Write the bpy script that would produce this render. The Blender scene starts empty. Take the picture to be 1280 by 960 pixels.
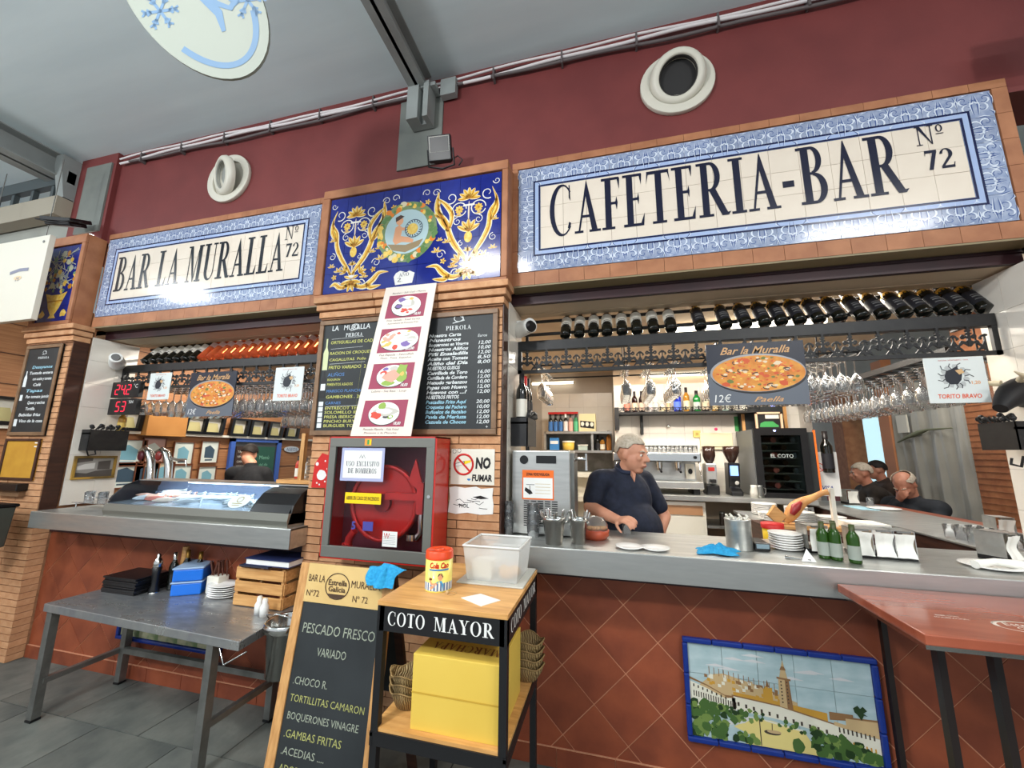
import bpy, bmesh, math, random
from mathutils import Matrix, Vector
random.seed(7)
PI = math.pi
SC = bpy.context.scene
COL = SC.collection
# ------------------------------------------------------------------ camera
CAM = Vector((0.5583, -2.3231, 1.6019)); FPX = 486.71
YAW, PITCH, ROLL = -.2500, .1742, .0105
_cy, _sy, _cp, _sp = math.cos(YAW), math.sin(YAW), math.cos(PITCH), math.sin(PITCH)
FWD = Vector((_sy*_cp, _cy*_cp, _sp)); _R = Vector((_cy, -_sy, 0)); _U = _R.cross(FWD)
RGT = math.cos(ROLL)*_R + math.sin(ROLL)*_U; UPV = -math.sin(ROLL)*_R + math.cos(ROLL)*_U
cd = bpy.data.cameras.new('camera'); cam = bpy.data.objects.new('camera', cd); COL.objects.link(cam)
cd.sensor_width = 36; cd.lens = 36*FPX/1280; cd.clip_start = .05; cd.clip_end = 100
m3 = Matrix((RGT, UPV, -FWD)).transposed()
cam.matrix_world = Matrix.Translation(CAM) @ m3.to_4x4()
SC.camera = cam
# ------------------------------------------------------------------ world, exposure, hall lamps, added ceiling fill
SC.view_settings.view_transform = 'Standard'; SC.view_settings.look = 'None'
SC.view_settings.gamma = 1; SC.view_settings.use_curve_mapping = False
SC.view_settings.exposure = 0.08
w = bpy.data.worlds.new('world'); SC.world = w; w.use_nodes = True
w.node_tree.nodes['Background'].inputs[0].default_value = (.86, .93, 1.0, 1)
w.node_tree.nodes['Background'].inputs[1].default_value = .85
def area(name, loc, sx, sy, power, col=(1, 1, 1), rot=(0, 0, 0), spread=180):
    l = bpy.data.lights.new(name, 'AREA'); l.shape = 'RECTANGLE'; l.size = sx; l.size_y = sy; l.energy = power; l.color = col
    l.spread = math.radians(spread)
    o = bpy.data.objects.new(name, l); o.location = loc; o.rotation_euler = rot; COL.objects.link(o); return o
area('hall_lamp_light', (-6.6, -2.5, 4.28), 0.8, .25, 60, (.95, .98, 1))
area('hall_lamp_light', (-1.0, -2.9, 4.28), 0.9, .3, 85, (1, .98, .95))
area('hall_lamp_light', (3.6, -2.9, 4.28), 1.3, .3, 55, (1, .98, .95))
def fill_point(loc, power, col=(1, .97, .93), r=.16):  # added fill, no real fitting: point lights behind the camera brighten the ceiling
    l = bpy.data.lights.new('ceiling_fill_light', 'POINT'); l.energy = power; l.color = col; l.shadow_soft_size = r
    o = bpy.data.objects.new('ceiling_fill_light', l); o.location = loc; COL.objects.link(o)
fill_point((-5.2, -3.4, 3.55), 185, (.92, .97, 1)); fill_point((-1.6, -3.9, 3.55), 260, (.96, .98, 1)); fill_point((3.0, -3.9, 3.5), 150)
area('bar_lamp_light', (1.3, 1.35, 2.66), 1.5, .16, 50, (1, .93, .82))
area('bar_lamp_light', (-.02+.55, 1.9, 2.66), 1.0, .12, 26, (1, .93, .82))
area('bar_lamp_light', (2.1, 1.2, 2.66), .3, 1.4, 26, (1, .93, .82))
area('bar_lamp_light', (-2.6, 1.0, 2.66), 1.8, .16, 72, (1, .93, .82))
area('passage_lamp_light', (-4.9, 2.6, 3.1), .4, 2.4, 75, (1, .94, .86))
area('passage_lamp_light', (3.6, 2.0, 3.0), .5, 1.6, 22, (1, .97, .92))
# ------------------------------------------------------------------ helpers
def at(u, v, X=None, Y=None, Z=None):
    d = FWD + RGT*((u-640)/FPX) - UPV*((v-480)/FPX)
    i, val = (0, X) if X is not None else (1, Y) if Y is not None else (2, Z)
    return CAM + d*((val-CAM[i])/d[i])
def lin(c):
    return tuple(((x/255/12.92) if x/255 <= .04045 else ((x/255+.055)/1.055)**2.4) for x in c)+(1,)
MATS = {}
def M(name, c=(128, 128, 128), rough=.5, metal=0, c2=None, scale=8, stretch=(1, 1, 1), bump=0, bscale=None, trans=0, emis=0, coat=0, ior=1.45, alpha=1, kind='noise', det=4, lo=.35, hi=.65, rough2=None, ecol=None):
    if name in MATS: return MATS[name]
    m = bpy.data.materials.new(name); m.use_nodes = True; n = m.node_tree.nodes; l = m.node_tree.links
    b = n['Principled BSDF']; b.inputs['Base Color'].default_value = lin(c); b.inputs['Roughness'].default_value = rough
    b.inputs['Metallic'].default_value = metal; b.inputs['Transmission Weight'].default_value = trans
    b.inputs['IOR'].default_value = ior; b.inputs['Alpha'].default_value = alpha; b.inputs['Coat Weight'].default_value = coat
    b.inputs['Coat Roughness'].default_value = .08
    if emis: b.inputs['Emission Color'].default_value = lin(ecol or c); b.inputs['Emission Strength'].default_value = emis
    if c2 or bump or rough2 is not None:
        tc = n.new('ShaderNodeTexCoord'); mp = n.new('ShaderNodeMapping'); mp.inputs['Scale'].default_value = stretch
        l.new(tc.outputs['Object'], mp.inputs[0])
        if kind == 'noise':
            t = n.new('ShaderNodeTexNoise'); t.inputs['Scale'].default_value = scale; t.inputs['Detail'].default_value = det; out = t.outputs[0]
        elif kind == 'wave':
            t = n.new('ShaderNodeTexWave'); t.inputs['Scale'].default_value = scale; t.inputs['Distortion'].default_value = 6; t.inputs['Detail'].default_value = det; out = t.outputs['Fac']
        elif kind == 'voronoi':
            t = n.new('ShaderNodeTexVoronoi'); t.inputs['Scale'].default_value = scale; out = t.outputs['Distance']
        l.new(mp.outputs[0], t.inputs['Vector'])
        r = n.new('ShaderNodeMapRange'); r.inputs[1].default_value = lo; r.inputs[2].default_value = hi; l.new(out, r.inputs[0])
        if c2:
            mx = n.new('ShaderNodeMix'); mx.data_type = 'RGBA'; mx.inputs[6].default_value = lin(c); mx.inputs[7].default_value = lin(c2)
            l.new(r.outputs[0], mx.inputs[0]); l.new(mx.outputs[2], b.inputs['Base Color'])
        if rough2 is not None:
            q = n.new('ShaderNodeMapRange'); q.inputs[3].default_value = rough; q.inputs[4].default_value = rough2
            l.new(r.outputs[0], q.inputs[0]); l.new(q.outputs[0], b.inputs['Roughness'])
        if bump:
            bp = n.new('ShaderNodeBump'); bp.inputs['Strength'].default_value = bump; bp.inputs['Distance'].default_value = .01
            if bscale:
                t2 = n.new('ShaderNodeTexNoise'); t2.inputs['Scale'].default_value = bscale; l.new(mp.outputs[0], t2.inputs['Vector']); l.new(t2.outputs[0], bp.inputs['Height'])
            else: l.new(out, bp.inputs['Height'])
            l.new(bp.outputs[0], b.inputs['Normal'])
    MATS[name] = m; return m
def vary(m, amt=.12):
    """brightness differs from object to object (bricks, tiles)"""
    n = m.node_tree.nodes; l = m.node_tree.links; b = n['Principled BSDF']
    oi = n.new('ShaderNodeObjectInfo'); mr = n.new('ShaderNodeMapRange'); mr.inputs[3].default_value = 1-amt; mr.inputs[4].default_value = 1+amt
    l.new(oi.outputs['Random'], mr.inputs[0]); hs = n.new('ShaderNodeHueSaturation'); l.new(mr.outputs[0], hs.inputs['Value'])
    s = b.inputs['Base Color']
    if s.is_linked: l.new(s.links[0].from_socket, hs.inputs['Color'])
    else: hs.inputs['Color'].default_value = s.default_value
    l.new(hs.outputs[0], s); return m
class Fr:
    """a flat frame: origin, right and up directions; n points at the viewer's side"""
    def __init__(s, o, ux=(1, 0, 0), uy=(0, 0, 1)):
        s.o = Vector(o); s.x = Vector(ux).normalized(); s.y = Vector(uy).normalized(); s.n = s.x.cross(s.y)
    def __call__(s, x, y, z=0): return s.o + s.x*x + s.y*y + s.n*z
def front(x, y, z): return Fr((x, y, z))
_tc = {}
def text_geo(s, size, shear, bold, space):
    k = (s, round(size, 4), shear, bold, space)
    if k in _tc: return _tc[k]
    c = bpy.data.curves.new('t', 'FONT'); c.body = s; c.size = size; c.shear = shear; c.offset = bold*size; c.space_character = space
    c.resolution_u = 2; c.fill_mode = 'FRONT'
    o = bpy.data.objects.new('t', c); COL.objects.link(o)
    dg = bpy.context.evaluated_depsgraph_get(); me = o.evaluated_get(dg).to_mesh()
    vs = [v.co.copy() for v in me.vertices]; fs = [tuple(p.vertices) for p in me.polygons]
    o.evaluated_get(dg).to_mesh_clear(); bpy.data.objects.remove(o); bpy.data.curves.remove(c)
    wd = max((v.x for v in vs), default=0); _tc[k] = (vs, fs, wd); return _tc[k]
# serif capitals: list of polygons in a unit-high box
def _r(x0, y0, x1, y1): return [(x0, y0), (x1, y0), (x1, y1), (x0, y1)]
def _arc(cx, cy, rx, ry, ix, iy, irx, iry, a0, a1, n=14):
    out = []
    for i in range(n):
        a = math.radians(a0+(a1-a0)*i/n); b = math.radians(a0+(a1-a0)*(i+1)/n)
        out.append([(cx+rx*math.cos(a), cy+ry*math.sin(a)), (cx+rx*math.cos(b), cy+ry*math.sin(b)), (ix+irx*math.cos(b), iy+iry*math.sin(b)), (ix+irx*math.cos(a), iy+iry*math.sin(a))])
    return out
def _sf(x0, x1, y): return [_r(x0, 0, x1, .045)] if y == 0 else [_r(x0, .955, x1, 1)]
W = .17
def glyph(c):
    if c == 'I': return .34, [_r(.10, 0, .10+W, 1)]+_sf(0, .35, 0)+_sf(0, .35, 1)
    if c == 'T': return .62, [_r(.24, 0, .24+W, 1), _r(.02, .94, .61, 1), [(.02, .94), (.06, .94), (.0, .76)], [(.57, .94), (.61, .94), (.63, .76)]]+_sf(.13, .50, 0)
    if c == 'E': return .58, [_r(.10, 0, .10+W, 1), _r(.0, .95, .52, 1), _r(0, 0, .54, .05), _r(.2, .49, .42, .54), [(.50, .78), (.53, .98), (.45, .97)], [(.57, .24), (.54, .0), (.46, .04)], [(.42, .4), (.44, .52), (.42, .63), (.38, .52)]]
    if c == 'F': return .54, [_r(.10, 0, .10+W, 1), _r(.0, .95, .50, 1), _r(.2, .47, .42, .52), [(.50, .76), (.52, .98), (.44, .97)], [(.42, .36), (.45, .5), (.42, .62), (.38, .5)]]+_sf(0, .36, 0)
    if c == 'L': return .56, [_r(.10, 0, .10+W, 1), _r(0, 0, .53, .05), [(.56, .26), (.53, .0), (.44, .04)]]+_sf(0, .36, 1)
    if c == 'A': return .72, [[(.10, 0), (.15, 0), (.36, .82), (.34, 1)], [(.34, 1), (.36, 1.02), (.66, 0), (.50, 0), (.31, .80)], _r(.19, .29, .52, .34)]+_sf(0, .25, 0)+_sf(.42, .74, 0)
    if c == 'V': return .70, [[(.08, 1), (.23, 1), (.38, .2), (.34, 0)], [(.34, 0), (.38, 0), (.60, 1), (.55, 1)]]+_sf(0, .32, 1)+_sf(.46, .70, 1)
    if c == 'X': return .70, [[(.06, 1), (.23, 1), (.64, 0), (.47, 0)], [(.08, 0), (.14, 0), (.60, 1), (.54, 1)]]+_sf(0, .3, 1)+_sf(.46, .7, 1)+_sf(0, .24, 0)+_sf(.4, .7, 0)
    if c == 'Y': return .68, [[(.05, 1), (.22, 1), (.40, .47), (.27, .47)], [(.34, .47), (.39, .5), (.60, 1), (.54, 1)], _r(.26, 0, .26+W, .5)]+_sf(0, .30, 1)+_sf(.46, .69, 1)+_sf(.15, .52, 0)
    if c == 'M': return .88, [_r(.10, 0, .145, 1), [(.08, 1), (.24, 1), (.46, .1), (.42, 0)], [(.42, 0), (.45, .0), (.66, 1), (.62, 1)], _r(.62, 0, .62+W, 1)]+_sf(0, .24, 0)+_sf(.53, .87, 0)+_sf(0, .22, 1)+_sf(.6, .87, 1)
    if c == 'N': return .76, [_r(.10, 0, .145, 1), [(.06, 1), (.22, 1), (.64, .0), (.60, 0)], _r(.60, 0, .645, 1)]+_sf(0, .24, 0)+_sf(0, .2, 1)+_sf(.5, .75, 1)
    if c == 'U': return .72, [_r(.10, .28, .10+W, 1), _r(.58, .28, .625, 1)]+_arc(.3625, .28, .2625, .29, .415, .28, .165, .24, 180, 360)+_sf(0, .34, 1)+_sf(.48, .72, 1)
    if c == 'O': return .78, _arc(.39, .5, .36, .52, .39, .5, .21, .475, 0, 360, 26)
    if c == 'Q': return .78, _arc(.39, .5, .36, .52, .39, .5, .21, .475, 0, 360, 26)
    if c == 'C': return .70, _arc(.39, .5, .36, .52, .43, .5, .26, .475, 42, 318, 22)+[[(.60, .98), (.63, .98), (.65, .66), (.60, .72)], [(.62, .10), (.66, .22), (.60, .25), (.56, .13)]]
    if c == 'G': return .74, _arc(.39, .5, .36, .52, .43, .5, .26, .475, 42, 330, 22)+[[(.60, .98), (.63, .98), (.65, .66), (.60, .72)], _r(.55, .05, .68, .42), _r(.44, .40, .74, .44)]
    if c == 'D': return .76, [_r(.10, 0, .10+W, 1), _r(0, 0, .36, .05), _r(0, .95, .36, 1)]+_arc(.34, .5, .37, .5, .32, .5, .23, .45, -90, 90)
    if c == 'B': return .64, [_r(.10, 0, .10+W, 1), _r(0, 0, .34, .05), _r(0, .95, .32, 1), _r(.2, .50, .36, .545)]+_arc(.32, .76, .23, .24, .30, .76, .12, .2, -90, 90)+_arc(.34, .265, .27, .265, .32, .265, .14, .22, -90, 90)
    if c in 'PR': 
        g = [_r(.10, 0, .10+W, 1), _r(0, .95, .34, 1), _r(.2, .46, .36, .505)]+_arc(.33, .73, .25, .27, .31, .73, .13, .225, -90, 90)+_sf(0, .36, 0)
        if c == 'R': g += [[(.28, .48), (.44, .50), (.72, .02), (.56, 0)], [(.56, 0), (.72, 0), (.78, .06), (.70, .05)]]; return .74, g
        return .62, g
    if c == 'S': return .54, _arc(.27, .74, .21, .27, .29, .74, .12, .22, 30, 250)+_arc(.26, .26, .24, .28, .22, .26, .12, .22, -150, 80)+[[(.44, .98), (.47, .98), (.48, .7), (.44, .78)], [(.03, .04), (.06, .04), (.05, .30), (.02, .26)]]
    if c == '-': return .36, [_r(.05, .34, .31, .45)]
    if c == 'º': return .30, _arc(.15, .78, .14, .2, .15, .78, .075, .16, 0, 360, 16)+[_r(.0, .48, .3, .52)]
    if c == 'H': return .78, [_r(.10, 0, .10+W, 1), _r(.53, 0, .53+W, 1), _r(.2, .47, .6, .52)]+_sf(0, .35, 0)+_sf(.43, .78, 0)+_sf(0, .35, 1)+_sf(.43, .78, 1)
    if c == '7': return .52, [_r(.04, .86, .50, 1), [(.34, .88), (.50, .90), (.28, 0), (.12, 0)], [(.04, .9), (.08, .9), (.04, .68)]]
    if c == '2': return .56, _arc(.26, .72, .24, .28, .24, .72, .11, .23, -38, 175)+[[(.44, .54), (.34, .60), (.02, .10), (.06, 0)], _r(.03, 0, .52, .13), [(.48, .1), (.52, .1), (.55, .28), (.52, .26)]]
    if c == '.': return .18, [_r(.04, 0, .13, .1)]
    return .3, []
class MB:
    def __init__(s): s.v = []; s.f = []; s.m = []; s.mi = 0; s.sm = []
    def add(s, vs, fs, smooth=False):
        b = len(s.v); s.v += [tuple(v) for v in vs]
        for f in fs: s.f.append(tuple(i+b for i in f)); s.m.append(s.mi); s.sm.append(smooth)
        return s
    def mat(s, i): s.mi = i; return s
    def box(s, x0, x1, y0, y1, z0, z1):
        vs = [(x, y, z) for x in (x0, x1) for y in (y0, y1) for z in (z0, z1)]
        return s.add(vs, [(0, 1, 3, 2), (4, 6, 7, 5), (0, 4, 5, 1), (2, 3, 7, 6), (0, 2, 6, 4), (1, 5, 7, 3)])
    def obox(s, fr, x0, x1, y0, y1, z0, z1):
        vs = [fr(x, y, z) for x in (x0, x1) for y in (y0, y1) for z in (z0, z1)]
        return s.add(vs, [(0, 1, 3, 2), (4, 6, 7, 5), (0, 4, 5, 1), (2, 3, 7, 6), (0, 2, 6, 4), (1, 5, 7, 3)])
    def prism(s, fr, pts, z0, z1):
        n = len(pts); ar = sum(pts[i][0]*pts[(i+1) % n][1]-pts[(i+1) % n][0]*pts[i][1] for i in range(n))
        if ar < 0: pts = pts[::-1]
        if z1 == z0: return s.add([fr(x, y, z1) for x, y in pts], [tuple(range(n))])
        vs = [fr(x, y, z0) for x, y in pts]+[fr(x, y, z1) for x, y in pts]
        return s.add(vs, [tuple(range(n-1, -1, -1)), tuple(range(n, 2*n))]+[(i, (i+1) % n, n+(i+1) % n, n+i) for i in range(n)])
    def ell(s, fr, x, y, rx, ry, z0, z1=None, n=20, rot=0):
        c, t = math.cos(rot), math.sin(rot); p = []
        for i in range(n):
            a = 2*PI*i/n; X, Y = rx*math.cos(a), ry*math.sin(a); p.append((x+X*c-Y*t, y+X*t+Y*c))
        return s.prism(fr, p, z0, z0 if z1 is None else z1)
    def blob(s, fr, x, y, r, z, n=9, j=.3, sq=1):
        return s.prism(fr, [(x+r*(1+random.uniform(-j, j))*math.cos(2*PI*i/n), y+sq*r*(1+random.uniform(-j, j))*math.sin(2*PI*i/n)) for i in range(n)], z, z)
    def stroke(s, fr, pts, w, z, w2=None, prof=None):
        n = len(pts); L = []; R = []
        for i, (x, y) in enumerate(pts):
            a = pts[max(i-1, 0)]; b = pts[min(i+1, n-1)]; dx, dy = b[0]-a[0], b[1]-a[1]; d = math.hypot(dx, dy) or 1
            t = i/(n-1); ww = (prof(t)*w if prof else (w if w2 is None else w+(w2-w)*t))/2
            L.append(fr(x-dy/d*ww, y+dx/d*ww, z)); R.append(fr(x+dy/d*ww, y-dx/d*ww, z))
        return s.add(L+R, [(i, n+i, n+i+1, i+1) for i in range(n-1)])
    def ring(s, fr, x, y, r0, r1, z0, z1, n=32, sq=1):
        vs = [];
        for r, z in ((r0, z0), (r0, z1), (r1, z1), (r1, z0)):
            vs += [fr(x+r*math.cos(2*PI*i/n), y+sq*r*math.sin(2*PI*i/n), z) for i in range(n)]
        fs = [(k*n+i, k*n+(i+1) % n, ((k+1) % 4)*n+(i+1) % n, ((k+1) % 4)*n+i) for k in range(4) for i in range(n)]
        return s.add(vs, [f[::-1] for f in fs], True)
    def cyl(s, p0, p1, r0, r1=None, n=12, cap=True):
        r1 = r0 if r1 is None else r1; p0, p1 = Vector(p0), Vector(p1); d = (p1-p0).normalized()
        a = d.orthogonal().normalized(); b = d.cross(a)
        vs = [p+(a*math.cos(2*PI*i/n)+b*math.sin(2*PI*i/n))*r for p, r in ((p0, r0), (p1, r1)) for i in range(n)]
        s.add(vs, [(i, (i+1) % n, n+(i+1) % n, n+i) for i in range(n)], True)
        if cap: s.add(vs, [tuple(range(n-1, -1, -1)), tuple(range(n, 2*n))])
        return s
    def tube(s, pts, r, n=8, cap=True, rs=None):
        pts = [Vector(p) for p in pts]; vs = []; prev = None; N = len(pts)
        for i, p in enumerate(pts):
            d = (pts[min(i+1, N-1)]-pts[max(i-1, 0)]).normalized()
            a = (prev-d*prev.dot(d)).normalized() if prev is not None and (prev-d*prev.dot(d)).length > 1e-4 else d.orthogonal().normalized()
            prev = a; b = d.cross(a); q = rs[i] if rs else r
            vs += [p+(a*math.cos(2*PI*k/n)+b*math.sin(2*PI*k/n))*q for k in range(n)]
        s.add(vs, [(i*n+k, i*n+(k+1) % n, (i+1)*n+(k+1) % n, (i+1)*n+k) for i in range(N-1) for k in range(n)], True)
        if cap: s.add(vs, [tuple(range(n-1, -1, -1)), tuple(range((N-1)*n, N*n))])
        return s
    def lathe(s, prof, n=16, o=(0, 0, 0), ax=None, sx=1, sy=1):
        o = Vector(o); z = Vector(ax).normalized() if ax else Vector((0, 0, 1))
        a = Vector((1, 0, 0)) if not ax else z.orthogonal().normalized(); b = z.cross(a); vs = []
        for r, h in prof: vs += [o+z*h+a*(r*sx*math.cos(2*PI*k/n))+b*(r*sy*math.sin(2*PI*k/n)) for k in range(n)]
        N = len(prof)
        return s.add(vs, [(i*n+k, i*n+(k+1) % n, (i+1)*n+(k+1) % n, (i+1)*n+k) for i in range(N-1) for k in range(n)], True)
    def sph(s, c, rx, ry=None, rz=None, n=12, m=8, rot=None):
        ry = ry or rx; rz = rz or rx; c = Vector(c); vs = []
        for i in range(m+1):
            t = PI*i/m
            for k in range(n):
                p = Vector((rx*math.sin(t)*math.cos(2*PI*k/n), ry*math.sin(t)*math.sin(2*PI*k/n), rz*math.cos(t)))
                vs.append(c+(rot @ p if rot else p))
        return s.add(vs, [(i*n+k, (i+1)*n+k, (i+1)*n+(k+1) % n, i*n+(k+1) % n) for i in range(m) for k in range(n)], True)
    def text(s, fr, t, x, y, size, z=.001, align='C', shear=0, bold=0, sx=1, space=1, fit=None):
        vs, fs, wd = text_geo(t, size, shear, bold, space)
        if fit and wd: sx = fit/wd
        x -= wd*sx*(.5 if align == 'C' else 1 if align == 'R' else 0)
        return s.add([fr(x+v.x*sx, y+v.y, z) for v in vs], fs)
    def serif(s, fr, t, x, y, h, z=.001, wd=None, align='L', gap=.06, sx=.8):
        tot = sum(glyph(c)[0]+gap for c in t)-gap
        k = (wd/tot) if wd else h*sx
        if align == 'C': x -= tot*k/2
        for i, c in enumerate(t):
            w_, ps = glyph(c)
            for j, p in enumerate(ps): s.prism(fr, [(x+a*k, y+b*h) for a, b in p], z+j*.00002, z+j*.00002)
            x += (w_+gap)*k
        return s
    def build(s, name, mat, parent=None, local=False, bevel=0, sub=0, label=None, stuff=False, weld=False):
        me = bpy.data.meshes.new(name); off = Vector((0, 0, 0))
        if parent is not None and not local:
            p = parent
            while p is not None: off += p.location; p = p.parent
        me.from_pydata([(v[0]-off.x, v[1]-off.y, v[2]-off.z) for v in s.v], [], s.f); 
        for mm in (mat if isinstance(mat, (list, tuple)) else [mat]): me.materials.append(mm)
        me.polygons.foreach_set('material_index', s.m); me.polygons.foreach_set('use_smooth', s.sm)
        me.validate(); me.update()
        o = bpy.data.objects.new(name, me); COL.objects.link(o)
        if parent is not None: o.parent = parent
        if bevel:
            b = o.modifiers.new('bevel', 'BEVEL'); b.width = bevel; b.segments = 2; b.limit_method = 'ANGLE'; b.angle_limit = math.radians(40)
        if sub: q = o.modifiers.new('sub', 'SUBSURF'); q.levels = sub; q.render_levels = sub
        if label: o['label'] = label
        if stuff: o['kind'] = 'stuff'
        return o
def tag(o, label, cat, group=None):
    o['label'] = label; o['category'] = cat
    if group: o['group'] = group
    return o
def thing(name, label, cat, loc=(0, 0, 0), group=None, rz=0):
    o = bpy.data.objects.new(name, None); COL.objects.link(o); o.location = loc; o.rotation_euler = (0, 0, rz); o.empty_display_size = .05
    return tag(o, label, cat, group)
def struct(o): o['kind'] = 'structure'; return o
def dup(root, loc, rot=None, label=None, group=None, scale=None):
    kids = [c for c in COL.objects if c.parent is root] if root.name not in _kids else _kids[root.name]
    _kids[root.name] = kids
    r = root.copy(); COL.objects.link(r); r.location = loc
    if rot is not None: r.rotation_euler = rot
    if scale: r.scale = scale
    if label: r['label'] = label
    if group: r['group'] = group
    for ch in kids:
        if ch.name not in _kids: _kids[ch.name] = [c for c in COL.objects if c.parent is ch]
        c = ch.copy(); COL.objects.link(c); c.parent = r
        for g in _kids[ch.name]:
            d = g.copy(); COL.objects.link(d); d.parent = c
    return r
_kids = {}
ORD = ['first', 'second', 'third', 'fourth', 'fifth', 'sixth', 'seventh', 'eighth', 'ninth', 'tenth', 'eleventh', 'twelfth', 'thirteenth', 'fourteenth', 'fifteenth', 'sixteenth', 'seventeenth', 'eighteenth', 'nineteenth', 'twentieth', 'twenty-first', 'twenty-second', 'twenty-third', 'twenty-fourth', 'twenty-fifth', 'twenty-sixth', 'twenty-seventh', 'twenty-eighth', 'twenty-ninth', 'thirtieth', 'thirty-first', 'thirty-second']
# ------------------------------------------------------------------ materials
brick = vary(M('brick', (204, 156, 116), .8, c2=(184, 132, 92), scale=14, bump=.3, bscale=60), .10)
mortar = M('mortar', (156, 110, 78), .9, c2=(132, 92, 64), scale=30)
terra = vary(M('terracotta', (148, 76, 48), .45, c2=(124, 60, 38), scale=5, bump=.1, bscale=25, rough2=.6), .10)
grout = M('grout', (196, 140, 108), .9)
wtile = vary(M('white_tile', (232, 226, 216), .22, c2=(222, 214, 202), scale=3), .03)
wgrout = M('white_grout', (186, 178, 168), .9)
slate = vary(M('slate', (108, 110, 104), .42, c2=(80, 84, 81), scale=4, bump=.35, bscale=14, det=8, rough2=.62), .12)
joint = M('floor_joint', (60, 60, 57), .9)
redwall = M('red_wall', (116, 52, 50), .6, c2=(106, 46, 45), scale=3, bump=.05, bscale=50)
greypaint = M('grey_paint', (118, 122, 116), .6, c2=(108, 112, 108), scale=5)
ceilm = M('ceiling_sheet', (212, 228, 231), .5, c2=(202, 219, 223), scale=1.2, stretch=(.5, 4, 1), bump=.05, bscale=8)
beamm = M('beam_metal', (142, 148, 146), .45, c2=(130, 134, 132), scale=3)
steel = M('steel', (200, 200, 196), .32, .88, c2=(180, 181, 178), scale=3, stretch=(1, 8, 8), bump=.03, bscale=60, rough2=.42)
steelv = M('polished_steel', (205, 204, 200), .16, 1)
steeld = M('dark_steel', (142, 142, 138), .38, .8, c2=(118, 118, 114), scale=9, rough2=.5)
iron = M('black_iron', (24, 24, 26), .45, c2=(34, 33, 33), scale=20)
blackp = M('black_plastic', (18, 18, 20), .35)
darkwood = M('dark_wood', (74, 44, 32), .5, c2=(54, 32, 24), scale=6, stretch=(1, 1, 8))
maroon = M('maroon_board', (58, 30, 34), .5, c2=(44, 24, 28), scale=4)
beige = M('beige_plaster', (222, 200, 172), .7, c2=(214, 190, 160), scale=2)
pine = M('pine', (214, 164, 104), .5, c2=(190, 136, 78), scale=5, stretch=(1, 12, 12), kind='noise', bump=.05)
pinev = M('pine_upright', (206, 156, 98), .5, c2=(180, 128, 74), scale=5, stretch=(12, 12, 1), bump=.05)
frameb = M('frame_brown', (134, 104, 76), .5, c2=(112, 84, 60), scale=10)
frametile = vary(M('frame_tile', (172, 116, 80), .55, c2=(152, 98, 66), scale=8, bump=.1, bscale=40), .06)
chalk = M('chalkboard', (32, 36, 38), .55, c2=(42, 46, 48), scale=4)
white = M('white_print', (232, 232, 228), .5)
offw = M('offwhite', (226, 222, 208), .45)
navy = M('navy_glaze', (22, 26, 66), .15)
cobalt = vary(M('cobalt_glaze', (30, 44, 132), .14, c2=(24, 34, 112), scale=6), .05)
skyglz = M('pale_blue_glaze', (176, 190, 214), .14, c2=(150, 168, 202), scale=20)
blueglz = M('blue_line_glaze', (80, 98, 146), .14)
cream = vary(M('cream_glaze', (226, 214, 198), .14, c2=(218, 204, 188), scale=3), .025)
gold = M('yellow_glaze', (222, 172, 56), .14, c2=(236, 206, 110), scale=40)
goldd = M('ochre_glaze', (186, 124, 34), .14)
wglz = M('white_glaze', (228, 226, 220), .14)
red = M('red_enamel', (190, 36, 28), .3, coat=.4)
redprint = M('red_print', (200, 34, 30), .5)
orange = M('orange_print', (236, 110, 34), .5)
yellow = M('yellow_print', (248, 206, 20), .45)
blackprint = M('black_print', (22, 20, 22), .5)
blueprint = M('blue_print', (60, 128, 190), .5)
greenprint = M('green_print', (62, 150, 80), .5)
glass = M('clear_glass', (255, 255, 255), .0, trans=1, ior=1.45)
winegl = M('dark_bottle_glass', (14, 16, 12), .06, coat=.6)
skin = M('skin', (206, 150, 122), .5, c2=(192, 132, 106), scale=9)
skinr = M('ruddy_skin', (200, 142, 116), .5, c2=(184, 120, 96), scale=9)
hairg = M('grey_hair', (200, 188, 170), .8, c2=(172, 160, 142), scale=60, bump=.5)
hairb = M('dark_hair', (38, 30, 26), .7, c2=(24, 20, 18), scale=60, bump=.5)
navyc = M('navy_cloth', (30, 36, 54), .85, c2=(22, 27, 42), scale=30, bump=.2)
blackc = M('black_cloth', (26, 27, 30), .85, c2=(18, 18, 22), scale=30, bump=.2)
bluecl = M('blue_cloth', (46, 158, 206), .9, c2=(34, 138, 190), scale=90, bump=.4)
# ================================================================== THE SETTING
TH = .147
def tilegrid(parent, x0, z0, nx, nz, tx, tz, y, mat, name='tile', skip=None, gap=.0018, t=.008, bevel=0):
    """nx by nz tiles facing -Y, sharing one mesh; returns the created objects"""
    first = None; out = {}
    for i in range(nx):
        for j in range(nz):
            if skip and skip(i, j): continue
            if first is None:
                m = MB(); m.box(gap/2, tx-gap/2, -t, 0, gap/2, tz-gap/2); first = m.build(name, mat, parent, local=True); o = first
            else: o = first.copy(); COL.objects.link(o)
            p = parent.location
            o.location = (x0+i*tx-p.x, y-p.y+random.uniform(-.0004, .0004), z0+j*tz-p.z); out[i, j] = o
    return out
# floor
fl = struct(MB().box(-12, 8, -7, 10, -.12, -.012).build('floor', joint))
first = None
for i in range(17):
    for j in range(9):
        if first is None:
            m = MB(); m.box(.003, .597, .003, .397, -.012, 0); first = o = m.build('slab', slate, fl, local=True)
        else: o = first.copy(); COL.objects.link(o)
        o.location = (-6.9+i*.6+(.3 if j % 2 else 0), -3.6+j*.4, random.uniform(-.0012, 0))
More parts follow.
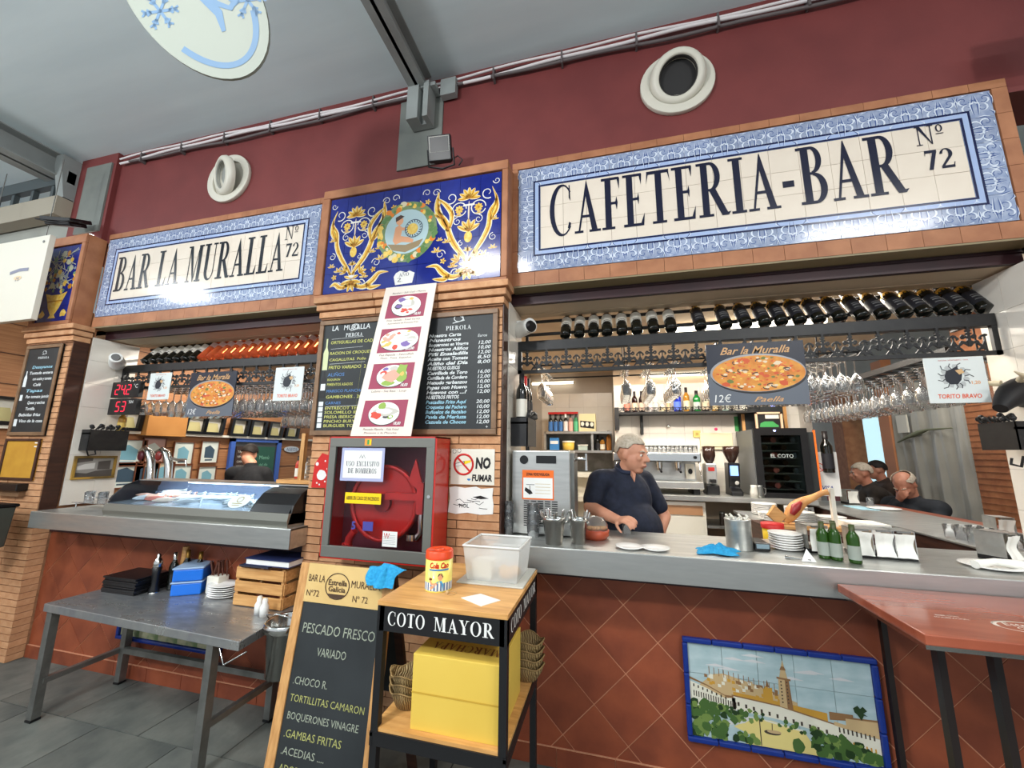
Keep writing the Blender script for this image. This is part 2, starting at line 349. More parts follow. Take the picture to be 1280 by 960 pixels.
# ceiling and its beams
struct(MB().box(-12, 8, -7, 10, 4.45, 4.55).build('ceiling', ceilm))
def beam(name, x, w_, z0, z1, y0=-7, y1=-.02):
    m = MB(); m.box(x-w_/2, x+w_/2, y0, y1, z0, z0+.012); m.box(x-.012, x+.012, y0, y1, z0, z1); m.box(x-w_/2, x+w_/2, y0, y1, z1-.012, z1)
    return struct(m.build(name, beamm))
beam('beam', -.76, .13, 4.28, 4.45)
beam('beam', -4.72, .24, 4.22, 4.45)
m = MB(); m.box(-.83, -.74, -.12, 0.0, 4.0, 4.3); m.box(-.70, -.66, -.12, 0.0, 4.0, 4.3); m.box(-.74, -.70, -.05, 0, 4.0, 4.3); m.box(-.83, -.62, -.10, 0, 4.27, 4.30)
m.box(-.60, -.48, -.05, 0, 4.22, 4.36)
struct(m.build('beam_bracket', beamm))
m = MB(); m.prism(Fr((-4.62, -.16, 4.42), (0, 1, 0), (0, 0, 1)), [(0, 0), (.14, 0), (.14, -.42), (.06, -.42), (.0, -.1)], 0, .10); struct(m.build('beam_bracket', beamm))
# front wall: red upper band, grey piers
wf = struct(MB().box(-4.02, 3.4, 0.02, .3, 3.50, 4.45).build('wall_front', redwall))
m = MB(); m.box(-.96, -.60, .008, .03, 3.70, 4.3); struct(m.build('wall_pier', greypaint))
m = MB(); m.box(-4.52, -4.02, -.02, .3, 3.46, 4.45); struct(m.build('wall_pier', redwall))
m = MB(); m.box(-4.40, -4.06, -.035, -.02, 3.62, 4.34); struct(m.build('wall_pier', greypaint))
# cable bundle along the red wall
cb = thing('cable_run', 'grey cable bundle clipped along the top of the red wall', 'cable', (-1.5, 0, 4.3))
for k, (dz, r, mm) in enumerate(((0, .012, 'a'), (.03, .009, 'a'), (-.028, .012, 'b'))):
    pts = []
    for i in range(0, 66):
        X = -3.98+i*.1; pts.append((X, -.012-.008*(k == 1), 4.335+dz+.014*math.sin(X*1.7+k)+.006*math.sin(X*7+k*2)))
    M('conduit_a', (214, 208, 208), .5); M('conduit_b', (92, 84, 84), .6)
    MB().tube(pts, r, 6).build('cable', MATS['conduit_'+mm], cb)
for i in range(13):
    x = -3.7+i*.5; MB().box(x, x+.012, -.03, .018, 4.285, 4.39).build('clip', MATS['conduit_b'], cb)
# brick piers
def pier(x0, x1, z1, lab):
    y0 = -.11; w_ = x1-x0; n = max(2, round(w_/.26)); bw = w_/n; bh = .0485
    core = struct(MB().box(x0+.004, x1-.004, y0+.012, .36, 0, z1).build('brick_pier', mortar))
    full = half = None; rows = int(z1/bh)
    for r in range(rows):
        off = (r % 2)*bw/2
        xs = [x0+off+k*bw for k in range(n if not off else n-1)]
        for x in xs:
            if full is None: full = o = MB().box(.003, bw-.003, y0, y0+.10, .003, bh-.003).build('brick', brick, core, local=True)
            else: o = full.copy(); COL.objects.link(o)
            o.location = (x, random.uniform(-.002, .001), r*bh)
        if off:
            for x in (x0, x1-bw/2):
                if half is None: half = o = MB().box(.003 if False else 0, bw/2-.003, y0, y0+.10, .003, bh-.003).build('brick', brick, core, local=True)
                else: o = half.copy(); COL.objects.link(o)
                o.location = (x, random.uniform(-.002, 0), r*bh)
    return core
pm = pier(-1.375, -.07, 2.52, 'm')
pl = pier(-4.50, -3.92, 2.52, 'l')
pr = pier(2.60, 3.02, 2.52, 'r')
# smooth brown side faces of the piers above the counter
for x in (-.07, -3.92): MB().box(x-.001, x+.006, -.105, .0, 1.0, 2.52).build('side_board', darkwood, pm if x > -1 else pl)
def corbel(core, x0, x1):
    for k, e in enumerate((.012, .028, .044)):
        z = 2.51+k*.05; n = max(1, round((x1-x0)/.4)); bw = (x1-x0+2*e)/n
        for i in range(n): MB().box(x0-e+i*bw+.002, x0-e+(i+1)*bw-.002, -.11-e, .0, z+.006, z+.048).build('corbel_brick', brick, core, bevel=.004)
    MB().box(x0, x1, -.11, .02, 2.505, 2.665).build('corbel_core', mortar, core)
corbel(pm, -1.40, -.07); corbel(pl, -4.50, -3.92); corbel(pr, 2.60, 3.02)
# header boxes over the openings (rolling shutter housings), soffits, inner ceilings
for x0, x1 in ((-3.92, -1.40), (-.07, 2.62)):
    m = MB(); m.box(x0, x1, .10, .13, 2.58, 2.72); m.box(x0, x1, .092, .10, 2.635, 2.642); struct(m.build('trim_1', maroon))
    struct(MB().box(x0, x1, .0, .13, 2.70, 3.5).build('wall_header', mortar))
    m = MB(); m.box(x0, x1, .13, .39, 2.585, 2.62); m.box(x0, x1, .30, .305, 2.58, 2.586); struct(m.build('soffit', M('soffit_board', (196, 176, 150), .6, c2=(184, 164, 138), scale=2)))
struct(MB().box(-4.6, 3.1, .39, 3.6, 2.75, 2.80).build('ceiling_inner', beige))
struct(MB().box(-4.6, 3.1, .39, .40, 2.62, 2.80).build('wall_riser', beige))
# white tiled side faces of the piers
def sidetiles(x, sgn, core, y0=.004, y1=.36, z0=1.13, z1=2.575):
    MB().box(min(x, x+sgn*.006), max(x, x+sgn*.006), y0, y1, z0, z1).build('side_grout', wgrout, core)
    nz = 7; h = (z1-z0)/nz
    for j in range(nz):
        for (a, b) in ((y0, .205), (.205, y1)):
            MB().box(min(x+sgn*.006, x+sgn*.012), max(x+sgn*.006, x+sgn*.012), a+.001, b-.001, z0+j*h+.001, z0+(j+1)*h-.001).build('white_tile', wtile, core)
sidetiles(-3.90, 1, pl); sidetiles(-.07, 1, pm); sidetiles(2.60+.0, -1, pr)
struct(MB().box(-.68, -.62, .40, 3.4, 0, 2.75).build('wall_inner', beige))
# terracotta counter fronts, laid diagonally
def clip(poly, x0, x1, z0, z1):
    for ax, v, s in ((0, x0, 1), (0, x1, -1), (1, z0, 1), (1, z1, -1)):
        out = []
        for i in range(len(poly)):
            a, b = poly[i-1], poly[i]; da, db = (a[ax]-v)*s, (b[ax]-v)*s
            if (da < 0) != (db < 0): t = da/(da-db); out.append((a[0]+(b[0]-a[0])*t, a[1]+(b[1]-a[1])*t))
            if db >= 0: out.append(b)
        poly = out
        if len(poly) < 3: return []
    return poly
def diag(name, x0, x1, z0, z1, ox, oz):
    wl = struct(MB().box(x0, x1, .006, .12, 0, 1.0).build(name, grout)); f = front(0, .006, 0); h = .165; full = None
    for i in range(-40, 40):
        for j in range(-8, 16):
            if (i+j) % 2: continue
            cx, cz = ox+i*h, oz+j*h; g = h-.0035
            p = [(cx+g, cz), (cx, cz+g), (cx-g, cz), (cx, cz-g)]; c = clip(p, x0, x1, z0, z1)
            if len(c) < 3: continue
            if all(abs(a[0]-b[0])+abs(a[1]-b[1]) < 1e-6 for a, b in zip(c, p)) and len(c) == 4:
                if full is None: full = o = MB().prism(f, [(g, 0), (0, g), (-g, 0), (0, -g)], 0, .003).build('terracotta_tile', terra, wl, local=True)
                else: o = full.copy(); COL.objects.link(o)
                o.location = (cx, random.uniform(-.0006, .0006), cz)
            else: MB().prism(f, c, 0, .003).build('terracotta_tile', terra, wl)
    struct(MB().box(x0, x1, -.012, .006, .93, 1.01).build('shade_board', maroon))  # dark board, its colour stands in for shade under the counter slab
    n = int((x1-x0)/.33)+1; bw = (x1-x0)/n
    bb = struct(MB().box(x0, x1, -.004, .006, 0, .088).build('baseboard_front', grout))
    for k in range(n): MB().box(x0+k*bw+.002, x0+(k+1)*bw-.002, -.010, -.003, 0, .084).build('skirting_tile', terra, bb)
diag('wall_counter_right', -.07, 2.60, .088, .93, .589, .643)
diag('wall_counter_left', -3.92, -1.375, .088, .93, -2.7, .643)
# inner back wall, white tiled
wb = struct(MB().box(.60, 2.72, 2.70, 2.82, 0, 2.75).build('wall_back', beige))
MB().box(.60, 2.72, 2.696, 2.70, .9, 2.45).build('tile_backing', wgrout, wb)
tilegrid(wb, .60, 1.05, 10, 7, .2, .2, 2.696, wtile, 'white_tile')
m = MB(); m.box(-.6, .62, 3.3, 3.4, 0, 2.75); m.box(.60, .66, 2.82, 3.3, 0, 2.75); wa = struct(m.build('wall_alcove', wgrout))
tilegrid(wa, -.42, 1.65, 5, 4, .2, .2, 3.3, wtile, 'white_tile')
# timber clad wall seen through the left opening and beyond the left pier
clad = M('cladding', (176, 124, 82), .55, c2=(158, 106, 68), scale=3, stretch=(1, 1, 26), bump=.2)
wl_ = struct(MB().box(-6.0, -5.8, -2.5, 8.5, 0, 3.3).build('wall_left', clad))
for i in range(9):
    MB().box(-5.802, -5.79, -2.5, 8.5, .30+i*.33, .306+i*.33).build('board_joint', darkwood, wl_)
struct(MB().box(-5.8, -5.72, -2.5, 8.5, 1.80, 1.835).build('trim_3', offw))
struct(MB().box(-5.8, -4.55, 7.5, 7.6, 0, 4.45).build('wall_end', M('far_wall', (150, 120, 92), .7)))
struct(MB().box(-12, -4.52, .0, .06, 3.28, 3.98).build('wall_lintel', M('lintel', (150, 152, 144), .6, c2=(140, 143, 136), scale=3)))
m = MB(); m.box(-12, -4.52, -.14, -.02, 3.80, 3.99); struct(m.build('beam', M('tan_beam', (156, 148, 132), .5)))
m = MB(); m.box(-12, -4.52, -.10, -.04, 4.16, 4.28)
for i in range(24): m.box(-4.75-i*.3, -4.71-i*.3, -.09, -.05, 3.99, 4.16)
struct(m.build('truss', M('truss_metal', (70, 78, 80), .5)))
# right-hand side beyond the bar leg: aisle with brick posts, plastic curtain and bright opening
XR = 4.2
def rp(u, v): p = at(u, v, X=XR); return (p.y, p.z)
struct(MB().box(XR+.9, XR+1.0, -2, 10, 0, 4.45).build('wall_right', M('right_wall', (158, 154, 146), .8, c2=(146, 142, 134), scale=2)))
c1 = struct(MB().box(XR-.12, XR+.15, 4.90, 5.20, 0, 2.7).build('post', M('post_brick', (172, 112, 72), .7, c2=(150, 92, 58), scale=12)))
struct(MB().box(XR-.06, XR+.06, 3.93, 4.14, 0, 2.9).build('post', M('orange_post', (204, 132, 88), .6)))
c3 = struct(MB().box(XR-.08, XR+.2, 2.22, 2.74, 0, 3.2).build('post', MATS['post_brick']))
for k in range(30): MB().box(XR-.086, XR-.079, 2.22, 2.74, .8+k*.06, .804+k*.06).build('mortar_line', mortar, c3)
struct(MB().box(XR-.12, XR+.0, 1.60, 2.0, 0, 3.2).build('post', M('weathered_post', (128, 108, 84), .8, c2=(104, 88, 68), scale=5)))
struct(MB().box(XR-.1, XR+.0, 2.02, 2.2, 0, 3.2).build('post', M('sage_post', (122, 128, 118), .6)))
m = MB(); m.box(XR-.04, XR+.04, 3.9, 5.2, 2.16, 2.22); struct(m.build('trim_4', M('blue_trim', (96, 120, 190), .5)))
# plastic rain curtain with a fold
cu = thing('plastic_curtain', 'grey translucent plastic rain curtain with a torn fold behind the seated customers', 'curtain', (XR, 3.3, 0))
pts = []; n = 40
m = MB(); vs = []
for i in range(n+1):
    for j in range(9):
        y = 2.76+1.16*i/n; z = .5+2.0*j/8; vs.append((XR+.03*math.sin(i*.55+j*.35)+.012*math.sin(i*1.7), y, z))
m.add(vs, [(i*9+j, (i+1)*9+j, (i+1)*9+j+1, i*9+j+1) for i in range(n) for j in range(8)], True)
m.build('sheet', M('curtain_plastic', (186, 184, 174), .35, c2=(168, 166, 156), scale=2, coat=.3), cu)
m = MB()
fl_ = [at(1122, 553, X=XR-.05), at(1135, 546, X=XR-.06), at(1148, 541, X=XR-.05), at(1160, 537, X=XR-.05), at(1190, 535, X=XR-.05)]
m.tube(fl_, .014, 6, rs=[.008, .02, .028, .012, .006]); m.build('fold', M('fold_tape', (128, 132, 104), .6), cu)
MB().box(XR-.06, XR-.04, 3.62, 3.80, 1.90, 2.12).build('patch', offw, cu)
# bright doorway between posts: daylight-lit white stall room behind
struct(MB().box(XR+.55, XR+.6, 3.6, 6.6, .9, 2.3).build('window_1', M('lit_room', (196, 236, 244), .5, emis=.85)))
struct(MB().box(XR+.3, XR+.36, 3.6, 6.6, 0, 1.02).build('wall_low', M('low_red', (150, 50, 50), .6)))
# ================================================================== TILE SIGNS
def motif_mesh(T, seed):
    """scroll ornament painted on one border tile, symmetric about its middle"""
    f = front(0, -.0086, 0); m = MB()
    for s in (1, -1):
        def P(x, y): return (T/2+s*x*T, y*T)
        for (cx, cy, r, tn, a0) in ((.20, .58, .19, 1.6, -90), (.30, .26, .15, -1.5, 90), (.08, .30, .09, 1.4, 40)):
            p = []
            for i in range(12):
                t = i/11; a = math.radians(a0)+tn*PI*t*1.2; rr = r*(1-.75*t); p.append(P(cx+rr*math.cos(a), cy+rr*math.sin(a)))
            m.mat(0).stroke(f, p, .04*T, .0, prof=lambda t: 1.1-.6*t)
            m.mat(1).stroke(f, [(x, y+.035*T) for x, y in p[:7]], .06*T, .0002, prof=lambda t: math.sin(PI*min(1, t+.1)))
        for (x0, y0, x1, y1) in ((.02, .1, .06, .9), (.42, .05, .48, .55), (.36, .75, .48, .95), (.1, .05, .3, .08)):
            m.mat(0).stroke(f, [P(x0, y0), P((x0+x1)/2+.05, (y0+y1)/2), P(x1, y1)], .045*T, .0001, prof=lambda t: math.sin(PI*t)+.15)
            m.mat(1).stroke(f, [P(x0+.03, y0), P((x0+x1)/2+.09, (y0+y1)/2), P(x1+.02, y1)], .04*T, .0003, prof=lambda t: math.sin(PI*t))
    return m
def tile_sign(name, label, x0, z0, nx, T, word, letters, wd, lx, num_x):
    s = thing(name, label, 'sign', (x0+nx*T/2, 0, z0)); nz = 5; TZ = .15
    MB().box(x0-.03, x0+nx*T+.03, .001, .02, z0-.03, z0+nz*TZ+.03).build('backing', mortar, s)
    inner = lambda i, j: not (0 < i < nx-1 and 0 < j < nz-1)
    tilegrid(s, x0, z0, nx, nz, T, TZ, .0, cream, 'tile', skip=inner)
    b = tilegrid(s, x0, z0, nx, nz, T, TZ, .0, vary(M('border_glaze', (158, 168, 190), .13, c2=(132, 146, 176), scale=26), .06), 'border_tile', skip=lambda i, j: not inner(i, j))
    mot = None
    for (i, j), o in b.items():
        if mot is None: q = mot = motif_mesh(T, 1).build('scroll_motif', [blueglz, M('motif_white', (208, 216, 228), .14)], o, local=True)
        else: q = mot.copy(); COL.objects.link(q); q.parent = o
        if (i in (0, nx-1)) and 0 < j < 4:
            q.rotation_euler = (0, PI/2 if i == 0 else -PI/2, 0); q.location = (0, 0, TZ) if i == 0 else (T, 0, 0)
        elif j == 0: q.rotation_euler = (0, 0, 0)
        elif j == 4: q.scale = (1, 1, -1); q.location = (0, 0, TZ)
    # double blue line
    m = MB(); f = front(x0, -.0088, z0); W_, H_ = nx*T, nz*TZ
    for e, t, mi in ((.104, .046, 1), (.102, .011, 0), (.137, .012, 0)):
        m.mat(mi); zz = .0002 if mi == 0 else 0
        for (a, b_, c, d) in ((e, W_-e, e, e+t), (e, W_-e, H_-e-t, H_-e), (e, e+t, e, H_-e), (W_-e-t, W_-e, e, H_-e)): zz += .00006; m.prism(f, [(a, c), (b_, c), (b_, d), (a, d)], zz, zz)
    m.build('border_line', [navy, M('line_pale', (160, 178, 214), .14)], s)
    MB().serif(f, word, lx, .225, .36 if nx > 16 else .33, .0012, wd=wd).build('lettering', letters, s)
    m = MB(); m.serif(f, 'Nº', num_x, .485, .115, .0012, sx=.95); m.serif(f, '72', num_x+.02, .335, .115, .0012, sx=.98); m.build('number', letters, s)
    return s
letm = M('letter_glaze', (20, 22, 48), .18)
tile_sign('tile_sign', 'large blue-bordered ceramic tile sign with navy letters CAFETERIA-BAR over the right opening', 0, 2.76, 17, .15, 'CAFETERIA-BAR', letm, 1.92, .205, 2.20)
tile_sign('tile_sign', 'blue-bordered ceramic tile sign with letters BAR LA MURALLA over the left opening', -3.91, 2.76, 16, .145, 'BAR LA MURALLA', M('letter_glaze_grey', (34, 38, 46), .18), 1.84, .17, 2.0)
# brown tile frames round the signs
def signframe(x0, x1, sx0, sx1):
    s = struct(MB().box(x0, x1, .004, .11, 2.665, 3.56).build('wall_sign_surround', mortar))
    def strip(a, b, c, d, n, hor):
        for k in range(n):
            if hor: w_ = (b-a)/n; MB().box(a+k*w_+.001, a+(k+1)*w_-.001, -.012, .004, c+.001, d-.001).build('frame_tile', frametile, s)
            else: h = (d-c)/n; MB().box(a+.001, b-.001, -.012, .004, c+k*h+.001, c+(k+1)*h-.001).build('frame_tile', frametile, s)
    n = int((x1-x0)/.15)
    strip(x0, x1, 3.515, 3.565, n, True); strip(x0, x1, 2.665, 2.755, n, True)
    if sx0-x0 > .01: strip(x0, sx0-.004, 2.755, 3.515, 5, False)
    if x1-sx1 > .01: strip(sx1+.004, x1, 2.755, 3.515, 5, False)
    MB().box(x0, x1, -.010, .10, 2.655, 2.665).build('drip_edge', M('olive_metal', (132, 118, 88), .5), s)
signframe(-.045, 2.62, 0, 2.55); signframe(-3.92, -1.45, -3.91, -1.59)
# middle ornamental panel
PX0, PX1, PZ0, PZ1, PY = -1.39, -.085, 2.685, 3.425, -.125
pn = thing('ornamental_mural', 'cobalt tile panel with yellow scrolls and a round medallion above the menus', 'tile panel', ((PX0+PX1)/2, PY, PZ0))
MB().box(PX0-.06, PX1+.045, PY+.004, .0, PZ0-.045, PZ1+.07).build('backing', frametile, pn)
m = MB()
for a, b, c, d in ((PX0-.062, PX1+.047, PZ0-.047, PZ0-.006), (PX0-.062, PX1+.047, PZ1+.006, PZ1+.072), (PX0-.062, PX0-.006, PZ0-.006, PZ1+.006), (PX1+.006, PX1+.047, PZ0-.006, PZ1+.006)): m.box(a, b, PY-.022, PY+.004, c, d)
m.build('frame', frametile, pn, bevel=.006)
nx, nz = 9, 5; tilegrid(pn, PX0, PZ0, nx, nz, (PX1-PX0)/nx, (PZ1-PZ0)/nz, PY, cobalt)
pf = front(PX0, PY-.0088, PZ0); PW, PH = PX1-PX0, PZ1-PZ0
m = MB()
leaf = lambda t: max(.05, math.sin(PI*(.12+.86*t)))
def curl(cx, cy, r, a0, turns, w_, s, mi=2, z=.0003):
    p = []
    for i in range(16):
        t = i/15; a = math.radians(a0)+turns*2*PI*t; rr = r*(1-.72*t); p.append((PW/2+s*(cx+rr*math.cos(a)), cy+rr*math.sin(a)))
    m.mat(mi).stroke(pf, p, w_, z, w2=w_*.5)
def lf(pts, w_, s, mi=0, z=.0004, white=True):
    q = [(PW/2+s*x, y) for x, y in pts]
    # smooth through the points
    out = []
    for i in range(len(q)-1):
        p0 = q[max(i-1, 0)]; p1 = q[i]; p2 = q[i+1]; p3 = q[min(i+2, len(q)-1)]
        for k in range(5):
            t = k/5; out.append(tuple(.5*((2*p1[d])+(-p0[d]+p2[d])*t+(2*p0[d]-5*p1[d]+4*p2[d]-p3[d])*t*t+(-p0[d]+3*p1[d]-3*p2[d]+p3[d])*t**3) for d in (0, 1)))
    out.append(q[-1])
    if white: m.mat(2).stroke(pf, out, w_*1.35, z-.0001, prof=leaf)
    m.mat(mi).stroke(pf, out, w_, z, prof=leaf); m.mat(1).stroke(pf, [(x+w_*.12, y-w_*.1) for x, y in out], w_*.3, z+.0001, prof=leaf)
def flower(cx, cy, r, s, n=6):
    for k in range(n):
        a = 2*PI*k/n; m.mat(0).ell(pf, PW/2+s*(cx+r*.6*math.cos(a)), cy+r*.6*math.sin(a), r*.42, r*.26, .0005, n=8, rot=a*s)
    m.mat(1).ell(pf, PW/2+s*cx, cy, r*.25, r*.25, .0006, n=8)
def petalfan(cx, cy, r, s, a0=20, a1=160, n=5, mi=0):
    for k in range(n):
        a = math.radians(a0+(a1-a0)*k/(n-1)); lf([(cx, cy), (cx+r*.6*math.cos(a), cy+r*.6*math.sin(a)), (cx+r*math.cos(a), cy+r*math.sin(a))], r*.28, s, mi)
for s in (1, -1):
    m = MB(); X = .43  # axis of the candelabrum
    petalfan(X, .085, .085, s, 195, 345, 6); petalfan(X, .10, .06, s, 20, 160, 4)
    lf([(X, .06), (X-.1, .03), (X-.17, .07), (X-.22, .12), (X-.29, .12)], .035, s); lf([(X-.12, .05), (X-.16, .02), (X-.24, .03)], .028, s)
    lf([(X, .06), (X+.08, .04), (X+.13, .07), (X+.17, .05)], .03, s); curl(X+.1, .05, .035, 0, 1.1, .007, s); curl(X-.08, .06, .03, 180, -1.1, .007, s)
    m.mat(2).ell(pf, PW/2+s*X, .115, .02, .012, .0006, n=12)
    lf([(X, .12), (X-.03, .17), (X-.09, .25), (X-.13, .33), (X-.16, .43), (X-.22, .52), (X-.20, .60)], .035, s)
    lf([(X-.14, .36), (X-.19, .44), (X-.23, .55), (X-.22, .66)], .04, s); lf([(X-.13, .38), (X-.12, .48), (X-.17, .56), (X-.24, .62)], .03, s); lf([(X-.17, .45), (X-.26, .50), (X-.32, .56), (X-.36, .62)], .02, s)
    lf([(X, .12), (X+.04, .18), (X+.10, .27), (X+.14, .36), (X+.15, .46), (X+.19, .54), (X+.16, .64)], .03, s); lf([(X+.15, .4), (X+.19, .48), (X+.19, .58)], .03, s)
    lf([(X, .15), (X, .24)], .012, s, 2, white=False); petalfan(X, .20, .035, s); m.mat(0).ell(pf, PW/2+s*X, .30, .028, .04, .0005, n=12); petalfan(X, .34, .09, s, 30, 150, 5)
    lf([(X, .42), (X, .56)], .012, s, 2, white=False); petalfan(X, .58, .08, s, 0, 180, 7); m.mat(2).stroke(pf, [(PW/2+s*(X-.04), .53), (PW/2+s*(X+.04), .53)], .014, .0006)
    for d in (-.068, .068): 
        flower(X+d, .505, .03, s, 8); m.mat(2).stroke(pf, [(PW/2+s*(X+d+.05*math.cos(a*.35)), .505+.05*math.sin(a*.35)) for a in range(18)], .007, .0004)
        curl(X+d*1.9, .60, .045, -60 if d > 0 else 240, -1.0 if d > 0 else 1.0, .008, s)
    for (cx, cy, r, a0, tn) in ((X-.08, .42, .03, 90, 1.2), (X+.07, .42, .03, 90, -1.2), (X-.19, .20, .035, 0, 1.2), (X-.24, .66, .03, 0, 1.2), (X+.19, .68, .025, 180, 1.1), (X-.31, .67, .03, 200, -1.1), (X+.06, .20, .028, 0, -1.2), (X+.17, .28, .028, 90, 1.2), (X-.05, .26, .02, 90, 1.1)): curl(cx, cy, r, a0, tn, .006, s)
    for (cx, cy, r) in ((X-.10, .10, .028), (X+.11, .16, .03), (X+.17, .20, .024), (X-.15, .28, .026), (X-.20, .30, .02), (X-.22, .22, .03), (X+.18, .40, .022), (X-.07, .46, .02), (X+.07, .46, .02), (X-.29, .45, .024)): petalfan(cx, cy, r*1.3, s, 10, 170, 4)
    for (cx, cy) in ((X+.14, .12), (X-.17, .15), (X-.30, .60)): flower(cx, cy, .022, s, 5)
    petalfan(X-.06, .14, .06, s, 90, 200, 4); petalfan(X+.05, .15, .05, s, -10, 100, 4)
    m.build('painted_scrolls', [gold, goldd, M('scroll_white', (226, 222, 214), .14)], pn)
# medallion
m = MB(); cx, cy = PW/2-.02, .40
m.mat(0).ell(pf, cx, cy, .225, .225, .0007, n=36)
m.mat(1).ell(pf, cx, cy, .165, .165, .0024, n=32)
cols = [2, 3, 4, 5, 3, 2]
for k in range(70):
    a = 2*PI*k/70+random.uniform(-.05, .05); r = .196+random.uniform(-.022, .022)
    m.mat(random.choice((2, 2, 3, 4, 5, 2, 3))).blob(pf, cx+r*math.cos(a), cy+r*math.sin(a), random.uniform(.012, .024), .0010+k*.00001, 8, .2)
m.mat(6).prism(pf, [(cx-.14, cy-.08), (cx+.0, cy-.10), (cx+.13, cy-.07), (cx+.10, cy-.12), (cx, cy-.155), (cx-.1, cy-.13)], .0026, .0026)
# seated child holding a sun disc
m.mat(7).prism(pf, [(cx-.10, cy-.06), (cx-.085, cy+.04), (cx-.055, cy+.055), (cx-.03, cy+.03), (cx-.04, cy-.03), (cx+.02, cy-.045), (cx+.06, cy-.07), (cx+.05, cy-.09), (cx-.03, cy-.075), (cx-.08, cy-.09)], .0028, .0028)
m.mat(7).ell(pf, cx-.055, cy+.085, .028, .032, .0029, n=14); m.mat(8).prism(pf, [(cx-.085, cy+.08), (cx-.088, cy+.115), (cx-.05, cy+.13), (cx-.02, cy+.115), (cx-.045, cy+.1), (cx-.065, cy+.09)], .003, .003)
m.mat(7).stroke(pf, [(cx-.07, cy+.03), (cx-.02, cy+.02), (cx+.02, cy+.03)], .022, .0031)
m.mat(1).ell(pf, cx+.055, cy+.015, .068, .068, .0032, n=24); m.mat(9).ring(pf, cx+.055, cy+.015, .062, .067, .0032, .0036, 28); m.mat(3).ell(pf, cx+.045, cy+.012, .042, .042, .0036, n=20)
for k in range(18):
    a = 2*PI*k/18; m.mat(9).stroke(pf, [(cx+.055+.046*math.cos(a), cy+.015+.046*math.sin(a)), (cx+.055+.06*math.cos(a+.12), cy+.015+.06*math.sin(a+.12))], .006, .0038)
m.build('medallion', [M('medallion_green', (120, 140, 96), .2), M('medallion_sky', (176, 200, 204), .2), M('garland_green', (92, 128, 74), .2), gold, M('garland_orange', (222, 128, 48), .2), M('garland_white', (214, 204, 170), .2), M('medallion_earth', (150, 130, 98), .2), M('medallion_flesh', (222, 160, 120), .2), M('medallion_hair', (74, 50, 40), .2), navy], pn)
m = MB(); m.mat(0).prism(pf, [(cx-.075, .075), (cx-.06, .015), (cx+.065, .02), (cx+.08, .09), (cx+.04, .11), (cx+.02, .10), (cx-.03, .115), (cx-.06, .10)], .0012, .0012)
m.mat(1).serif(pf, 'ANO', cx-.035, .073, .024, .0016, wd=.075); m.stroke(pf, [(cx-.008, .101), (cx+.012, .103)], .003, .0016); m.serif(pf, '2.000', cx-.045, .035, .03, .0016, wd=.09)
_ = m.build('year_plaque', [wglz, navy], pn)
# vase panel on the left pier
vp = thing('ornamental_mural', 'narrow blue tile panel with a yellow vase of flowers on the left brick pier', 'tile panel', (-4.21, -.13, 2.69))
vx0, vx1, vz0, vz1 = -4.43, -4.01, 2.70, 3.42
MB().box(vx0-.06, vx1+.05, -.126, .0, vz0-.04, vz1+.09).build('backing', frametile, vp)
m = MB()
for a, b, c, d in ((vx0-.06, vx1+.05, vz0-.04, vz0-.005), (vx0-.06, vx1+.05, vz1+.005, vz1+.09), (vx0-.06, vx0-.005, vz0-.005, vz1+.005), (vx1+.005, vx1+.05, vz0-.005, vz1+.005)): m.box(a, b, -.148, -.126, c, d)
m.build('frame', frametile, vp, bevel=.005)
tilegrid(vp, vx0, vz0, 3, 5, .14, .144, -.126, cobalt); f = front(vx0, -.1348, vz0); m = MB(); c = .21
m.mat(0).prism(f, [(c-.05, .03), (c+.05, .03), (c+.025, .06), (c+.07, .12), (c+.10, .19), (c+.14, .27), (c+.06, .25), (c-.06, .25), (c-.14, .27), (c-.10, .19), (c-.07, .12), (c-.025, .06)], .0002, .0002)
m.mat(1).stroke(f, [(c-.1, .19), (c+.1, .19)], .012, .0004)
for k in range(60):
    a = random.uniform(0, PI); r = random.uniform(.05, .36); x, y = c+min(.19, .6*r)*math.cos(a)*1.1, .27+r*math.sin(a)*1.15
    if y < .70: m.mat(random.choice((0, 2, 2, 3, 4, 1))).blob(f, x, y, random.uniform(.012, .03), .0004+k*.00001, 8, .3)
for s in (-1, 1): m.mat(0).blob(f, c+s*.14, .07, .035, .0004, 8, .3)
for k in range(26): m.mat(2).stroke(f, [(random.uniform(.02, .40), random.uniform(.3, .7)), (random.uniform(.02, .40), random.uniform(.3, .7))][:1]*1+[(c+random.uniform(-.18, .18), random.uniform(.3, .68))], .006, .0003)
m.build('painted_vase', [gold, goldd, M('flower_pale', (196, 196, 170), .16), M('flower_green', (110, 140, 110), .16), M('flower_grey', (128, 140, 150), .16)], vp)
